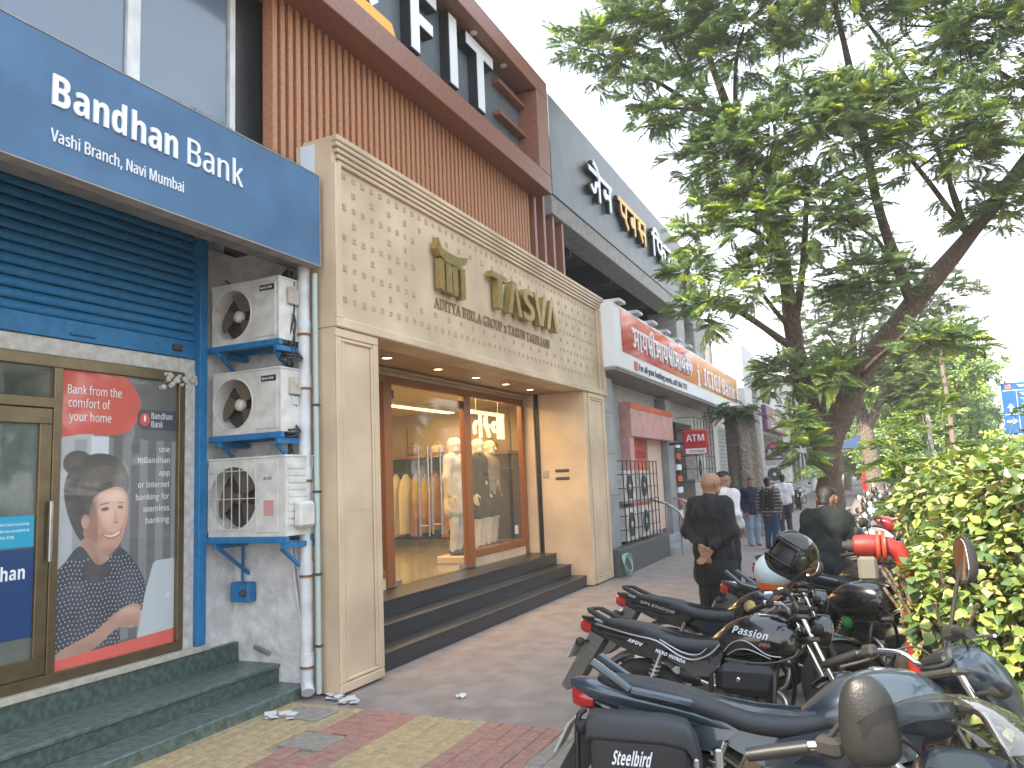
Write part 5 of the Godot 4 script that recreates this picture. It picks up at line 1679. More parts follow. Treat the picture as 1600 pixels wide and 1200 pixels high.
func motorcycle(label: String, at: Vector3, heading_deg: float, lean: float, o: Dictionary) -> Node3D:
	var b := thing("motorcycle", label, "motorcycle", at, "motorcycles parked along the pavement edge")
	b.transform = Transform3D((Basis(Vector3.UP, deg_to_rad(-heading_deg)) * Basis(Vector3.RIGHT, -lean)).scaled_local(Vector3.ONE * o.get("scale", 0.9)), at)
	var paint: Material = o.get("paint", mats.paint_black)
	var panel: Material = o.get("panel", paint)
	var seat: Material = o.get("seat", mats.seat_vinyl)
	var steer: float = o.get("steer", 0.0)
	var alloy: bool = o.get("alloy", true)
	var D: Material = mats.dusty_black
	wheel(b, Vector3(0, 0.305, 0), 0.305, 0.1, alloy)
	# swing arm, chain case, shocks
	for z in [-0.11, 0.11]:
		var m := MB.new()
		m.bar(Vector3(-0.03, 0.3, z), Vector3(0.46, 0.37, z * 0.9), 0.026, 0.045, 0.008)
		part(b, "swing_arm", m, D)
		var sa := Vector3(0.02, 0.34, z * 1.25); var sb := Vector3(0.16, 0.66, z * 1.15)
		m = MB.new()
		m.tube([sa, sa.lerp(sb, 0.5), sb], 0.017, 10)
		var sh := part(b, "shock_absorber", m, mats.chrome_worn)
		part(sh, "spring", spring(sa.lerp(sb, 0.18), sa.lerp(sb, 0.82), 0.028, 8), mats.silver_trim)
	var m := MB.new()
	m.bar(Vector3(-0.06, 0.36, -0.135), Vector3(0.5, 0.42, -0.13), 0.03, 0.09, 0.012)
	part(b, "chain_case", m, mats.dusty_guard)
	# frame tubes
	part(b, "frame", tubes([smooth_path([Vector3(0.98, 0.82, 0), Vector3(0.86, 0.66, 0), Vector3(0.8, 0.4, 0), Vector3(0.7, 0.24, 0)]), [Vector3(0.95, 0.84, 0), Vector3(0.5, 0.7, 0.0)], [Vector3(0.5, 0.7, 0.09), Vector3(0.0, 0.72, 0.1), Vector3(-0.25, 0.76, 0.08)], [Vector3(0.5, 0.7, -0.09), Vector3(0.0, 0.72, -0.1), Vector3(-0.25, 0.76, -0.08)], [Vector3(0.46, 0.7, 0.08), Vector3(0.46, 0.3, 0.08)], [Vector3(0.46, 0.7, -0.08), Vector3(0.46, 0.3, -0.08)]], 0.017), D)
	# engine
	m = MB.new()
	m.box(Vector3(0.6, 0.36, 0), Vector3(0.36, 0.2, 0.2), 0.04)
	var en := part(b, "engine", m, mats.engine_alloy)
	for z in [-1.0, 1.0]:
		m = MB.new()
		m.lathe(Vector3(0.52, 0.35, 0.1 * z), Vector3(0, 0, z), [Vector2(0.115, 0), Vector2(0.115, 0.045), Vector2(0.1, 0.062), Vector2(0.04, 0.068)], 22)
		part(en, "crank_cover", m, mats.engine_alloy if z > 0 else mats.engine_black)
		m = MB.new()
		m.lathe(Vector3(0.69, 0.37, 0.1 * z), Vector3(0, 0, z), [Vector2(0.085, 0), Vector2(0.085, 0.035), Vector2(0.07, 0.05), Vector2(0.03, 0.054)], 20)
		part(en, "side_cover", m, mats.engine_alloy)
	m = MB.new()
	for k in 7:
		m.box(Vector3(0.71 + k * 0.008, 0.47 + k * 0.024, 0), Vector3(0.17, 0.01, 0.19), 0.003)
	m.box(Vector3(0.73, 0.55, 0), Vector3(0.12, 0.2, 0.13), 0.02)
	part(en, "cylinder_fins", m, mats.engine_black if o.get("dark_engine", true) else mats.engine_alloy).set_meta("kind", "stuff")
	m = MB.new()
	m.box(Vector3(0.62, 0.56, 0.0), Vector3(0.1, 0.1, 0.1), 0.03)
	part(en, "carburettor", m, mats.engine_alloy)
	m = MB.new()
	m.lathe(Vector3(0.52, 0.35, 0.165), Vector3(0, 0, 1), [Vector2(0.014, 0), Vector2(0.014, 0.02)], 10)
	part(en, "bolt", m, mats.chrome_worn)
	# exhaust on the right
	var ex := tubes([smooth_path([Vector3(0.82, 0.5, 0.03), Vector3(0.9, 0.42, 0.07), Vector3(0.86, 0.25, 0.11), Vector3(0.66, 0.2, 0.13), Vector3(0.4, 0.22, 0.15), Vector3(0.25, 0.26, 0.155)])], 0.018)
	var exn := part(b, "exhaust", ex, mats.chrome_worn)
	m = MB.new()
	m.tube([Vector3(0.28, 0.25, 0.155), Vector3(0.2, 0.27, 0.16), Vector3(-0.25, 0.35, 0.175), Vector3(-0.34, 0.37, 0.178)], [0.022, 0.045, 0.048, 0.034], 14)
	part(exn, "muffler", m, mats.engine_black)
	m = MB.new()
	m.bar(Vector3(0.14, 0.315, 0.218), Vector3(-0.22, 0.38, 0.225), 0.006, 0.05, 0.002)
	part(exn, "heat_shield", m, mats.chrome_worn)
	# seat
	var sr: Array = o.get("seat_rows", [[-0.28, 0.80, 0.055, 0.02, 0.02], [-0.24, 0.80, 0.095, 0.05, 0.04], [-0.05, 0.79, 0.125, 0.05, 0.05], [0.1, 0.765, 0.13, 0.05, 0.05], [0.24, 0.725, 0.135, 0.045, 0.045], [0.42, 0.715, 0.12, 0.045, 0.05], [0.56, 0.735, 0.085, 0.04, 0.06], [0.6, 0.74, 0.06, 0.03, 0.05]])
	var stn := part(b, "seat", loft_of(sr, 3.0), seat)
	# tank
	var tk: Array = o.get("tank_rows", [[0.46, 0.72, 0.05, 0.05, 0.03], [0.52, 0.74, 0.09, 0.08, 0.07], [0.6, 0.76, 0.125, 0.12, 0.12], [0.72, 0.775, 0.145, 0.145, 0.13], [0.84, 0.775, 0.15, 0.15, 0.12], [0.93, 0.765, 0.135, 0.13, 0.1], [0.99, 0.76, 0.09, 0.085, 0.06], [1.005, 0.76, 0.05, 0.04, 0.03]])
	var tank := part(b, "fuel_tank", loft_of(tk, 2.5, 26), paint)
	m = MB.new()
	m.lathe(Vector3(0.76, 0.908, 0), Vector3(0.05, 1, 0), [Vector2(0.036, 0), Vector2(0.036, 0.014), Vector2(0.025, 0.02)], 16)
	part(tank, "filler_cap", m, mats.chrome_worn)
	# side panels
	for z in [-1.0, 1.0]:
		m = MB.new()
		var pl := PackedVector2Array([Vector2(0.58, 0.69), Vector2(0.52, 0.52), Vector2(0.45, 0.45), Vector2(0.36, 0.45), Vector2(0.2, 0.53), Vector2(0.04, 0.62), Vector2(-0.05, 0.69), Vector2(0.1, 0.72), Vector2(0.3, 0.685), Vector2(0.46, 0.675)])
		m.prism(pl, 0.022, Transform3D(Basis(Vector3(1, 0, 0.04 * z), Vector3(0, 1, -0.12 * z), Vector3(0, 0, 1)), Vector3(0, 0.09, 0.118 if z > 0 else -0.14)))
		part(b, "side_panel", m, panel)
		# tail panel
		m = MB.new()
		pl = PackedVector2Array([Vector2(0.22, 0.70), Vector2(0.1, 0.62), Vector2(-0.12, 0.672), Vector2(-0.34, 0.765), Vector2(-0.43, 0.85), Vector2(-0.36, 0.85), Vector2(-0.26, 0.815), Vector2(-0.1, 0.775), Vector2(0.1, 0.76)])
		m.prism(pl, 0.018, Transform3D(Basis(Vector3(1, 0, 0.14 * z), Vector3(0, 1, -0.06 * z), Vector3(0, 0, 1)), Vector3(0, 0.0, 0.127 if z > 0 else -0.145)))
		part(b, "tail_panel", m, panel)
	part(b, "tail_cowl", loft_of([[-0.44, 0.85, 0.03, 0.012, 0.012], [-0.36, 0.832, 0.065, 0.025, 0.035], [-0.26, 0.80, 0.085, 0.03, 0.05], [-0.12, 0.765, 0.1, 0.02, 0.05]], 2.6), panel)
	part(b, "tail_light", loft_of([[-0.455, 0.80, 0.02, 0.03, 0.04], [-0.42, 0.795, 0.05, 0.04, 0.05], [-0.36, 0.785, 0.06, 0.035, 0.045]], 2.6, 16), mats.tail_red)
	# grab rail
	if o.get("grab", 0) == 0:
		m = tubes([smooth_path([Vector3(0.12, 0.80, 0.135), Vector3(-0.1, 0.83, 0.14), Vector3(-0.3, 0.9, 0.115), Vector3(-0.36, 0.925, 0.06), Vector3(-0.36, 0.925, -0.06), Vector3(-0.3, 0.9, -0.115), Vector3(-0.1, 0.83, -0.14), Vector3(0.12, 0.80, -0.135)])], 0.013)
		part(b, "grab_rail", m, D)
	else:
		for z in [-1.0, 1.0]:
			m = MB.new()
			m.bar(Vector3(0.05, 0.79, 0.125 * z), Vector3(-0.2, 0.835, 0.12 * z), 0.03, 0.035, 0.01)
			var ry := 0.905 if o.get("grab") == 3 else 0.945
			m.bar(Vector3(-0.19, 0.83, 0.12 * z), Vector3(-0.36, ry, 0.1 * z), 0.026, 0.034, 0.01)
			if o.get("grab") == 3:
				m.bar(Vector3(-0.36, ry, 0.1 * z), Vector3(-0.37, ry, 0.0), 0.024, 0.024, 0.008)
			part(b, "grab_rail", m, mats.dusty_black if o.get("grab") == 3 else mats.paint_slate)
	# rear guard, plate, indicators
	var gm: Material = o.get("guard", mats.dusty_guard)
	var rg := part(b, "rear_mudguard", mudguard(Vector3(0, 0.305, 0), 0.37, 0.075, 0.9, 2.75), gm)
	m = MB.new()
	m.prism(PackedVector2Array([Vector2(-0.26, 0.72), Vector2(-0.36, 0.76), Vector2(-0.58, 0.4), Vector2(-0.54, 0.37), Vector2(-0.46, 0.42)]), 0.13, xf_at(Vector3(0, 0, -0.065)))
	part(rg, "mud_flap", m, gm)
	m = MB.new()
	m.box(Vector3(-0.49, 0.64, 0), Vector3(0.012, 0.13, 0.2), 0.004, Basis(Vector3(0, 0, 1), -0.5))
	part(rg, "number_plate", m, mats.plate_yellow)
	for z in [-1.0, 1.0]:
		m = MB.new()
		m.tube([Vector3(-0.37, 0.7, 0.05 * z), Vector3(-0.39, 0.7, 0.13 * z)], 0.01, 8)
		m.lathe(Vector3(-0.39, 0.7, 0.12 * z), Vector3(0, 0, z), [Vector2(0.012, 0), Vector2(0.026, 0.02), Vector2(0.03, 0.05), Vector2(0.022, 0.075), Vector2(0.005, 0.082)], 12)
		part(b, "indicator", m, D)
	# foot pegs, side stand
	for z in [-1.0, 1.0]:
		m = MB.new()
		m.tube([Vector3(0.44, 0.3, 0.1 * z), Vector3(0.44, 0.31, 0.3 * z)], 0.015, 8)
		part(b, "foot_peg", m, D)
		m = MB.new()
		m.tube([Vector3(0.18, 0.42, 0.12 * z), Vector3(0.18, 0.43, 0.26 * z)], 0.013, 8)
		part(b, "foot_peg", m, mats.chrome_worn)
	m = MB.new()
	m.tube([Vector3(0.4, 0.26, -0.12), Vector3(0.32, -0.0, -0.24)], 0.011, 8)
	m.box(Vector3(0.31, 0.005, -0.25), Vector3(0.06, 0.012, 0.05), 0.004)
	part(b, "side_stand", m, D)
	if o.get("crash_guard", true):
		m = tubes([smooth_path([Vector3(0.86, 0.62, 0.05), Vector3(0.88, 0.6, 0.24), Vector3(0.88, 0.45, 0.31), Vector3(0.84, 0.3, 0.27), Vector3(0.8, 0.26, 0.08)]), smooth_path([Vector3(0.86, 0.62, -0.05), Vector3(0.88, 0.6, -0.24), Vector3(0.88, 0.45, -0.31), Vector3(0.84, 0.3, -0.27), Vector3(0.8, 0.26, -0.08)])], 0.014)
		part(b, "crash_guard", m, mats.black_plastic)
	if o.get("side_box", false):
		m = MB.new()
		m.box(Vector3(0.72, 0.56, 0.235), Vector3(0.34, 0.17, 0.1), 0.04)
		var sbx := part(b, "leg_box", m, mats.seat_dark)
		m = MB.new()
		m.lathe(Vector3(0.68, 0.565, 0.286), Vector3(0, 0, 1), [Vector2(0.014, 0), Vector2(0.014, 0.008), Vector2(0.006, 0.01)], 12)
		part(sbx, "lock", m, mats.chrome)
		m = MB.new()
		m.box(Vector3(0.72, 0.605, 0.287), Vector3(0.3, 0.006, 0.004))
		part(sbx, "lid_seam", m, mats.wire)
	# front end: everything that turns with the bars
	var fe := Node3D.new()
	fe.name = "front_end"
	b.add_child(fe)
	var pivot := Vector3(0.985, 0.86, 0)
	fe.transform = Transform3D(Basis(Vector3(-0.42, 0.91, 0).normalized(), steer), pivot) * Transform3D(Basis(), -pivot)
	wheel(fe, Vector3(1.25, 0.295, 0), 0.295, 0.09, alloy)
	for z in [-0.085, 0.085]:
		m = MB.new()
		m.tube([Vector3(1.25, 0.295, z), Vector3(1.14, 0.55, z)], 0.026, 12)
		var fk := part(fe, "fork", m, mats.engine_alloy if not o.get("dark_fork", false) else D)
		m = MB.new()
		m.tube([Vector3(1.14, 0.55, z), Vector3(0.985, 0.915, z)], 0.0165, 12)
		part(fk, "stanchion", m, mats.chrome)
	m = MB.new()
	m.box(Vector3(0.985, 0.905, 0), Vector3(0.08, 0.028, 0.23), 0.01)
	m.box(Vector3(1.04, 0.78, 0), Vector3(0.08, 0.03, 0.23), 0.01)
	part(fe, "fork_yoke", m, mats.engine_alloy)
	part(fe, "front_mudguard", mudguard(Vector3(1.25, 0.295, 0), 0.33, 0.065, 0.35, 2.3), o.get("front_guard", paint))
	var hb := smooth_path([Vector3(0.80, 0.995, -0.37), Vector3(0.86, 1.02, -0.26), Vector3(0.93, 1.0, -0.13), Vector3(0.97, 0.945, -0.07), Vector3(0.97, 0.945, 0.07), Vector3(0.93, 1.0, 0.13), Vector3(0.86, 1.02, 0.26), Vector3(0.80, 0.995, 0.37)])
	var bar := part(fe, "handlebar", tubes([hb], 0.0115, 9), mats.chrome)
	for z in [-1.0, 1.0]:
		m = MB.new()
		m.tube([Vector3(0.845, 1.016, 0.28 * z), Vector3(0.80, 0.995, 0.375 * z), Vector3(0.775, 0.985, 0.42 * z)], [0.0175, 0.0185, 0.017], 10)
		part(bar, "grip", m, mats.black_plastic)
		m = MB.new()
		m.box(Vector3(0.87, 1.02, 0.235 * z), Vector3(0.045, 0.05, 0.07), 0.012)
		part(bar, "switch_block", m, D)
		m = MB.new()
		m.tube(smooth_path([Vector3(0.9, 1.015, 0.22 * z), Vector3(0.925, 1.0, 0.3 * z), Vector3(0.86, 0.98, 0.43 * z)], 4), 0.0065, 6)
		part(bar, "lever", m, mats.chrome_worn)
		m = MB.new()
		m.tube(smooth_path([Vector3(0.9, 1.0, 0.2 * z), Vector3(1.02, 1.02, 0.12 * z), Vector3(1.08, 0.86, 0.06 * z), Vector3(0.98, 0.72, 0.05 * z)], 5), 0.005, 6)
		part(bar, "cable", m, mats.wire)
		if o.get("mirrors", 3) & (1 if z < 0 else 2):
			var mh: Vector3 = o.get("mirror_at", Vector3(0.9, 1.19, 0.40))
			mirror(fe, Vector3(0.87, 1.04, 0.235 * z), Vector3(mh.x, mh.y, mh.z * z), o.get("mirror_face", Vector3(-1, 0.1, -0.15 * z)), o.get("mirror_w", 0.058), o.get("mirror_h", 0.05), o.get("mirror_big", false), o.get("shell", null))
	# head lamp and cowl
	if o.get("cowl", 0) == 0:
		m = MB.new()
		m.lathe(Vector3(1.05, 0.85, 0), Vector3(1, -0.08, 0), [Vector2(0.02, -0.03), Vector2(0.075, 0.0), Vector2(0.095, 0.05), Vector2(0.098, 0.1), Vector2(0.09, 0.105)], 22)
		var hl := part(fe, "head_lamp", m, paint)
		m = MB.new()
		m.lathe(Vector3(1.05, 0.85, 0), Vector3(1, -0.08, 0), [Vector2(0.09, 0.102), Vector2(0.07, 0.118), Vector2(0.02, 0.124)], 22)
		part(hl, "lens", m, mats.lens)
	else:
		var cw := part(fe, "cowl", loft_of([[0.98, 0.92, 0.1, 0.05, 0.04], [1.06, 0.93, 0.135, 0.085, 0.1], [1.14, 0.9, 0.135, 0.09, 0.13], [1.22, 0.84, 0.11, 0.08, 0.12], [1.27, 0.8, 0.06, 0.04, 0.07]], 2.6), paint)
		part(cw, "lens", loft_of([[1.2, 0.805, 0.09, 0.05, 0.07], [1.26, 0.785, 0.075, 0.04, 0.055], [1.285, 0.775, 0.03, 0.02, 0.025]], 2.6, 18), mats.lens)
		# visor
		m = MB.new()
		var rings := []
		for q in [[0.98, 1.1, 0.10], [1.04, 1.09, 0.125], [1.12, 1.03, 0.13], [1.19, 0.94, 0.115]]:
			var ring := PackedVector3Array()
			for k in 11:
				var t := -1.0 + 2.0 * k / 10.0
				ring.append(Vector3(q[0] - 0.05 * t * t, q[1] - 0.03 * t * t, q[2] * t))
			rings.append(ring)
		m.loft(rings, false, false, false)
		part(cw, "visor", m, pane("smoke_visor", Color(0.08, 0.09, 0.1), 0.55))
	for z in [-1.0, 1.0]:
		m = MB.new()
		m.tube([Vector3(1.06, 0.83, 0.08 * z), Vector3(1.05, 0.83, 0.16 * z)], 0.009, 8)
		m.lathe(Vector3(1.05, 0.83, 0.15 * z), Vector3(0, 0, z), [Vector2(0.012, 0), Vector2(0.026, 0.02), Vector2(0.03, 0.05), Vector2(0.022, 0.075), Vector2(0.005, 0.082)], 12)
		part(fe, "indicator", m, D)
	m = MB.new()
	m.box(Vector3(1.0, 0.955, 0), Vector3(0.09, 0.05, 0.15), 0.018)
	part(fe, "instrument_cluster", m, mats.black_plastic)
	dissolve(fe)
	return b

# hands the children of a helper node to its parent, keeping their places
func dissolve(fe: Node3D) -> void:
	var b := fe.get_parent()
	for c in fe.get_children():
		c.transform = fe.transform * c.transform
		fe.remove_child(c)
		b.add_child(c, true)
	b.remove_child(fe)
	fe.free()

func decal(par: Node, txt: String, f: String, p: Vector3, dir: Vector3, out: Vector3, w: float, cap: float, mat: Material) -> void:
	var x := dir.normalized()
	var z := (out - x * out.dot(x)).normalized()
	var y := z.cross(x)
	letters(par, "lettering", txt, f, p, Basis(x, y + x * 0.22, z), w, cap, 0.002, mat)

# a flat ribbon that hugs a panel face (trim line)
func trim(par: Node, pts: Array, r: float, mat: Material, nm := "trim_line") -> void:
	var m := MB.new()
	m.tube(smooth_path(pts, 4), r, 6)
	part(par, nm, m, mat)

func helmet(label: String, xf: Transform3D, shell: Material, stripe: Material = null) -> void:
	var h := thing("helmet", label, "helmet")
	h.transform = xf
	# shell: x forward; grid of directions with the face opening left out
	var m := MB.new()
	var nu := 36
	var nv := 20
	var P := func(i: int, j: int, s: float) -> Vector3:
		var th := TAU * i / nu
		var ph := -1.05 + (PI * 0.5 + 1.05) * j / nv
		var c := cos(ph)
		var v := Vector3(cos(th) * c * 0.150, sin(ph) * 0.135 + (0.0 if ph > 0 else -0.01), sin(th) * c * 0.122)
		if cos(th) > 0.2 and ph < -0.25:
			v.x += 0.025 * (cos(th) - 0.2)
		return v * s
	for i in nu:
		for j in nv:
			var th := wrapf(TAU * (i + 0.5) / nu, -PI, PI)
			var ph := -1.05 + (PI * 0.5 + 1.05) * (j + 0.5) / nv
			if absf(th) < 1.12 and ph > -0.42 and ph < 0.42:
				continue
			m.quad(P.call(i, j, 1.0), P.call(i, j + 1, 1.0), P.call(i + 1, j + 1, 1.0), P.call(i + 1, j, 1.0))
			m.quad(P.call(i + 1, j, 0.93), P.call(i + 1, j + 1, 0.93), P.call(i, j + 1, 0.93), P.call(i, j, 0.93))
	# smooth normals of the shell
	for k in m.n.size():
		var p := m.v[k]
		var g := Vector3(p.x / 0.0225, p.y / 0.0182, p.z / 0.0149).normalized()
		m.n[k] = g if m.n[k].dot(g) > 0 else -g
	part(h, "shell", m, shell)
	var rim := []
	for k in 41:
		var a := TAU * k / 40
		var th := 1.12 * clampf(cos(a) * 1.25, -1, 1)
		var ph := 0.42 * clampf(sin(a) * 1.25, -1, 1)
		rim.append(Vector3(cos(th) * cos(ph) * 0.150, sin(ph) * 0.135, sin(th) * cos(ph) * 0.122) * 0.985)
	m = MB.new()
	m.tube(rim, 0.007, 6, false)
	part(h, "rim_trim", m, mats.black_plastic)
	m = MB.new()
	m.lathe(Vector3(0, -0.03, 0), Vector3.UP, [Vector2(0.1, -0.08), Vector2(0.112, -0.02), Vector2(0.1, 0.08), Vector2(0.05, 0.12)], 24, true)
	part(h, "lining", m, mats.seat_dark)
	for z in [-1.0, 1.0]:
		m = MB.new()
		m.lathe(Vector3(0.03, 0.02, 0.117 * z), Vector3(0, 0, z), [Vector2(0.018, 0), Vector2(0.018, 0.008), Vector2(0.012, 0.011)], 14)
		part(h, "visor_pivot", m, mats.engine_alloy)
	# lifted visor
	m = MB.new()
	var rings := []
	for j in 5:
		var ring := PackedVector3Array()
		var ph := lerpf(0.5, 1.15, j / 4.0)
		for k in 19:
			var th := lerpf(-1.35, 1.35, k / 18.0)
			ring.append(Vector3(cos(th) * cos(ph) * 0.158, sin(ph) * 0.143, sin(th) * cos(ph) * 0.13))
		rings.append(ring)
	m.loft(rings, false, false, false)
	part(h, "visor", m, mk("visor_tint", lin(0.02, 0.02, 0.02), 0.08, "", 1, "", 0, 0.0))
	if stripe:
		m = MB.new()
		m.lathe(Vector3(0, -0.085, 0), Vector3.UP, [Vector2(0.118, -0.035), Vector2(0.131, 0.0), Vector2(0.132, 0.025)], 32, false)
		part(h, "lower_band", m, stripe)

func scooter(label: String, at: Vector3, heading_deg: float, paint: Material, steer := 0.25) -> void:
	var b := thing("scooter", label, "scooter", at, "scooters parked farther along")
	b.transform = Transform3D((Basis(Vector3.UP, deg_to_rad(-heading_deg)) * Basis(Vector3.RIGHT, -0.08)).scaled_local(Vector3.ONE * 0.9), at)
	wheel(b, Vector3(0, 0.22, 0), 0.22, 0.09, true)
	part(b, "body", loft_of([[-0.35, 0.66, 0.06, 0.05, 0.06], [-0.2, 0.6, 0.15, 0.1, 0.16], [0.05, 0.52, 0.18, 0.16, 0.22], [0.28, 0.46, 0.15, 0.2, 0.16], [0.42, 0.4, 0.1, 0.15, 0.1]], 2.6, 18), paint)
	part(b, "seat", loft_of([[-0.36, 0.74, 0.1, 0.03, 0.03], [-0.2, 0.74, 0.14, 0.05, 0.05], [0.1, 0.72, 0.14, 0.05, 0.05], [0.34, 0.71, 0.1, 0.04, 0.05], [0.4, 0.7, 0.05, 0.02, 0.03]], 3.0, 18), mats.seat_vinyl)
	var m := MB.new()
	m.box(Vector3(0.62, 0.27, 0), Vector3(0.46, 0.08, 0.3), 0.03)
	part(b, "floor_board", m, mats.dusty_black)
	part(b, "apron", loft_of([[0.8, 0.55, 0.17, 0.25, 0.27], [0.88, 0.62, 0.2, 0.3, 0.3], [0.96, 0.64, 0.14, 0.26, 0.26], [1.02, 0.64, 0.05, 0.14, 0.16]], 2.4, 18), paint)
	part(b, "tail_light", loft_of([[-0.4, 0.64, 0.04, 0.02, 0.03], [-0.34, 0.64, 0.08, 0.04, 0.04]], 2.6, 12), mats.tail_red)
	m = tubes([smooth_path([Vector3(0.0, 0.78, 0.13), Vector3(-0.36, 0.84, 0.1), Vector3(-0.42, 0.85, 0), Vector3(-0.36, 0.84, -0.1), Vector3(0.0, 0.78, -0.13)])], 0.013)
	part(b, "grab_rail", m, mats.chrome_worn)
	var fe := Node3D.new()
	fe.name = "front_end"
	b.add_child(fe)
	var pv := Vector3(0.9, 0.9, 0)
	fe.transform = Transform3D(Basis(Vector3(-0.35, 0.94, 0).normalized(), steer), pv) * Transform3D(Basis(), -pv)
	wheel(fe, Vector3(1.2, 0.22, 0), 0.22, 0.09, true)
	part(fe, "front_mudguard", mudguard(Vector3(1.2, 0.22, 0), 0.26, 0.07, 0.2, 2.6), paint)
	part(fe, "handle_cowl", loft_of([[0.84, 0.97, 0.1, 0.04, 0.05], [0.92, 0.98, 0.18, 0.06, 0.07], [1.0, 0.96, 0.13, 0.05, 0.07], [1.05, 0.94, 0.06, 0.03, 0.04]], 2.3, 18), paint)
	part(fe, "lens", loft_of([[1.02, 0.95, 0.08, 0.035, 0.04], [1.06, 0.94, 0.04, 0.02, 0.02]], 2.3, 14), mats.lens)
	for z in [-1.0, 1.0]:
		m = MB.new()
		m.tube([Vector3(0.9, 0.99, 0.16 * z), Vector3(0.84, 0.99, 0.36 * z)], 0.017, 8)
		part(fe, "grip", m, mats.black_plastic)
		mirror(fe, Vector3(0.88, 1.0, 0.2 * z), Vector3(0.92, 1.2, 0.34 * z), Vector3(-1, 0.1, 0), 0.055, 0.045)
	dissolve(fe)

func make_bikes() -> void:
	bike_materials()
	# 1: slate bike in front with the hard pannier
	var b := motorcycle("slate grey motorcycle with a hard black side box", Vector3(-0.74, 0, -3.02), -10.0, 0.12, {"scale": 0.95, "paint": mats.paint_slate, "panel": mats.paint_slate, "grab": 1, "cowl": 1, "steer": 0.55, "mirror_w": 0.062, "mirror_h": 0.085, "mirror_at": Vector3(0.9, 1.26, 0.34), "mirror_face": Vector3(-1, 0.1, -0.35), "mirrors": 2, "guard": mats.dusty_black,
		"seat_rows": [[-0.34, 0.86, 0.04, 0.02, 0.02], [-0.28, 0.85, 0.08, 0.035, 0.03], [-0.08, 0.82, 0.12, 0.04, 0.045], [0.1, 0.775, 0.13, 0.04, 0.05], [0.26, 0.725, 0.14, 0.04, 0.045], [0.42, 0.715, 0.135, 0.04, 0.05], [0.56, 0.735, 0.095, 0.035, 0.06], [0.61, 0.74, 0.06, 0.02, 0.05]]})
	var pn := MB.new()
	var rings := []
	for q in [[-0.33, 0.9], [-0.325, 0.97], [-0.29, 1.0], [-0.05, 1.0], [0.015, 0.95], [0.045, 0.8], [0.06, 0.6]]:
		var ring := PackedVector3Array()
		var hgt: float = lerpf(0.42, 0.40, (q[0] + 0.46) / 0.5) * q[1]
		for k in 24:
			var a := TAU * k / 24
			var c := cos(a); var s := sin(a)
			ring.append(Vector3(q[0], 0.33 + hgt * 0.5 + 0.5 * hgt * signf(s) * pow(absf(s), 0.4), 0.255 + 0.085 * q[1] * signf(c) * pow(absf(c), 0.4)))
		rings.append(ring)
	pn.loft(rings)
	var pb := part(b, "side_box", pn, mats.seat_dark)
	pn = MB.new()
	rings = []
	for q in [[-0.345, 0.96], [-0.335, 1.01], [-0.29, 1.03], [-0.05, 1.03], [0.025, 0.97], [0.06, 0.84], [0.075, 0.66]]:
		var ring := PackedVector3Array()
		var top: float = 0.33 + lerpf(0.42, 0.40, (q[0] + 0.46) / 0.5) * minf(q[1], 1.0) + 0.02
		for k in 20:
			var a := TAU * k / 20
			var c := cos(a); var s := sin(a)
			ring.append(Vector3(q[0], top - 0.06 + (0.075 if s > 0 else 0.02) * signf(s) * pow(absf(s), 0.5), 0.255 + 0.093 * q[1] * signf(c) * pow(absf(c), 0.45)))
		rings.append(ring)
	pn.loft(rings)
	part(pb, "lid", pn, mats.seat_vinyl)
	decal(pb, "Steelbird", "sans_bold", Vector3(-0.25, 0.605, 0.343), Vector3(1, -0.03, 0), Vector3(0, 0, 1), 0.14, 0.05, mats.letter_white)
	part(pb, "latch", bx(Vector3(0.06, 0.62, 0.37), Vector3(0.02, 0.05, 0.03), 0.006), mats.chrome_worn)
	part(b, "carrier_strap", bb(Vector3(0.12, 0.4, 0.16), Vector3(0.15, 0.64, 0.185), 0.006), mats.silver_trim)
	trim(b, [Vector3(-0.38, 0.76, 0.14), Vector3(-0.405, 0.72, 0.18), Vector3(-0.405, 0.5, 0.19), Vector3(-0.38, 0.44, 0.21)], 0.012, mats.black_plastic, "carrier_frame")
	part(b, "tail_fairing", loft_of([[-0.46, 0.845, 0.02, 0.02, 0.015], [-0.38, 0.83, 0.07, 0.04, 0.05], [-0.22, 0.80, 0.1, 0.04, 0.07], [0.05, 0.75, 0.125, 0.02, 0.06], [0.2, 0.70, 0.13, 0.01, 0.03]], 2.4), mats.paint_slate)
	for z in [-1.0, 1.0]:
		var sp := MB.new()
		sp.prism(PackedVector2Array([Vector2(0.62, 0.735), Vector2(0.86, 0.71), Vector2(0.84, 0.64), Vector2(0.62, 0.56), Vector2(0.3, 0.585), Vector2(0.36, 0.68)]), 0.02, Transform3D(Basis(), Vector3(0, 0, 0.142 if z > 0 else -0.162)))
		part(b, "body_panel", sp, mats.paint_slate)
		sp = MB.new()
		sp.prism(PackedVector2Array([Vector2(0.8, 0.69), Vector2(0.8, 0.65), Vector2(0.6, 0.59), Vector2(0.4, 0.6), Vector2(0.44, 0.63), Vector2(0.6, 0.63)]), 0.004, Transform3D(Basis(), Vector3(0, 0, 0.1625 if z > 0 else -0.1665)))
		part(b, "dark_inlay", sp, mats.paint_navy)
	# 2: black bike with script on the tank
	b = motorcycle("black motorcycle with silver swirl trim and a worn grey seat", Vector3(-1.33, 0, -4.53), 5.0, 0.12, {"grab": 3, "seat": mats.seat_vinyl, "side_box": true, "steer": 0.45, "alloy": true, "dark_engine": false, "mirror_at": Vector3(0.98, 1.12, 0.46), "mirror_face": Vector3(-0.9, 0.35, 0.25), "mirror_w": 0.066, "mirror_h": 0.048})
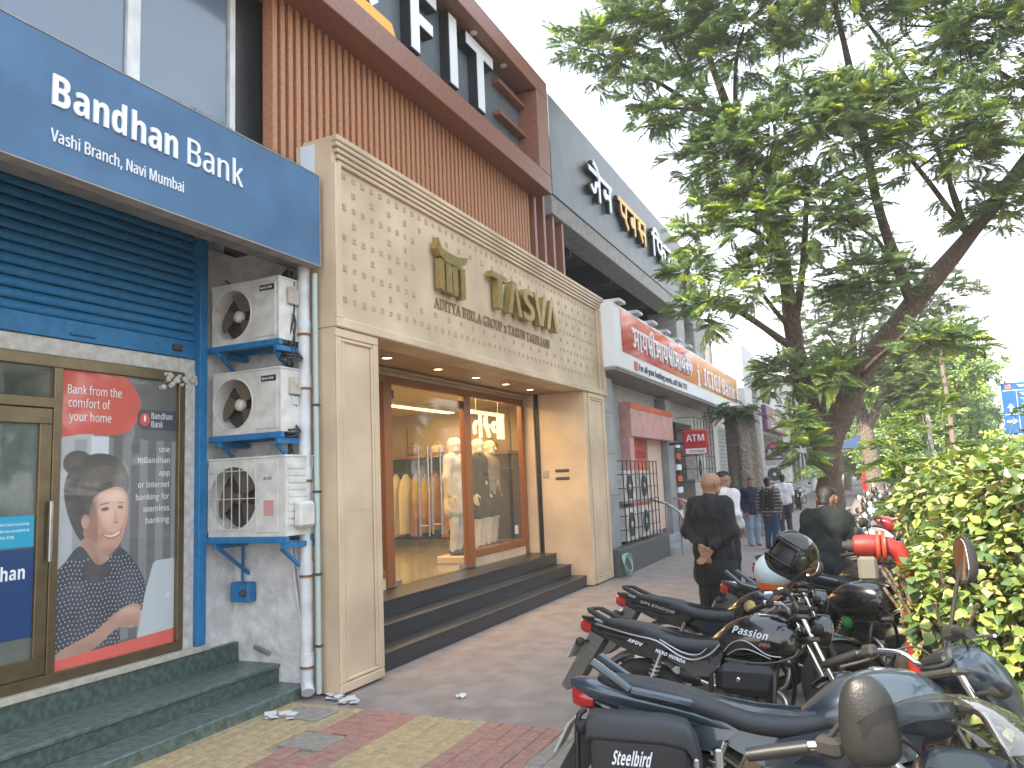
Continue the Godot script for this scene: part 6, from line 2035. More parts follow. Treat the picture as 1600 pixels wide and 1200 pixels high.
	decal(b, "Passion", "sans_bold", Vector3(0.62, 0.815, 0.150), Vector3(1, -0.16, 0.05), Vector3(0, 0.3, 1), 0.21, 0.045, mats.silver_trim)
	decal(b, "PRO", "sans_bold", Vector3(0.78, 0.745, 0.156), Vector3(1, -0.05, 0), Vector3(0, 0.1, 1), 0.06, 0.02, mats.paint_red)
	decal(b, "APDV", "sans_bold", Vector3(-0.06, 0.722, 0.147), Vector3(1, -0.28, 0.0), Vector3(0, 0, 1), 0.1, 0.022, mats.letter_white)
	decal(b, "HERO HONDA", "sans_bold", Vector3(0.13, 0.67, 0.152), Vector3(1, -0.3, 0.04), Vector3(0, 0, 1), 0.2, 0.022, mats.letter_white)
	trim(b, [Vector3(-0.3, 0.815, 0.105), Vector3(-0.05, 0.765, 0.135), Vector3(0.14, 0.735, 0.15), Vector3(0.28, 0.66, 0.153), Vector3(0.38, 0.64, 0.155), Vector3(0.48, 0.68, 0.15), Vector3(0.54, 0.74, 0.14)], 0.006, mats.silver_trim)
	trim(b, [Vector3(0.16, 0.745, 0.148), Vector3(0.3, 0.68, 0.153), Vector3(0.4, 0.67, 0.153), Vector3(0.46, 0.71, 0.15)], 0.0045, mats.silver_trim)
	trim(b, [Vector3(0.56, 0.70, 0.125), Vector3(0.62, 0.755, 0.145), Vector3(0.7, 0.77, 0.15), Vector3(0.82, 0.7, 0.15), Vector3(0.9, 0.69, 0.14)], 0.004, mats.silver_trim)
	trim(b, [Vector3(0.58, 0.68, 0.125), Vector3(0.64, 0.715, 0.14), Vector3(0.72, 0.72, 0.147), Vector3(0.84, 0.675, 0.142)], 0.004, mats.silver_trim)
	trim(b, [Vector3(0.56, 0.655, 0.1), Vector3(0.7, 0.645, 0.125), Vector3(0.85, 0.655, 0.13), Vector3(0.97, 0.70, 0.1), Vector3(0.995, 0.77, 0.06)], 0.006, mats.dusty_guard)
	# 3: black bike with the gold badge
	b = motorcycle("black motorcycle with a gold tank badge and white wing decal", Vector3(-1.40, 0, -5.48), 6.0, 0.12, {"grab": 3, "seat": mats.seat_vinyl, "steer": 0.5, "mirrors": 1, "mirror_face": Vector3(-0.8, 0.2, 0.6)})
	decal(b, "SPLENDOR", "sans_bold", Vector3(-0.2, 0.79, 0.135), Vector3(1, -0.24, 0.1), Vector3(0, 0, 1), 0.30, 0.02, mats.silver_trim)
	var em := MB.new()
	em.lathe(Vector3(0.66, 0.80, 0.142), Vector3(0, 0.3, 1), [Vector2(0.045, 0), Vector2(0.04, 0.008), Vector2(0.02, 0.011)], 18)
	part(b, "tank_badge", em, mats.gold)
	em = MB.new()
	for k in 4:
		em.prism(PackedVector2Array([Vector2(0, 0), Vector2(0.13 - k * 0.02, 0.01), Vector2(0.11 - k * 0.02, 0.028), Vector2(0, 0.022)]), 0.002, Transform3D(Basis(Vector3(1, 0, 0), Vector3(0, 0.8, -0.5), Vector3(0, 0.5, 0.8)), Vector3(0.76, 0.83 + k * 0.02, 0.147 - k * 0.012)))
	part(b, "wing_decal", em, mats.letter_white)
	# 4: black sport bike behind, with green cover on its engine
	b = motorcycle("black motorcycle with a glossy high tank behind the helmet", Vector3(-0.80, 0, -6.14), 18.0, 0.1, {"grab": 1, "steer": 0.2, "mirrors": 2, "seat": mats.seat_dark, "cowl": 1, "mirror_at": Vector3(0.86, 1.17, 0.40), "mirror_face": Vector3(-0.8, 0.15, 0.5)})
	var gb := MB.new()
	gb.lathe(Vector3(0.66, 0.6, 0.11), Vector3(0.2, 0.3, 1), [Vector2(0.03, 0), Vector2(0.045, 0.015), Vector2(0.03, 0.03), Vector2(0.012, 0.034)], 7)
	part(b, "green_rag", gb, mk("rag_green", lin(0.01, 0.22, 0.04), 0.8))
	# 5: black bike by the hydrant, seen beyond the tank of the second
	motorcycle("black motorcycle standing by the red hydrant with a bulging tank", Vector3(-0.35, 0, -6.75), 18.0, 0.1, {"grab": 1, "steer": 0.2, "mirrors": 3, "seat": mats.seat_dark, "dark_engine": true})
	# 6: bike the seated man is on
	motorcycle("dark motorcycle that the seated man leans over", Vector3(-0.75, 0, -7.3), 30.0, 0.06, {"paint": mats.paint_navy, "steer": 0.1, "mirrors": 3, "mirror_face": Vector3(-0.85, 0.1, 0.4)})
	# 0: nearest, only its windscreen and folded mirror reach into view
	b = motorcycle("grey motorcycle nearest the camera, showing only its windscreen and scuffed mirror", Vector3(-0.33, 0, -1.21), -60.0, 0.05, {"scale": 0.95, "paint": mats.paint_slate, "cowl": 1, "mirrors": 1, "mirror_at": Vector3(0.87, 1.1, 0.12), "mirror_face": Vector3(0.75, 0.0, -0.5), "mirror_w": 0.066, "mirror_h": 0.105, "mirror_big": true, "shell": mk("scuffed_grey", lin(0.028, 0.028, 0.028), 0.4, "grime", 5.0, "rough_n", 0.3)})
	var ws := MB.new()
	var wr := []
	for i in 13:
		var u := i / 12.0
		var ring := PackedVector3Array()
		for k in 17:
			var t := -1.0 + 2.0 * k / 16.0
			ring.append(Vector3(0.90 + 0.42 * u - 0.12 * t * t, 1.18 - 0.03 * u - 0.24 * u * u - 0.07 * t * t, 0.06 + (0.17 + 0.08 * u) * t))
		wr.append(ring)
	ws.loft(wr, false, false, false)
	part(b, "windscreen", ws, pane("screen_grey", Color(0.25, 0.27, 0.29), 0.45))
	var sc := MB.new()
	sc.lathe(Vector3(1.24, 0.975, 0.24), Vector3(0.3, 0.8, 0.4), [Vector2(0.012, 0), Vector2(0.012, 0.006), Vector2(0.006, 0.008)], 12)
	part(b, "screw", sc, mats.chrome)
	# farther ones, most of them nosed in towards the pavement
	motorcycle("black motorcycle leaning left, just beyond the seated man", Vector3(-0.7, 0, -8.5), 30.0, 0.1, {"seat": mats.seat_dark, "mirrors": 3})
	motorcycle("dark red motorcycle in the row by the big trunk", Vector3(0.75, 0, -13.4), 200.0, 0.1, {"paint": mats.paint_red, "mirrors": 3})
	motorcycle("silver motorcycle in the row by the big trunk", Vector3(0.6, 0, -11.0), 200.0, 0.1, {"paint": mats.paint_silver, "mirrors": 3, "cowl": 1})
	motorcycle("black motorcycle parked against the far white block", Vector3(-2.9, 0, -33.5), 80.0, 0.1, {"mirrors": 3})
	motorcycle("grey motorcycle in the far row under the second trunk", Vector3(0.9, 0, -19.5), 205.0, 0.1, {"paint": mats.paint_grey_dusty, "mirrors": 3, "cowl": 1})
	motorcycle("maroon motorcycle in the far row under the second trunk", Vector3(0.9, 0, -21.5), 205.0, 0.1, {"paint": mats.paint_red, "mirrors": 3})
	motorcycle("black motorcycle squeezed between the near scooters", Vector3(0.62, 0, -9.4), 198.0, 0.1, {"mirrors": 3, "cowl": 1})
	var rows := [["dusty white scooter, nearest of the scooters beyond the bikes", 0.55, -8.7, 200.0, 1], ["dusty grey scooter behind the nearest white scooter", 0.6, -10.2, 196.0, 0], ["dusty white scooter beside the silver motorcycle", 0.62, -11.7, 204.0, 1], ["dusty white scooter just before the big trunk", 0.68, -12.6, 200.0, 1], ["dusty grey scooter beside the dark red motorcycle", 0.72, -14.3, 206.0, 0], ["dusty white scooter beyond the big tree trunk", 0.8, -15.3, 200.0, 1], ["dusty grey scooter beyond the big tree trunk", 0.85, -16.4, 203.0, 0], ["white scooter far along the row", 0.85, -17.6, 200.0, 1], ["grey scooter farthest along the row", 0.95, -23.2, 205.0, 0]]
	for q in rows:
		scooter(q[0], Vector3(q[1], 0, q[2]), q[3], mats.paint_white_dusty if q[4] else mats.paint_grey_dusty, 0.3 if q[4] else -0.3)
	# helmets
	helmet("glossy black full face helmet hung on the handlebar, visor up", Transform3D(Basis(Vector3(-0.62, 0.42, 0.66).normalized(), Vector3(0.55, 0.83, -0.05), Vector3(0, 0, 1)).orthonormalized(), Vector3(-0.45, 1.13, -4.7)), mats.paint_black)
	helmet("pale blue and orange helmet lying on a motorcycle seat behind the black helmet", Transform3D((Basis(Vector3.UP, 0.6) * Basis(Vector3.RIGHT, 0.2)).scaled(Vector3.ONE * 0.92), Vector3(-0.66, 0.94, -5.55)), mk("helmet_blue", lin(0.58, 0.68, 0.70), 0.3), mk("helmet_orange", lin(0.75, 0.16, 0.02), 0.35))

# ------------------------------------------------------------------ bodies: smooth unions of tapered capsules, meshed as surface nets
class Sdf:
	var bones := []
	var k := 0.03
	var fold := 0.0
	var fold_seed := 1
	func cap(a: Vector3, b: Vector3, ra: float, rb := -1.0) -> void:
		bones.append([a, b, ra, rb if rb >= 0.0 else ra])
	func chain(pts: Array, rad: Array) -> void:
		for i in pts.size() - 1:
			cap(pts[i], pts[i + 1], rad[i], rad[i + 1])
	func mesh_into(m: MB, cell: float, ymin := -1e9, ymax := 1e9) -> void:
		var lo := Vector3.ONE * 1e9
		var hi := -lo
		for b in bones:
			for e in 2:
				var r: float = b[2 + e] + cell * 3.0 + fold * 2.0
				lo = lo.min(b[e] - Vector3.ONE * r)
				hi = hi.max(b[e] + Vector3.ONE * r)
		lo.y = maxf(lo.y, ymin - 2 * cell)
		hi.y = minf(hi.y, ymax + 2 * cell)
		var n := Vector3i(((hi - lo) / cell).ceil()) + Vector3i.ONE
		var nx := n.x; var ny := n.y; var nz := n.z
		var sy := nx
		var sz := nx * ny
		var f := PackedFloat32Array()
		f.resize(nx * ny * nz)
		f.fill(9.0)
		for b in bones:
			var a: Vector3 = b[0]; var c: Vector3 = b[1]
			var ra: float = b[2]; var rb: float = b[3]
			var pad := maxf(ra, rb) + k + cell * 3.0
			var i0 := Vector3i(((a.min(c) - Vector3.ONE * pad - lo) / cell).floor()).clamp(Vector3i.ZERO, n - Vector3i.ONE)
			var i1 := Vector3i(((a.max(c) + Vector3.ONE * pad - lo) / cell).ceil()).clamp(Vector3i.ZERO, n - Vector3i.ONE)
			var d := c - a
			var dd := maxf(d.length_squared(), 1e-9)
			for z in range(i0.z, i1.z + 1):
				for y in range(i0.y, i1.y + 1):
					var p := lo + Vector3(i0.x, y, z) * cell
					var ix := i0.x + y * sy + z * sz
					for x in range(i0.x, i1.x + 1):
						var q := p - a
						var t := clampf(q.dot(d) / dd, 0.0, 1.0)
						var ds := (q - d * t).length() - (ra + (rb - ra) * t)
						var o := f[ix]
						if o > 8.0:
							f[ix] = ds
						else:
							var h := maxf(k - absf(o - ds), 0.0)
							f[ix] = minf(o, ds) - h * h / (4.0 * k)
						ix += 1
						p.x += cell
		var nse: FastNoiseLite = null
		if fold > 0.0:
			nse = FastNoiseLite.new()
			nse.seed = fold_seed
			nse.frequency = 1.0
			nse.fractal_octaves = 2
		# one vertex per crossed cell
		var at := PackedInt32Array()
		at.resize(nx * ny * nz)
		at.fill(-1)
		var vs := PackedVector3Array()
		var ns := PackedVector3Array()
		var offs := [0, 1, sy, sy + 1, sz, sz + 1, sz + sy, sz + sy + 1]
		var lim := cell * 2.2 + fold * 1.5
		if nse:
			for z in nz:
				for y in ny:
					var ix := y * sy + z * sz
					for x in nx:
						if absf(f[ix]) < lim * 1.6:
							var p := lo + Vector3(x, y, z) * cell
							f[ix] += fold * nse.get_noise_3d(p.x * 9.0, p.y * 4.5 + p.x * 3.0, p.z * 9.0)
						ix += 1
		for z in range(1, nz - 2):
			for y in range(1, ny - 2):
				var ix := 1 + y * sy + z * sz
				for x in range(1, nx - 2):
					if absf(f[ix]) < lim:
						var neg := 0
						for o in offs:
							if f[ix + o] < 0.0:
								neg += 1
						if neg > 0 and neg < 8:
							var s := Vector3.ZERO
							var cnt := 0
							for e in 12:
								var c0: int = EDGES[e][0]; var c1: int = EDGES[e][1]
								var v0 := f[ix + offs[c0]]; var v1 := f[ix + offs[c1]]
								if (v0 < 0.0) != (v1 < 0.0):
									var t := v0 / (v0 - v1)
									s += Vector3(c0 & 1, (c0 >> 1) & 1, c0 >> 2).lerp(Vector3(c1 & 1, (c1 >> 1) & 1, c1 >> 2), t)
									cnt += 1
							at[ix] = vs.size()
							vs.append(lo + (Vector3(x, y, z) + s / cnt) * cell)
							ns.append(Vector3(f[ix + 1] + f[ix + 1 + sy] + f[ix + 1 + sz] + f[ix + 1 + sy + sz] - f[ix] - f[ix + sy] - f[ix + sz] - f[ix + sy + sz], f[ix + sy] + f[ix + sy + 1] + f[ix + sy + sz] + f[ix + sy + sz + 1] - f[ix] - f[ix + 1] - f[ix + sz] - f[ix + sz + 1], f[ix + sz] + f[ix + sz + 1] + f[ix + sz + sy] + f[ix + sz + sy + 1] - f[ix] - f[ix + 1] - f[ix + sy] - f[ix + sy + 1]).normalized())
					ix += 1
		var steps := [1, sy, sz]
		for z in range(2, nz - 2):
			for y in range(2, ny - 2):
				for x in range(2, nx - 2):
					var ix := x + y * sy + z * sz
					if absf(f[ix]) > lim:
						continue
					var in0 := f[ix] < 0.0
					for e in 3:
						if in0 == (f[ix + steps[e]] < 0.0):
							continue
						var u: int = steps[(e + 1) % 3]
						var w: int = steps[(e + 2) % 3]
						var q := [at[ix], at[ix - u], at[ix - u - w], at[ix - w]]
						if q.has(-1):
							continue
						var order := [0, 1, 2, 0, 2, 3] if not in0 else [0, 2, 1, 0, 3, 2]
						for o in order:
							m.v.append(vs[q[o]])
							m.n.append(ns[q[o]])
	const EDGES := [[0, 1], [2, 3], [4, 5], [6, 7], [0, 2], [1, 3], [4, 6], [5, 7], [0, 4], [1, 5], [2, 6], [3, 7]]

# hand: wrist point, direction of the fingers, palm normal, side (+1 thumb on dir x normal side)
func add_hand(m: MB, wrist: Vector3, dir: Vector3, palm: Vector3, side: float, curl: float, cell: float) -> void:
	var s := Sdf.new()
	s.k = 0.008
	var d := dir.normalized()
	var p := (palm - d * palm.dot(d)).normalized()
	var x := d.cross(p).normalized() * side
	for i in 4:
		var o := (i - 1.5) * 0.019
		s.cap(wrist + x * o * 0.6, wrist + d * 0.085 + x * o, 0.016, 0.0125)
		var len0: float = [0.040, 0.045, 0.043, 0.034][i]
		var b := wrist + d * 0.09 + x * o * 1.05
		var r := [0.0095, 0.0098, 0.0095, 0.0085][i] as float
		var dd := d
		for j in 3:
			dd = dd.rotated(x.normalized() * side, -curl * side * (0.6 + 0.25 * i * 0.3)).normalized() if curl != 0.0 else dd
			var e: Vector3 = b + dd * len0 * [1.0, 0.65, 0.5][j]
			s.cap(b, e, r, r * 0.9)
			b = e
			r *= 0.92
	var tb := wrist + d * 0.025 - x * 0.03
	var t1 := tb + (d * 0.6 - x * 0.65 + p * 0.3).normalized() * 0.04
	var t2 := t1 + (d * 0.85 - x * 0.25 + p * 0.35).normalized() * 0.032
	s.cap(wrist + d * 0.015 - x * 0.012, tb, 0.016, 0.014)
	s.cap(tb, t1, 0.0135, 0.011)
	s.cap(t1, t2, 0.011, 0.009)
	s.mesh_into(m, cell)

func add_head(m: MB, c: Vector3, b: Basis, cell: float, s0 := 1.0) -> void:
	# c: centre of the skull, b: local axes (x right, y up, -z forward)
	var s := Sdf.new()
	s.k = 0.022
	var P := func(x: float, y: float, z: float) -> Vector3: return c + b * (Vector3(x, y, z) * s0)
	s.cap(P.call(0, 0.03, 0.02), P.call(0, 0.035, -0.015), 0.082 * s0, 0.078 * s0)
	s.cap(P.call(0, 0.0, 0.025), P.call(0, 0.0, -0.02), 0.076 * s0, 0.07 * s0)
	s.cap(P.call(-0.025, -0.06, -0.035), P.call(0.025, -0.06, -0.035), 0.044 * s0)
	s.cap(P.call(0, -0.085, -0.06), P.call(0, -0.08, -0.05), 0.026 * s0)
	s.cap(P.call(0, -0.05, 0.03), P.call(0, -0.15, 0.03), 0.056 * s0, 0.06 * s0)
	s.mesh_into(m, cell)
	s = Sdf.new()
	s.k = 0.006
	s.cap(P.call(0, 0.012, -0.092), P.call(0, -0.03, -0.113), 0.009 * s0, 0.013 * s0)
	for sg in [-1.0, 1.0]:
		s.cap(P.call(0.012 * sg, -0.032, -0.1), P.call(0.012 * sg, -0.03, -0.096), 0.008 * s0)
		s.cap(P.call(0.083 * sg, 0.018, 0.012), P.call(0.082 * sg, -0.022, 0.002), 0.012 * s0, 0.009 * s0)
		s.cap(P.call(0.088 * sg, 0.026, 0.018), P.call(0.088 * sg, 0.0, 0.024), 0.009 * s0, 0.008 * s0)
		s.cap(P.call(0.05 * sg, 0.022, -0.078), P.call(0.02 * sg, 0.022, -0.086), 0.011 * s0)
	s.cap(P.call(-0.018, -0.062, -0.083), P.call(0.018, -0.062, -0.083), 0.008 * s0)
	s.mesh_into(m, cell)

# o: pose. joints are given in the person's own axes: x right, y up, -z forward
func person(nm: String, label: String, at: Vector3, turn: float, o: Dictionary, cell: float, group := "") -> Node3D:
	var g := thing(nm, label, o.get("category", "person"), at, group, turn)
	var J := {"pelvis": Vector3(0, 0.9, 0), "chest": Vector3(0, 1.2, 0.01), "neck": Vector3(0, 1.36, 0.02), "head": Vector3(0, 1.505, 0.0),
		"hipL": Vector3(-0.085, 0.86, 0), "hipR": Vector3(0.085, 0.86, 0), "kneeL": Vector3(-0.095, 0.46, -0.01), "kneeR": Vector3(0.095, 0.46, -0.01), "ankL": Vector3(-0.1, 0.075, 0.02), "ankR": Vector3(0.1, 0.075, 0.02),
		"shL": Vector3(-0.17, 1.31, 0.01), "shR": Vector3(0.17, 1.31, 0.01), "elL": Vector3(-0.23, 1.04, 0.04), "elR": Vector3(0.23, 1.04, 0.04), "wrL": Vector3(-0.23, 0.82, -0.02), "wrR": Vector3(0.23, 0.82, -0.02)}
	for k in o.get("joints", {}):
		J[k] = o.joints[k]
	g.scale = Vector3.ONE * o.get("tall", 1.0)
	var skin: Material = o.get("skin", mk("skin_brown", lin(0.30, 0.155, 0.095), 0.55, "", 1, "", 0, 0, {"subsurf_scatter_enabled": true, "subsurf_scatter_strength": 0.15}))
	var hb := Basis(Vector3.UP, o.get("head_turn", 0.0)) * Basis(Vector3.RIGHT, o.get("head_nod", 0.0))
	var st: float = o.get("stout", 1.0)
	# body
	var m := MB.new()
	var s := Sdf.new()
	s.k = 0.05
	s.cap(J.neck + Vector3(0, -0.05, 0), J.head + Vector3(0, -0.06, 0.02), 0.055, 0.055)
	s.cap(J.chest + Vector3(-0.06, 0.03, 0), J.chest + Vector3(0.06, 0.03, 0), 0.08 * st)
	s.chain([J.chest, J.pelvis], [0.085 * st, 0.085 * st])
	for q in ["L", "R"]:
		s.cap(J.chest + Vector3(0, 0.08, 0), J["sh" + q], 0.05, 0.045)
		s.chain([J["sh" + q], J["el" + q], J["wr" + q]], [0.042, 0.034, 0.026])
		s.chain([J["hip" + q], J["knee" + q], J["ank" + q]], [0.075, 0.048, 0.036])
		s.cap(J["ank" + q] + Vector3(0, -0.035, 0.0), J["ank" + q] + o.get("toe", Vector3(0, -0.045, -0.13)), 0.038, 0.03)
	s.mesh_into(m, maxf(cell, 0.016))
	add_head(m, J.head, hb, o.get("head_cell", maxf(cell * 0.55, 0.008)))
	for q in ["L", "R"]:
		var dir: Vector3 = o.get("hand_dir" + q, (J["wr" + q] - J["el" + q]).normalized())
		add_hand(m, J["wr" + q], dir, o.get("palm" + q, Vector3(1 if q == "L" else -1, 0, 0)), 1.0 if q == "L" else -1.0, o.get("curl", 0.25), o.get("hand_cell", 0.006))
	var body := part(g, "body", m, skin)
	# trousers
	if o.has("trousers"):
		s = Sdf.new()
		s.k = 0.05
		s.fold = 0.012
		s.fold_seed = nm.hash() % 97
		s.cap(J.pelvis + Vector3(-0.05, 0.06, 0), J.pelvis + Vector3(0.05, 0.06, 0), 0.112 * st)
		for q in ["L", "R"]:
			var tw: float = o.get("leg_w", 1.0)
			s.chain([J["hip" + q] + Vector3(0, 0.02, 0.01), J["knee" + q], J["ank" + q] + Vector3(0, 0.0, 0)], [0.108 * st, 0.075 * tw, 0.062 * tw])
		m = MB.new()
		s.mesh_into(m, cell)
		part(g, "trousers", m, o.trousers)
	if o.has("shirt"):
		s = Sdf.new()
		s.k = 0.045
		s.fold = o.get("fold", 0.014)
		s.fold_seed = (nm + "s").hash() % 97
		var lowp: Vector3 = J.pelvis + Vector3(0, o.get("hem", -0.02), 0)
		s.cap(J.chest + Vector3(-0.085, 0.04, 0), J.chest + Vector3(0.085, 0.04, 0), 0.118 * st)
		for x in [-0.07, 0.07]:
			s.chain([J.chest + Vector3(x, -0.02, 0), J.pelvis.lerp(J.chest, 0.45) + Vector3(x, 0, 0), J.pelvis + Vector3(x, 0.0, 0.005), lowp + Vector3(x * 1.1, 0, 0)], [0.115 * st, 0.112 * st, 0.118 * st, o.get("hem_r", 0.12) * st])
		s.cap(J.neck + Vector3(0, -0.03, 0), J.neck + Vector3(0, 0.015, 0.004), 0.07, 0.064)
		for q in ["L", "R"]:
			s.cap(J.chest + Vector3(0, 0.1, 0.01), J["sh" + q], 0.085, 0.07)
			if o.get("short_sleeve", false):
				s.cap(J["sh" + q], (J["sh" + q] as Vector3).lerp(J["el" + q], 0.85), 0.068, 0.062)
			else:
				s.chain([J["sh" + q], J["el" + q], (J["el" + q] as Vector3).lerp(J["wr" + q], o.get("sleeve", 0.95))], [0.07, 0.056, 0.042])
		m = MB.new()
		s.mesh_into(m, cell)
		part(g, o.get("shirt_name", "shirt"), m, o.shirt)
	if o.has("skirt"):   # long tunic below the waist
		s = Sdf.new()
		s.k = 0.05
		s.fold = 0.016
		for x in [-0.06, 0.06]:
			s.chain([J.pelvis + Vector3(x, 0.05, 0.0), J.pelvis + Vector3(x * 1.2, -0.2, 0.0), Vector3(J.pelvis.x + x * 1.5, o.skirt_to, J.pelvis.z)], [0.116 * st, 0.125 * st, 0.13 * st])
		m = MB.new()
		s.mesh_into(m, cell)
		part(g, "tunic_skirt", m, o.skirt)
	if o.has("hair"):
		s = Sdf.new()
		s.k = 0.02
		var c: Vector3 = J.head
		s.cap(c + hb * Vector3(0, 0.045, 0.025), c + hb * Vector3(0, 0.055, -0.015), 0.082, 0.075)
		s.cap(c + hb * Vector3(0, -0.005, 0.045), c + hb * Vector3(0, -0.045, 0.05), 0.068, 0.055)
		s.fold = 0.006
		m = MB.new()
		s.mesh_into(m, maxf(cell * 0.6, 0.008))
		part(g, "hair", m, o.hair)
	if o.has("shoes"):
		for q in ["L", "R"]:
			s = Sdf.new()
			s.k = 0.02
			s.cap(J["ank" + q] + Vector3(0, -0.03, 0.015), J["ank" + q] + o.get("toe", Vector3(0, -0.04, -0.14)), 0.046, 0.037)
			m = MB.new()
			s.mesh_into(m, maxf(cell * 0.7, 0.01))
			part(g, "shoe", m, o.shoes)
	return g

func make_people() -> void:
	var black_cloth := mk("cloth_black", lin(0.012, 0.012, 0.014), 0.85, "grain", 4.0, "fine_n", 0.3, 0.0, {"rim_enabled": true, "rim": 0.25})
	var hair := mk("hair_black", lin(0.012, 0.01, 0.009), 0.6, "speck", 6.0)
	var shoe := mk("shoe_dark", lin(0.03, 0.025, 0.02), 0.5)
	# bald man from behind, hands joined behind the back
	person("person", "bald man in a long black tunic, hands clasped behind his back", Vector3(-1.47, 0, -7.75), -0.32, {
		"joints": {"shL": Vector3(-0.16, 1.31, 0.01), "shR": Vector3(0.16, 1.31, 0.01), "elL": Vector3(-0.245, 1.05, 0.07), "wrL": Vector3(-0.045, 0.915, 0.175), "elR": Vector3(0.245, 1.05, 0.06), "wrR": Vector3(0.06, 0.885, 0.165), "head": Vector3(0.01, 1.5, -0.015)},
		"stout": 1.03, "shirt": black_cloth, "shirt_name": "tunic", "hem": -0.06, "hem_r": 0.128, "skirt": black_cloth, "skirt_to": 0.62, "trousers": black_cloth, "shoes": shoe, "leg_w": 1.1, "sleeve": 0.82, "fold": 0.016,
		"head_turn": -0.42, "head_nod": -0.05, "hand_dirL": Vector3(0.45, -0.85, 0.12), "hand_dirR": Vector3(-0.62, -0.75, 0.16), "palmL": Vector3(0, 0.1, 1), "palmR": Vector3(0, 0.1, 1), "curl": 0.3, "hand_cell": 0.0045, "head_cell": 0.0075, "skin": mk("skin_tan", lin(0.37, 0.20, 0.13), 0.5, "blotch", 3.0, "", 0, 0, {"subsurf_scatter_enabled": true, "subsurf_scatter_strength": 0.15})}, 0.013)
	# man in a white shirt just beyond him
	var white := mk("cloth_white", lin(0.74, 0.75, 0.78), 0.85, "grain", 4.0)
	person("person", "man in a white shirt half hidden behind the bald man", Vector3(-1.87, 0, -10.9), -0.5, {"shirt": white, "trousers": black_cloth, "hair": hair, "shoes": shoe, "head_turn": -0.4, "hem": 0.03, "joints": {"elR": Vector3(0.22, 1.05, 0.06), "wrR": Vector3(0.17, 0.88, -0.12)}}, 0.018)
	var jeans := mk("jeans_pale", lin(0.28, 0.40, 0.52), 0.9, "grime", 3.0)
	person("person", "young man in a dark blue shirt and pale jeans facing the pavement", Vector3(-2.45, 0, -17.6), PI * 0.5 + 2.15, {"tall": 0.9, "shirt": mk("cloth_navy", lin(0.012, 0.025, 0.07), 0.9, "speck", 5.0), "trousers": jeans, "hair": hair, "shoes": mk("shoe_tan", lin(0.35, 0.28, 0.2), 0.7), "head_turn": -0.5, "hem": -0.08, "joints": {"wrL": Vector3(-0.2, 0.8, -0.06), "wrR": Vector3(0.2, 0.8, -0.06)}}, 0.022)
	# striped pullover: the stripes are dyed in the knit
	var d := Board.new(4, 64, Color8(60, 58, 58))
	for y in 64:
		var on := (y % 16) < 6
		d.im.fill_rect(Rect2i(0, y, 4, 1), Color8(150, 146, 142) if on else Color8(52, 50, 52))
	var str := d.material("knit_stripes", 0.9)
	str.uv1_triplanar = true
	str.uv1_scale = Vector3(1, 3.2, 1)
	var g := person("person", "man in a grey striped pullover and blue jeans with a black backpack, walking away", Vector3(-2.0, 0, -16.9), -0.15, {"tall": 0.9, "shirt": str, "trousers": mk("jeans_blue", lin(0.03, 0.07, 0.16), 0.9, "grime", 3.0), "hair": hair, "shoes": shoe, "hem": -0.06, "joints": {"kneeL": Vector3(-0.09, 0.46, -0.06), "ankR": Vector3(0.09, 0.09, 0.14), "elL": Vector3(-0.26, 1.05, 0.0), "wrL": Vector3(-0.3, 0.84, -0.06), "elR": Vector3(0.25, 1.05, 0.05)}}, 0.02)
	var s := Sdf.new()
	s.k = 0.04
	for x in [-0.09, 0.09]:
		s.cap(Vector3(x, 1.28, 0.17), Vector3(x, 0.98, 0.18), 0.075, 0.085)
	var m := MB.new()
	s.mesh_into(m, 0.02)
	var bp := thing("backpack", "black backpack on the striped pullover man's back", "backpack", g.position, "", g.rotation.y)
	bp.scale = g.scale
	part(bp, "bag", m, black_cloth)
	for x in [-1.0, 1.0]:
		m = MB.new()
		m.tube(smooth_path([Vector3(0.1 * x, 1.3, 0.13), Vector3(0.13 * x, 1.4, 0.02), Vector3(0.14 * x, 1.25, -0.125), Vector3(0.17 * x, 1.05, -0.06), Vector3(0.12 * x, 1.0, 0.12)]), 0.018, 6)
		part(bp, "strap", m, black_cloth)
	person("person", "man in a white short sleeved shirt and dark trousers, walking away beyond the others", Vector3(-2.05, 0, -20.3), 0.1, {"tall": 0.92, "shirt": white, "short_sleeve": true, "trousers": mk("trousers_dark", lin(0.02, 0.028, 0.045), 0.9), "hair": hair, "shoes": shoe, "hem": 0.03, "joints": {"ankL": Vector3(-0.09, 0.1, 0.16), "kneeR": Vector3(0.09, 0.46, -0.08)}}, 0.024)
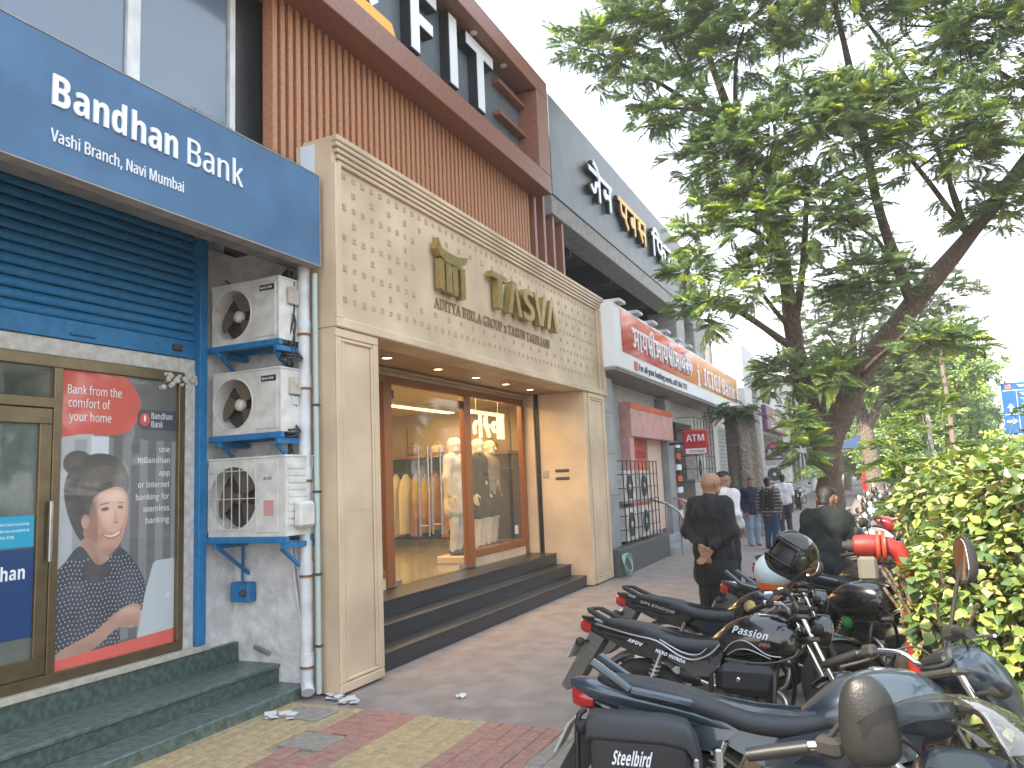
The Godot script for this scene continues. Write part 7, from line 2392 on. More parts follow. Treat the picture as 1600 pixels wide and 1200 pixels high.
	# seated man leaning over his motorcycle
	person("person", "man in a black shirt sitting bent over a motorcycle, seen from behind", Vector3(-0.46, 0, -7.35), -0.55, {
		"joints": {"pelvis": Vector3(0, 0.78, 0.06), "hipL": Vector3(-0.1, 0.76, 0.03), "hipR": Vector3(0.1, 0.76, 0.03), "kneeL": Vector3(-0.2, 0.64, -0.36), "kneeR": Vector3(0.22, 0.64, -0.36), "ankL": Vector3(-0.22, 0.3, -0.2), "ankR": Vector3(0.24, 0.3, -0.2),
			"chest": Vector3(0.01, 1.06, -0.05), "neck": Vector3(0.0, 1.22, -0.1), "head": Vector3(-0.02, 1.325, -0.17), "shL": Vector3(-0.16, 1.18, -0.08), "shR": Vector3(0.16, 1.18, -0.08), "elL": Vector3(-0.28, 0.98, -0.16), "elR": Vector3(0.26, 0.97, -0.18), "wrL": Vector3(-0.3, 0.9, -0.4), "wrR": Vector3(0.28, 0.9, -0.4)},
		"stout": 1.0, "shirt": mk("cloth_black_green", lin(0.010, 0.016, 0.017), 0.9, "grain", 4.0), "trousers": black_cloth, "hair": hair, "shoes": shoe, "hem": -0.02, "head_nod": -0.45, "head_turn": 0.15, "fold": 0.02}, 0.015)
	person("person", "distant person in a red top under the trees", Vector3(-0.1, 0, -30.0), 0.2, {"shirt": mk("cloth_red", lin(0.5, 0.015, 0.02), 0.85), "trousers": black_cloth, "hair": hair, "hem": -0.2, "shoes": shoe}, 0.03)
	# shop dummies
	var dummy := mk("dummy_white", lin(0.66, 0.60, 0.50), 0.5)
	var ivory := mk("cloth_ivory", lin(0.62, 0.60, 0.54), 0.85, "grain", 4.0)
	var grey := mk("cloth_grey", lin(0.28, 0.26, 0.22), 0.85, "grain", 4.0)
	var olive := mk("cloth_olive", lin(0.018, 0.02, 0.014), 0.85, "grain", 4.0)
	var specs := [["white shop dummy in an ivory tunic behind the glass door", Vector3(-5.5, 0.6, -9.85), ivory, ivory, "short"], ["white shop dummy in a dark knee length coat, left one in the window", Vector3(-5.45, 0.6, -10.5), olive, olive, "long"], ["white shop dummy in a grey jacket over a dark tunic in the window", Vector3(-5.55, 0.6, -11.1), grey, olive, "long"]]
	for q in specs:
		var p := person("shop_dummy", q[0], q[1], -1.5, {"category": "mannequin", "skin": dummy, "shirt": q[2], "skirt": q[3], "skirt_to": 0.56 if q[4] == "long" else 0.62, "trousers": ivory, "shoes": shoe, "leg_w": 0.8, "hem": -0.1, "fold": 0.008, "joints": {"elL": Vector3(-0.24, 1.06, 0.02), "elR": Vector3(0.24, 1.06, 0.02)}}, 0.02, "dummies in the shop window")
		p.scale = Vector3.ONE * 1.04
		part(p, "base_plate", bx(Vector3(0, -0.05, 0), Vector3(0.5, 0.1, 0.4), 0.01), mats.cream)

# ------------------------------------------------------------------ trees and shrubs
func multi(par: Node, nm: String, mesh: Mesh, mat: Material, xs: Array, cols := []) -> MultiMeshInstance3D:
	var mi := MultiMeshInstance3D.new()
	mi.name = nm
	var mu := MultiMesh.new()
	mu.transform_format = MultiMesh.TRANSFORM_3D
	mu.use_colors = cols.size() > 0
	mu.mesh = mesh
	mu.instance_count = xs.size()
	for i in xs.size():
		mu.set_instance_transform(i, xs[i])
		if cols.size() > 0:
			mu.set_instance_color(i, cols[i])
	mi.multimesh = mu
	mi.material_override = mat
	mi.set_meta("kind", "stuff")
	par.add_child(mi, true)
	return mi
func leaf_mat(key: String, c: Color, back: Color, rough := 0.45) -> StandardMaterial3D:
	if mats.has(key):
		return mats[key]
	var m := StandardMaterial3D.new()
	m.resource_name = key
	m.albedo_color = c
	m.roughness = rough
	m.vertex_color_use_as_albedo = true
	m.backlight_enabled = true
	m.backlight = back
	m.cull_mode = BaseMaterial3D.CULL_DISABLED
	mats[key] = m
	return m
# one feathery compound leaf along +x, drooping; pinnae in pairs, each a narrow toothed blade
func frond_mesh(rng: RandomNumberGenerator, length: float, pairs: int, plen: float) -> ArrayMesh:
	var m := MB.new()
	m.use_col = true
	var pt := func(t: float) -> Vector3: return Vector3(length * t * (1.0 - 0.12 * t), -length * 0.28 * t * t, 0)
	m.cur = Color(1.0, 0.9, 0.7)
	for i in 4:
		var a: Vector3 = pt.call(i / 4.0); var b: Vector3 = pt.call((i + 1) / 4.0)
		m.quad(a + Vector3(0, 0, 0.004), b + Vector3(0, 0, 0.003), b - Vector3(0, 0, 0.003), a - Vector3(0, 0, 0.004))
	for i in pairs:
		var t := 0.12 + 0.86 * i / float(pairs - 1)
		var p: Vector3 = pt.call(t)
		var L := plen * (0.55 + 0.45 * sin(PI * clampf(t * 0.9 + 0.12, 0, 1)))
		for s in [-1.0, 1.0]:
			var g := rng.randf_range(0.75, 1.2)
			m.cur = Color(g, g * rng.randf_range(0.95, 1.05), g * 0.95)
			var d := Vector3(0.5 + rng.randf_range(-0.1, 0.1), rng.randf_range(-0.45, 0.02), s).normalized()
			var w := L * 0.10
			var e := p + d * L
			var side := Vector3(1, 0, -s * 0.5).normalized() * w
			var mid := p + d * L * 0.5 + Vector3(0, 0.012, 0)
			m.quad(p, mid - side, e, mid + side)
	return m.commit()
func bark(key: String, c: Color) -> StandardMaterial3D:
	if not tex.has("bark_n"):
		var f := FastNoiseLite.new()
		f.seed = 5
		f.frequency = 0.02
		f.fractal_octaves = 5
		f.fractal_type = FastNoiseLite.FRACTAL_RIDGED
		var t := NoiseTexture2D.new()
		t.width = 512; t.height = 512; t.seamless = true; t.noise = f; t.as_normal_map = true; t.bump_strength = 14.0
		tex["bark_n"] = t
		var t2 := NoiseTexture2D.new()
		t2.width = 512; t2.height = 512; t2.seamless = true; t2.noise = f
		var g := Gradient.new()
		g.set_color(0, Color(1, 1, 1)); g.set_color(1, Color(0.55, 0.5, 0.46))
		t2.color_ramp = g
		tex["bark"] = t2
	var m := mk(key, c, 0.9, "bark", 1.0, "bark_n", 1.2)
	m.uv1_scale = Vector3(1.6, 0.5, 1.6)
	return m
func limb(pts: Array, rad: Array, rng: RandomNumberGenerator, sides := 14, rough := 0.08) -> MB:
	var P := []
	var Rr := []
	for i in pts.size() - 1:
		for k in 5:
			var t := k / 5.0
			P.append((pts[i] as Vector3).cubic_interpolate(pts[i + 1], pts[maxi(i - 1, 0)], pts[mini(i + 2, pts.size() - 1)], t))
			Rr.append(lerpf(rad[i], rad[i + 1], t) * (1.0 + rng.randf_range(-rough, rough)))
	P.append(pts[pts.size() - 1])
	Rr.append(rad[rad.size() - 1])
	var m := MB.new()
	m.tube(P, Rr, sides)
	# knobbly bark: push vertices in and out coherently
	var nse := FastNoiseLite.new()
	nse.seed = rng.randi() % 1000
	nse.frequency = 1.0
	for i in m.v.size():
		m.v[i] += m.n[i] * nse.get_noise_3d(m.v[i].x * 9, m.v[i].y * 3, m.v[i].z * 9) * rad[0] * 0.18
	return m
# branches out towards targets, returns twig points
func make_tree(nm: String, label: String, base: Vector3, trunk: Array, trad: Array, limbs: Array, clumps: Array, seed_: int, barkm: Material, frond: Array, leafm: Material, density: float, group := "") -> Node3D:
	var t := thing(nm, label, "tree", base, group)
	var rng := RandomNumberGenerator.new()
	rng.seed = seed_
	part(t, "trunk", limb(trunk, trad, rng, 18), barkm)
	for l in limbs:
		part(t, "limb", limb(l[0], l[1], rng, 12), barkm)
	var twigs := MB.new()
	var xs := [[], []]
	var cs := [[], []]
	for c in clumps:
		# c: [centre, radii, count, limb foot, brightness]
		var ctr: Vector3 = c[0]
		var rr: Vector3 = c[1]
		var foot: Vector3 = c[3]
		var mid := foot.lerp(ctr, 0.55) + Vector3(rng.randf_range(-0.2, 0.2), rng.randf_range(0.0, 0.25), rng.randf_range(-0.2, 0.2))
		twigs.tube(smooth_path([foot, mid, ctr], 3), [0.05, 0.045, 0.04, 0.035, 0.03, 0.025, 0.018], 6)
		var n := int(c[2] * density)
		for k in n:
			var u := Vector3(rng.randfn(0, 0.42), rng.randfn(0, 0.42), rng.randfn(0, 0.42))
			if u.length() > 1.15:
				u = u.normalized() * rng.randf_range(0.7, 1.15)
			var p := ctr + u * rr
			# fronds sit in small whorls at twig ends
			var out := (u * Vector3(1, 0.4, 1) + Vector3(rng.randfn(0, 0.3), rng.randf_range(-0.1, 0.35), rng.randfn(0, 0.3))).normalized()
			if k % 3 == 0:
				twigs.tube([ctr.lerp(p, 0.35), p], [0.012, 0.006], 4, false)
			for w in 5:
				var yaw := TAU * w / 5.0 + rng.randf() * 0.9
				var dir := (out + Vector3(cos(yaw), rng.randf_range(-0.25, 0.45), sin(yaw)) * 0.9).normalized()
				var side := dir.cross(Vector3.UP).normalized()
				if side.length() < 0.5:
					side = Vector3.RIGHT
				var up := side.cross(dir).normalized()
				var sc := rng.randf_range(0.6, 1.15)
				var bs := Basis(dir, up, side) * Basis(Vector3.RIGHT, rng.randfn(0, 0.35))
				var vi := rng.randi() % 2
				xs[vi].append(Transform3D(bs.scaled_local(Vector3.ONE * sc), p))
				var br: float = c[4] * rng.randf_range(0.75, 1.25)
				var young: bool = rng.randf() < c[5]
				var col := Color(0.17 * br, 0.26 * br, 0.11 * br) if not young else Color(0.45 * br, 0.55 * br, 0.07 * br)
				cs[vi].append(col)
	part(t, "twigs", twigs, barkm).set_meta("kind", "stuff")
	for vi in 2:
		multi(t, "crown", frond[vi], leafm, xs[vi], cs[vi])
	return t

func make_plants() -> void:
	var rng := RandomNumberGenerator.new()
	rng.seed = 77
	var bk := bark("bark_brown", lin(0.25, 0.19, 0.15))
	var bkd := bark("bark_grey", lin(0.46, 0.42, 0.37))
	var fr := [frond_mesh(rng, 0.40, 18, 0.12), frond_mesh(rng, 0.34, 15, 0.11)]
	var lm := leaf_mat("frond_leaf", Color.WHITE, Color(0.42, 0.5, 0.18), 0.45)
	# --- main tree. coordinates relative to its base
	var B := Vector3(-0.72, 0, -14.2)
	var R := func(x: float, y: float, z: float) -> Vector3: return Vector3(x, y, z) - B
	var fork: Vector3 = R.call(-0.66, 2.35, -14.2)
	var trunk := [Vector3(0, -0.1, 0), Vector3(0.02, 0.5, 0), Vector3(0.05, 1.4, 0.0), Vector3(0.04, 2.1, 0), fork + Vector3(0, 0.15, 0)]
	var trad := [0.31, 0.24, 0.215, 0.225, 0.2]
	var lt1: Vector3 = R.call(-1.02, 3.96, -14.0)
	var lt2: Vector3 = R.call(-1.12, 5.4, -13.8)
	var lt3: Vector3 = R.call(-1.6, 7.4, -13.2)
	var rt1: Vector3 = R.call(-0.05, 3.1, -14.1)
	var rt2: Vector3 = R.call(0.85, 4.2, -14.0)
	var rt3: Vector3 = R.call(1.7, 5.1, -13.6)
	var rt4: Vector3 = R.call(3.0, 6.6, -13.0)
	var limbs := [
		[[fork - Vector3(0.02, 0.3, 0), R.call(-0.92, 2.9, -14.15), lt1, lt2, lt3, R.call(-2.0, 9.2, -12.8)], [0.2, 0.17, 0.14, 0.12, 0.08, 0.04]],
		[[fork - Vector3(-0.03, 0.35, 0), rt1, rt2, rt3, rt4, R.call(4.2, 8.0, -12.5)], [0.21, 0.19, 0.16, 0.12, 0.08, 0.04]],
		[[rt2, R.call(0.5, 5.6, -13.4), R.call(0.3, 7.4, -12.8), R.call(0.1, 9.2, -12.4)], [0.1, 0.08, 0.06, 0.03]],
		[[lt1, R.call(-0.75, 5.1, -13.8), R.call(-0.5, 6.6, -13.2)], [0.08, 0.06, 0.03]],
		[[lt1 + Vector3(0, -0.3, 0), R.call(-1.8, 4.3, -13.2), R.call(-2.5, 4.6, -12.2)], [0.07, 0.05, 0.025]],
		[[fork, R.call(-0.62, 2.8, -13.9), R.call(-0.4, 3.25, -13.8)], [0.05, 0.035, 0.02]],
		[[rt1, R.call(0.3, 3.3, -13.0), R.call(0.7, 3.5, -12.0)], [0.06, 0.04, 0.02]]]
	# [centre, radii, count, foot, brightness, share of young leaves]
	var cl := []
	var add := func(x: float, y: float, z: float, rx: float, ry: float, rz: float, n: int, foot: Vector3, br := 1.0, yg := 0.1) -> void:
		cl.append([R.call(x, y, z), Vector3(rx, ry, rz), n, foot, br, yg])
	add.call(-1.75, 6.75, -12.6, 0.85, 0.75, 0.9, 95, lt3, 1.1, 0.12)
	add.call(-2.6, 7.7, -12.2, 0.8, 0.65, 0.9, 70, lt3, 1.1, 0.1)
	add.call(-3.6, 8.8, -11.9, 0.75, 0.55, 0.8, 55, lt3, 1.1, 0.15)
	add.call(-2.4, 9.0, -11.8, 1.1, 0.8, 0.9, 110, lt3, 1.0, 0.08)
	add.call(-1.2, 8.6, -12.0, 1.1, 0.9, 0.9, 120, lt3, 0.95, 0.08)
	add.call(-0.9, 6.9, -12.4, 1.1, 0.9, 0.9, 130, lt2, 1.0, 0.14)
	add.call(-1.35, 5.7, -12.3, 0.7, 0.6, 0.7, 80, lt2, 1.1, 0.3)
	add.call(-2.1, 5.45, -12.0, 0.34, 0.55, 0.4, 24, lt2, 1.15, 0.3)
	add.call(-2.3, 4.7, -11.6, 0.3, 0.35, 0.4, 16, R.call(-2.5, 4.6, -12.2), 1.1, 0.3)
	add.call(-2.0, 4.05, -11.4, 0.48, 0.32, 0.45, 30, R.call(-2.4, 4.5, -12.0), 1.15, 0.25)
	add.call(-1.4, 4.7, -12.6, 0.55, 0.45, 0.5, 50, lt1, 1.1, 0.2)
	add.call(-0.3, 5.6, -12.6, 0.9, 0.7, 0.7, 100, rt2, 1.0, 0.15)
	add.call(0.2, 4.5, -13.2, 0.7, 0.5, 0.6, 70, rt2, 0.9, 0.15)
	add.call(0.3, 7.0, -12.2, 1.1, 0.9, 0.9, 130, rt3, 1.05, 0.2)
	add.call(0.2, 8.7, -11.8, 1.2, 0.9, 0.9, 130, rt3, 1.0, 0.1)
	add.call(1.5, 6.2, -12.4, 1.0, 0.7, 0.9, 120, rt3, 1.0, 0.25)
	add.call(1.7, 7.7, -12.0, 1.1, 0.9, 0.9, 130, rt4, 1.05, 0.2)
	add.call(2.9, 6.9, -12.2, 1.0, 0.7, 0.9, 110, rt4, 1.0, 0.2)
	add.call(3.2, 8.3, -11.8, 1.1, 0.8, 0.9, 110, rt4, 1.0, 0.15)
	add.call(1.5, 9.2, -11.6, 1.1, 0.8, 0.9, 110, rt4, 1.0, 0.12)
	add.call(4.3, 7.7, -12.0, 0.9, 0.6, 0.9, 70, rt4, 1.0, 0.15)
	add.call(2.1, 5.4, -13.0, 0.8, 0.4, 0.6, 50, rt3, 0.9, 0.15)
	add.call(-1.15, 3.15, -13.4, 0.5, 0.4, 0.45, 42, R.call(-0.92, 2.9, -14.15), 1.05, 0.2)
	add.call(-0.42, 3.2, -13.7, 0.35, 0.3, 0.35, 26, R.call(-0.4, 3.25, -13.8), 1.05, 0.3)
	add.call(-1.0, 2.4, -13.2, 0.28, 0.35, 0.3, 20, fork, 1.1, 0.4)
	add.call(-0.98, 1.95, -13.2, 0.3, 0.28, 0.3, 20, fork, 1.1, 0.3)
	add.call(0.9, 3.3, -12.2, 0.6, 0.3, 0.5, 36, R.call(0.7, 3.5, -12.0), 1.0, 0.2)
	make_tree("street_tree", "large feathery leaved tree whose forked trunk leans over the pavement", B, trunk, trad, limbs, cl, 21, bk, fr, lm, 0.78)
	# --- second trunk behind
	var B2 := Vector3(0.05, 0, -25.5)
	var R2 := func(x: float, y: float, z: float) -> Vector3: return Vector3(x, y, z)
	var tk2 := [Vector3(0, -0.1, 0), Vector3(0.0, 1.0, 0), Vector3(-0.1, 2.6, 0), Vector3(-0.3, 4.2, 0), Vector3(-0.2, 5.6, 0.3)]
	var cl2 := []
	for q in [[-0.8, 4.6, 0.5, 1.0], [0.6, 4.4, 0.6, 1.0], [0.0, 5.8, 0.6, 1.3], [1.6, 5.2, 0.0, 1.2], [-1.2, 6.2, 0.0, 1.3], [0.6, 7.2, 0.2, 1.5], [2.2, 6.4, 0.2, 1.2], [1.3, 3.6, 0.8, 0.8]]:
		cl2.append([Vector3(q[0], q[1], q[2]), Vector3.ONE * q[3], 80, Vector3(-0.25, 4.0, 0), 0.8, 0.12])
	make_tree("street_tree", "slimmer tree standing behind the big forked one", B2, tk2, [0.3, 0.22, 0.2, 0.15, 0.08], [[[Vector3(-0.1, 2.6, 0), Vector3(0.5, 3.8, 0.2), Vector3(1.2, 4.8, 0.2)], [0.14, 0.1, 0.05]]], cl2, 31, bkd, fr, lm, 1.0, "trees along the road")
	# --- far trees: bushier
	var far := [[Vector3(2.6, 0, -38), 6.5, 3.0, "broad pale tree across from the lamp pole"], [Vector3(0.6, 0, -46), 7.5, 3.2, "tall dusty tree at the end of the row"], [Vector3(4.2, 0, -52), 7.0, 3.4, "round far tree by the road"], [Vector3(-1.6, 0, -58), 8.0, 3.2, "far tree before the white blocks"], [Vector3(2.0, 0, -70), 10.5, 4.5, "farthest tree over the road end"], [Vector3(9, 0, -95), 9.0, 5.0, "hazy tree mass to the right of the road end"]]
	var k := 0
	for q in far:
		k += 1
		var cc := []
		var H: float = q[1]
		for j in 18:
			var a := rng.randf() * TAU
			var rr: float = q[2] * sqrt(rng.randf()) * 0.8
			cc.append([Vector3(cos(a) * rr, H * rng.randf_range(0.18, 0.95), sin(a) * rr), Vector3.ONE * q[2] * rng.randf_range(0.32, 0.5), 75, Vector3(0, H * 0.4, 0), 1.5, 0.25])
		var t := make_tree("street_tree", q[3], q[0], [Vector3(0, -0.1, 0), Vector3(0.1, H * 0.3, 0), Vector3(0, H * 0.55, 0.1)], [0.26, 0.2, 0.1], [], cc, 100 + k, bkd, [big_frond(), big_frond()], lm, 1.0, "trees along the road")
	# --- stump like trunk against the shop fronts, ivy on top
	var ob := Vector3(-2.95, 0, -20.3)
	var t3 := thing("old_tree", "thick grooved grey trunk close to the roller shutter with leaves on top", "tree", ob)
	var m := MB.new()
	var rings := []
	for j in 22:
		var y := j * 0.16 - 0.1
		var ring := PackedVector3Array()
		for i in 40:
			var a := TAU * i / 40
			var r := 0.40 - 0.05 * clampf(y, 0, 3) / 3.0 + 0.12 * exp(-y * 2.0) + 0.045 * sin(a * 5.0 + 0.5 * sin(y * 1.3)) + 0.02 * sin(a * 11.0 + y)
			ring.append(Vector3(cos(a) * r + 0.05 * sin(y), y, sin(a) * r))
		rings.append(ring)
	m.loft(rings)
	part(t3, "trunk", m, bkd)
	var xs := []
	var cs := []
	for j in 70:
		var u := Vector3(rng.randfn(0, 0.4), rng.randfn(0, 0.3), rng.randfn(0, 0.4))
		var p := Vector3(-0.1, 3.15, 0.35) + u * Vector3(0.7, 0.4, 0.6)
		var yaw := rng.randf() * TAU
		xs.append(Transform3D(Basis(Vector3.UP, yaw) * Basis(Vector3(0, 0, 1), rng.randf_range(-0.5, 0.3)), p))
		var g := rng.randf_range(0.7, 1.2)
		cs.append(Color(0.05 * g, 0.13 * g, 0.03 * g))
	multi(t3, "crown", fr[0], lm, xs, cs)
	make_bush(rng, lm, fr)
	# trees across the road, mirrored in the shop glass
	for j in 7:
		var cc := []
		var H := rng.randf_range(7.0, 9.5)
		for i in 12:
			var a := rng.randf() * TAU
			var rr := 3.0 * sqrt(rng.randf())
			cc.append([Vector3(cos(a) * rr, H * rng.randf_range(0.3, 0.95), sin(a) * rr), Vector3.ONE * rng.randf_range(1.1, 1.6), 60, Vector3(0, H * 0.4, 0), 1.0, 0.15])
		make_tree("street_tree", ["leafy tree across the road, opposite the bank", "leafy tree across the road, opposite the cream shop", "leafy tree across the road, opposite the red sign", "leafy tree across the road, nearest behind the camera", "leafy tree across the road, opposite the purple sign", "leafy tree across the road, far along", "leafy tree across the road, farthest along"][j], Vector3(18.5 + rng.randf() * 1.5, 0, [-2.0, -11.0, -20.0, 8.0, -30.0, -41.0, -53.0][j]), [Vector3(0, -0.1, 0), Vector3(0.1, H * 0.3, 0), Vector3(0, H * 0.55, 0.1)], [0.3, 0.24, 0.12], [], cc, 200 + j, bkd, [big_frond(), big_frond()], lm, 1.0, "trees across the road")

func big_frond() -> ArrayMesh:
	if not tex.has("big_frond"):
		var m := MB.new()
		m.use_col = true
		var r := RandomNumberGenerator.new()
		r.seed = 3
		for i in 16:
			var p := Vector3(r.randfn(0, 0.18), r.randfn(0, 0.14), r.randfn(0, 0.18))
			var d := Vector3(r.randfn(0, 1), r.randfn(-0.2, 0.6), r.randfn(0, 1)).normalized()
			var s := d.cross(Vector3(r.randf(), 1, r.randf())).normalized()
			var g := r.randf_range(0.7, 1.25)
			m.cur = Color(g, g, g)
			m.quad(p, p + d * 0.1 - s * 0.045, p + d * 0.2, p + d * 0.1 + s * 0.045)
		tex["big_frond"] = m.commit()
	return tex["big_frond"]

# ------------------------------------------------------------------ the broad leaved hedge at the right
func broad_leaf(bend: float) -> ArrayMesh:
	var m := MB.new()
	var n := 5
	var prof := [0.0, 0.34, 0.42, 0.33, 0.16, 0.0]
	for i in n:
		var t0 := i / float(n); var t1 := (i + 1) / float(n)
		var c0 := Vector3(t0, -bend * t0 * t0, 0); var c1 := Vector3(t1, -bend * t1 * t1, 0)
		for s in [-1.0, 1.0]:
			var e0: Vector3 = c0 + Vector3(0, 0.13 * prof[i], s * prof[i])
			var e1: Vector3 = c1 + Vector3(0, 0.13 * prof[i + 1], s * prof[i + 1])
			if s > 0:
				m.quad(c0, e0, e1, c1)
			else:
				m.quad(c1, e1, e0, c0)
	# smooth the normals along the blade a little
	return m.commit()

func make_bush(rng: RandomNumberGenerator, lm: Material, fr: Array) -> void:
	var t := thing("hedge", "dense sunlit hedge of broad glossy yellow green leaves", "hedge", Vector3(1.3, 0, -5.2))
	var leaf := [broad_leaf(0.12), broad_leaf(0.35), broad_leaf(0.22)]
	var lmat := [leaf_mat("hedge_leaf_a", lin(0.18, 0.245, 0.06), Color(0.40, 0.46, 0.1), 0.42), leaf_mat("hedge_leaf_b", lin(0.31, 0.35, 0.09), Color(0.46, 0.5, 0.1), 0.42), leaf_mat("hedge_leaf_c", lin(0.085, 0.145, 0.05), Color(0.25, 0.33, 0.08), 0.3), leaf_mat("hedge_leaf_d", lin(0.42, 0.36, 0.2), Color(0.3, 0.25, 0.1), 0.6)]
	# lumps that make up the hedge volume
	var lumps := []
	for q in LUMPS:
		lumps.append([Vector3(q[0], q[1], q[2]) - t.position, Vector3(q[3], q[4], q[5])])
	var cam := Vector3(0, 1.62, 0) - t.position
	var list := []
	for L in lumps:
		var area: float = L[1].x * L[1].y + L[1].y * L[1].z + L[1].x * L[1].z
		for k in int(area * 3000):
			var u := Vector3(rng.randfn(0, 1), rng.randfn(0, 1), rng.randfn(0, 1)).normalized()
			var rad := 1.0 - absf(rng.randfn(0, 0.2)) + rng.randf_range(-0.03, 0.07)
			var p: Vector3 = L[0] + u * L[1] * rad
			if p.y < 0.1:
				continue
			# leaves inside another lump are few
			var inside := false
			for L2 in lumps:
				if L2 != L and ((p - L2[0]) / L2[1]).length() < 0.72:
					inside = true
					break
			if inside:
				continue
			var out: Vector3 = (u / L[1]).normalized()
			var dir := (out * 0.75 + Vector3(rng.randfn(0, 0.5), rng.randf_range(-0.9, 0.35), rng.randfn(0, 0.5))).normalized()
			var up := (out + Vector3(0, 0.9, 0) + Vector3(rng.randfn(0, 0.35), 0, rng.randfn(0, 0.35)))
			up = (up - dir * up.dot(dir)).normalized()
			var side := dir.cross(up)
			var sc := rng.randf_range(0.042, 0.076)
			var mi := 0
			var rr := rng.randf()
			if rr < 0.34: mi = 0
			elif rr < 0.58: mi = 1
			elif rr < 0.88: mi = 2
			else: mi = 3
			list.append([(p - cam).length() - 0.2 * (cam - p).normalized().dot(out), Transform3D(Basis(dir * sc, up * sc, side * sc), p), mi, rng.randi() % 3])
	list.sort_custom(func(a, b): return a[0] < b[0])
	var rest := {}
	for i in list.size():
		var q: Array = list[i]
		if i < 300:
			part(t, "leaf", leaf[q[3]], lmat[q[2]], q[1])
		else:
			var key := [q[2], q[3]]
			if not rest.has(key):
				rest[key] = []
			rest[key].append(q[1])
	for key in rest:
		multi(t, "foliage", leaf[key[1]], lmat[key[0]], rest[key])
	# woody stems
	var m := MB.new()
	for L in lumps:
		for k in 5:
			var f: Vector3 = Vector3(L[0].x + rng.randf_range(-0.2, 0.2), 0.0, L[0].z + rng.randf_range(-0.2, 0.2))
			m.tube(smooth_path([f, f.lerp(L[0], 0.5) + Vector3(rng.randf_range(-0.1, 0.1), 0, 0.05), L[0] + Vector3(rng.randfn(0, 0.2), L[1].y * 0.6, rng.randfn(0, 0.2))], 3), 0.009, 5)
	part(t, "stems", m, bark("bark_brown", lin(0.2, 0.145, 0.11))).set_meta("kind", "stuff")
	# feathery saplings growing through the hedge
	var sap := thing("sapling", "feathery pale green sapling rising behind the hedge", "plant", Vector3(0.62, 0, -7.6))
	var xs := []
	var cs := []
	m = MB.new()
	for k in 7:
		var top := Vector3(rng.randf_range(-0.55, 0.75), rng.randf_range(1.7, 2.35), rng.randf_range(-0.3, 0.3))
		m.tube(smooth_path([Vector3(rng.randf_range(-0.1, 0.1), 0, 0), top * Vector3(0.5, 0.6, 0.5), top], 4), 0.005, 5)
		for j in 9:
			var p := (top * Vector3(0.5, 0.6, 0.5)).lerp(top, j / 8.0)
			var yaw := rng.randf() * TAU
			xs.append(Transform3D(Basis(Vector3.UP, yaw) * Basis(Vector3(0, 0, 1), rng.randf_range(0.0, 0.6)), p))
			var g := rng.randf_range(0.8, 1.2)
			cs.append(Color(0.17 * g, 0.26 * g, 0.05 * g))
	part(sap, "stems", m, mk("green_stem", lin(0.16, 0.17, 0.06), 0.7)).set_meta("kind", "stuff")
	multi(sap, "foliage", fr[0], lm, xs, cs)

const LUMPS := [[0.2, 1.0, -4.62, 0.13, 0.15, 0.12], [0.24, 0.8, -4.58, 0.15, 0.26, 0.14], [0.42, 0.92, -4.62, 0.24, 0.3, 0.22], [0.52, 0.98, -5.0, 0.36, 0.42, 0.4], [0.7, 1.28, -5.15, 0.4, 0.36, 0.45], [0.95, 1.38, -4.8, 0.45, 0.35, 0.45], [0.85, 0.95, -4.55, 0.42, 0.45, 0.4], [0.6, 0.55, -4.7, 0.4, 0.45, 0.4], [1.25, 1.25, -4.35, 0.5, 0.45, 0.45], [1.15, 0.6, -4.2, 0.45, 0.5, 0.4], [1.7, 1.15, -4.3, 0.5, 0.55, 0.5], [0.62, 1.3, -6.0, 0.5, 0.4, 0.6], [1.2, 1.45, -5.6, 0.6, 0.36, 0.6], [2.0, 1.35, -5.2, 0.6, 0.5, 0.7], [1.4, 0.8, -5.3, 0.8, 0.7, 0.8], [0.5, 0.75, -5.7, 0.4, 0.6, 0.5], [1.65, 0.55, -3.9, 0.45, 0.5, 0.4]]

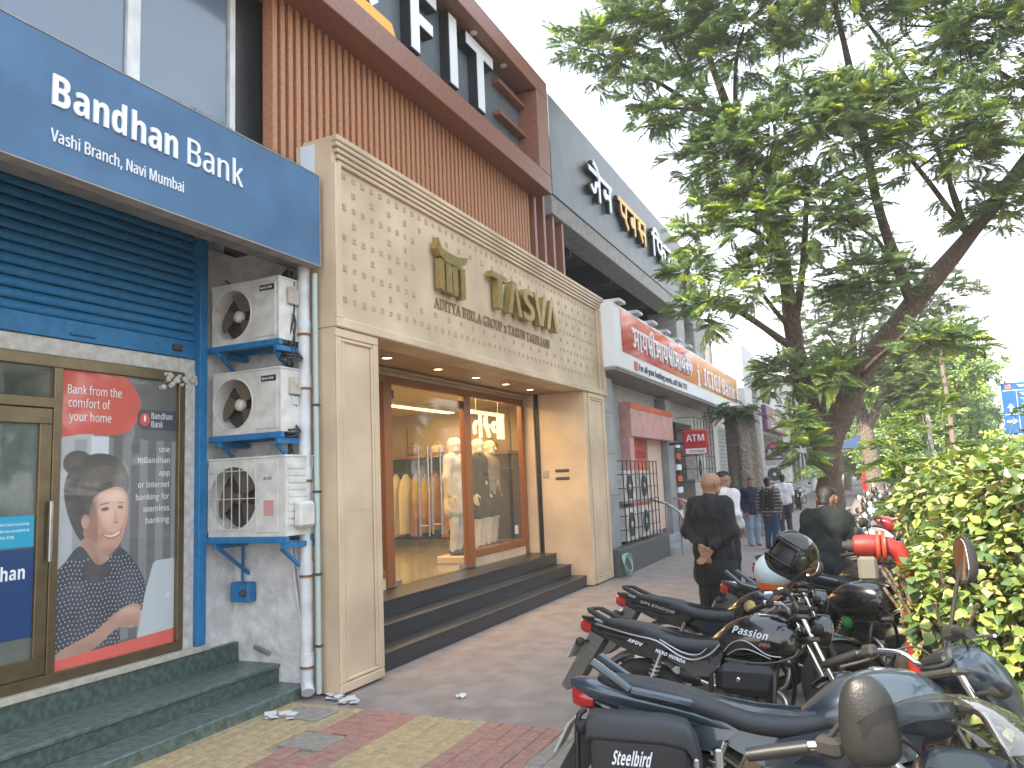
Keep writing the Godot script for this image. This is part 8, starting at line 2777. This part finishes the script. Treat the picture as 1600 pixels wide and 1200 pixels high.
# ------------------------------------------------------------------ street furniture
func make_street() -> void:
	var red := mk("hydrant_red", lin(0.36, 0.03, 0.018), 0.45, "grime", 2.0)
	var h := thing("fire_hydrant", "red hydrant standpipe with a sideways outlet by the hedge", "hydrant", Vector3(0.12, 0, -4.75))
	var m := MB.new()
	m.tube([Vector3(0, 0, 0), Vector3(0, 1.0, 0), Vector3(-0.01, 1.1, 0), Vector3(-0.035, 1.155, 0), Vector3(-0.08, 1.178, 0), Vector3(-0.12, 1.18, 0.0)], [0.04, 0.04, 0.044, 0.048, 0.05, 0.05], 18)
	part(h, "pipe", m, red)
	m = MB.new()
	m.lathe(Vector3(-0.09, 1.18, 0), Vector3(-1, 0, 0), [Vector2(0.082, 0), Vector2(0.082, 0.02), Vector2(0.06, 0.02), Vector2(0.06, 0.028), Vector2(0.082, 0.028), Vector2(0.082, 0.048), Vector2(0.062, 0.05)], 22)
	part(h, "flange", m, mk("hydrant_orange", lin(0.46, 0.06, 0.03), 0.45))
	m = MB.new()
	m.lathe(Vector3(-0.13, 1.18, 0), Vector3(-1, 0, 0), [Vector2(0.06, 0), Vector2(0.064, 0.05), Vector2(0.058, 0.11), Vector2(0.045, 0.125)], 18)
	part(h, "valve_body", m, mk("hydrant_dark_red", lin(0.28, 0.025, 0.02), 0.5, "grime", 2.0))
	m = MB.new()
	m.lathe(Vector3(-0.25, 1.18, 0), Vector3(-1, 0, 0), [Vector2(0.034, 0), Vector2(0.036, 0.03), Vector2(0.025, 0.04), Vector2(0.025, 0.06)], 14)
	part(h, "outlet", m, mats.dusty_black)
	part(h, "valve_foot", bx(Vector3(-0.19, 1.06, 0), Vector3(0.1, 0.13, 0.1), 0.015), mk("valve_grey", lin(0.17, 0.155, 0.13), 0.6))
	# lamp pole and direction sign far right
	var p := thing("street_pole", "slender rusty pole rising behind the hedge", "pole", Vector3(2.1, 0, -24.5))
	m = MB.new()
	m.tube([Vector3(0, 0, 0), Vector3(0.0, 2.8, 0), Vector3(-0.1, 5.75, 0)], [0.08, 0.07, 0.05], 10)
	part(p, "shaft", m, mk("pole_brown", lin(0.26, 0.2, 0.17), 0.7))
	part(p, "collar", bx(Vector3(-0.06, 4.9, 0), Vector3(0.16, 0.06, 0.16), 0.01), mats.dark_grey)
	p = thing("street_pole", "pale short pole among the far trees", "pole", Vector3(1.9, 0, -30.0))
	m = MB.new()
	m.tube([Vector3(0, 0, 0), Vector3(0.0, 4.2, 0)], [0.1, 0.07], 10)
	part(p, "shaft", m, mats.pale_concrete)
	var s := thing("direction_sign", "blue overhead direction sign with white arrows and place names", "sign", Vector3(4.6, 0, -26.5))
	var blue := mk("road_blue", lin(0.02, 0.13, 0.40), 0.4)
	part(s, "board", bx(Vector3(0, 3.1, 0), Vector3(1.9, 1.5, 0.06), 0.02), blue)
	for x in [-0.7, 0.7]:
		part(s, "post", bx(Vector3(x, 1.6, -0.06), Vector3(0.1, 3.2, 0.08)), mats.pale_concrete)
	var w: Material = mats.letter_white
	part(s, "rule", bx(Vector3(0, 3.62, 0.032), Vector3(1.84, 0.02, 0.006)), w)
	part(s, "rule", bx(Vector3(0, 2.92, 0.032), Vector3(1.84, 0.02, 0.006)), w)
	part(s, "rule", bx(Vector3(-0.58, 3.05, 0.032), Vector3(0.015, 1.12, 0.006)), w)
	part(s, "emblem_square", bx(Vector3(-0.78, 3.73, 0.032), Vector3(0.14, 0.14, 0.006)), mk("emblem_pink", lin(0.6, 0.3, 0.28), 0.6))
	part(s, "lettering", deva_mesh(["na", "va", "ii", "ya", "ba"], 1.3, 0.09, 0.018, 0.006, Transform3D(Basis(), Vector3(-0.55, 3.68, 0.03))), w)
	part(s, "lettering", deva_mesh(["sa", "na", "pha", "aa", "ta"], 1.1, 0.1, 0.018, 0.006, Transform3D(Basis(), Vector3(-0.5, 3.44, 0.03))), w)
	part(s, "lettering", deva_mesh(["ba", "va", "ii", "tta", "aa"], 1.1, 0.1, 0.018, 0.006, Transform3D(Basis(), Vector3(-0.5, 3.28, 0.03))), w)
	letters(s, "lettering", "Chhatrapati", "sans", Vector3(-0.5, 3.13, 0.03), Basis(), 0.95, 0.1, 0.006, w)
	letters(s, "lettering", "Maharaj Chowk", "sans", Vector3(-0.5, 2.98, 0.03), Basis(), 1.1, 0.1, 0.006, w)
	part(s, "lettering", deva_mesh(["pha", "ma" if DEVA.has("ma") else "ba", "aa"], 0.6, 0.13, 0.024, 0.006, Transform3D(Basis(), Vector3(-0.45, 2.66, 0.03))), w)
	for q in [[Vector3(-0.76, 3.1, 0.032), 0.0], [Vector3(-0.76, 2.72, 0.032), -PI * 0.5]]:
		m = MB.new()
		m.prism(PackedVector2Array([Vector2(-0.03, -0.14), Vector2(0.03, -0.14), Vector2(0.03, 0.02), Vector2(0.09, 0.02), Vector2(0, 0.14), Vector2(-0.09, 0.02), Vector2(-0.03, 0.02)]), 0.006, Transform3D(Basis(Vector3(0, 0, 1), q[1]), q[0]))
		part(s, "arrow", m, w)
	# auto rickshaw on the road
	var a := thing("auto_rickshaw", "yellow and orange three wheeled rickshaw on the road beyond the hedge", "rickshaw", Vector3(6.0, 0, -27.0))
	var yel := mk("rick_yellow", lin(0.75, 0.48, 0.02), 0.4)
	var org := mk("rick_orange", lin(0.70, 0.20, 0.02), 0.4)
	m = MB.new()
	m.prism(PackedVector2Array([Vector2(-1.3, 0.35), Vector2(0.7, 0.35), Vector2(1.25, 0.6), Vector2(1.2, 0.95), Vector2(0.8, 1.0), Vector2(-1.3, 0.95)]), 1.2, Transform3D(Basis(Vector3(0, 0, -1), Vector3.UP, Vector3(1, 0, 0)), Vector3(-0.6, 0, 0)))
	part(a, "body", m, org)
	m = MB.new()
	m.prism(PackedVector2Array([Vector2(-1.3, 0.96), Vector2(-1.2, 0.96), Vector2(-1.1, 1.6), Vector2(0.5, 1.62), Vector2(0.85, 1.0), Vector2(0.95, 1.0), Vector2(0.6, 1.75), Vector2(-1.2, 1.75)]), 1.22, Transform3D(Basis(Vector3(0, 0, -1), Vector3.UP, Vector3(1, 0, 0)), Vector3(-0.61, 0, 0)))
	part(a, "hood", m, yel)
	part(a, "bench", bb(Vector3(-0.5, 0.6, 1.1), Vector3(0.5, 1.2, 0.9), 0.05), mats.seat_dark)
	for q in [Vector3(0.5, 0.22, 0.9), Vector3(-0.5, 0.22, 0.9), Vector3(0, 0.22, -0.95)]:
		m = MB.new()
		m.lathe(q - Vector3(0.06, 0, 0), Vector3.RIGHT, [Vector2(0.1, 0), Vector2(0.2, 0.01), Vector2(0.22, 0.04), Vector2(0.22, 0.08), Vector2(0.2, 0.11), Vector2(0.1, 0.12)], 20)
		part(a, "wheel", m, mats.tyre)
	m = MB.new()
	m.lathe(Vector3(0, 0.78, -1.2), Vector3(0, 0, -1), [Vector2(0.09, 0), Vector2(0.09, 0.05), Vector2(0.03, 0.07)], 16)
	part(a, "head_lamp", m, mats.lens)
	# blue market umbrella far under the trees
	var u := thing("market_umbrella", "dark blue umbrella of a stall far under the trees", "umbrella", Vector3(-0.35, 0, -33.0))
	m = MB.new()
	m.lathe(Vector3(0, 2.3, 0), Vector3.UP, [Vector2(1.0, 0), Vector2(0.6, 0.3), Vector2(0.05, 0.5)], 10, false)
	part(u, "canopy", m, mk("canopy_blue", lin(0.02, 0.05, 0.12), 0.8))
	m = MB.new()
	m.tube([Vector3(0, 0, 0), Vector3(0, 2.7, 0)], 0.025, 8)
	part(u, "pole", m, mats.chrome_worn)

func _ready() -> void:
	# camera
	var cam := Camera3D.new()
	cam.name = "camera"
	cam.fov = 53.13
	cam.near = 0.05
	cam.far = 2000.0
	cam.transform = Transform3D(Basis(Vector3(0.905505, -0.042624, -0.422190), Vector3(0.091143, 0.991257, 0.095406), Vector3(0.414432, -0.124870, 0.901473)).orthonormalized(), Vector3(0, 1.62, 0))
	add_child(cam)
	cam.current = true
	# sky, exposure, haze
	var sky_mat := ProceduralSkyMaterial.new()
	sky_mat.sky_top_color = Color(0.77, 0.825, 0.90)
	sky_mat.sky_horizon_color = Color(0.96, 0.955, 0.94)
	sky_mat.sky_curve = 0.25
	sky_mat.ground_horizon_color = Color(0.75, 0.74, 0.72)
	sky_mat.ground_bottom_color = Color(0.35, 0.33, 0.31)
	sky_mat.sun_angle_max = 30.0
	var sky := Sky.new()
	sky.sky_material = sky_mat
	var env := Environment.new()
	env.background_mode = Environment.BG_SKY
	env.sky = sky
	env.tonemap_mode = Environment.TONE_MAPPER_LINEAR
	env.tonemap_exposure = 3.45
	env.fog_enabled = true
	env.fog_density = 0.002
	env.fog_light_color = Color(0.95, 0.95, 0.94)
	env.sdfgi_enabled = true
	env.ssao_enabled = true
	env.ssil_enabled = true
	var we := WorldEnvironment.new()
	we.name = "environment"
	we.environment = env
	add_child(we)
	# sun: from behind the camera, just behind the line of the shop fronts
	var sun := DirectionalLight3D.new()
	sun.name = "sun"
	sun.light_energy = 1.05
	sun.light_color = Color(1.0, 0.94, 0.84)
	sun.light_angular_distance = 0.5
	sun.shadow_enabled = true
	add_child(sun)
	sun.look_at_from_position(Vector3.ZERO, Vector3(0.40, -0.82, -0.78), Vector3.UP)
	make_materials()
	make_ground()
	make_bank()
	make_cream_shop()
	make_slat_front()
	make_grey_front()
	make_red_bank()
	make_far_fronts()
	make_bikes()
	make_people()
	make_plants()
	make_street()
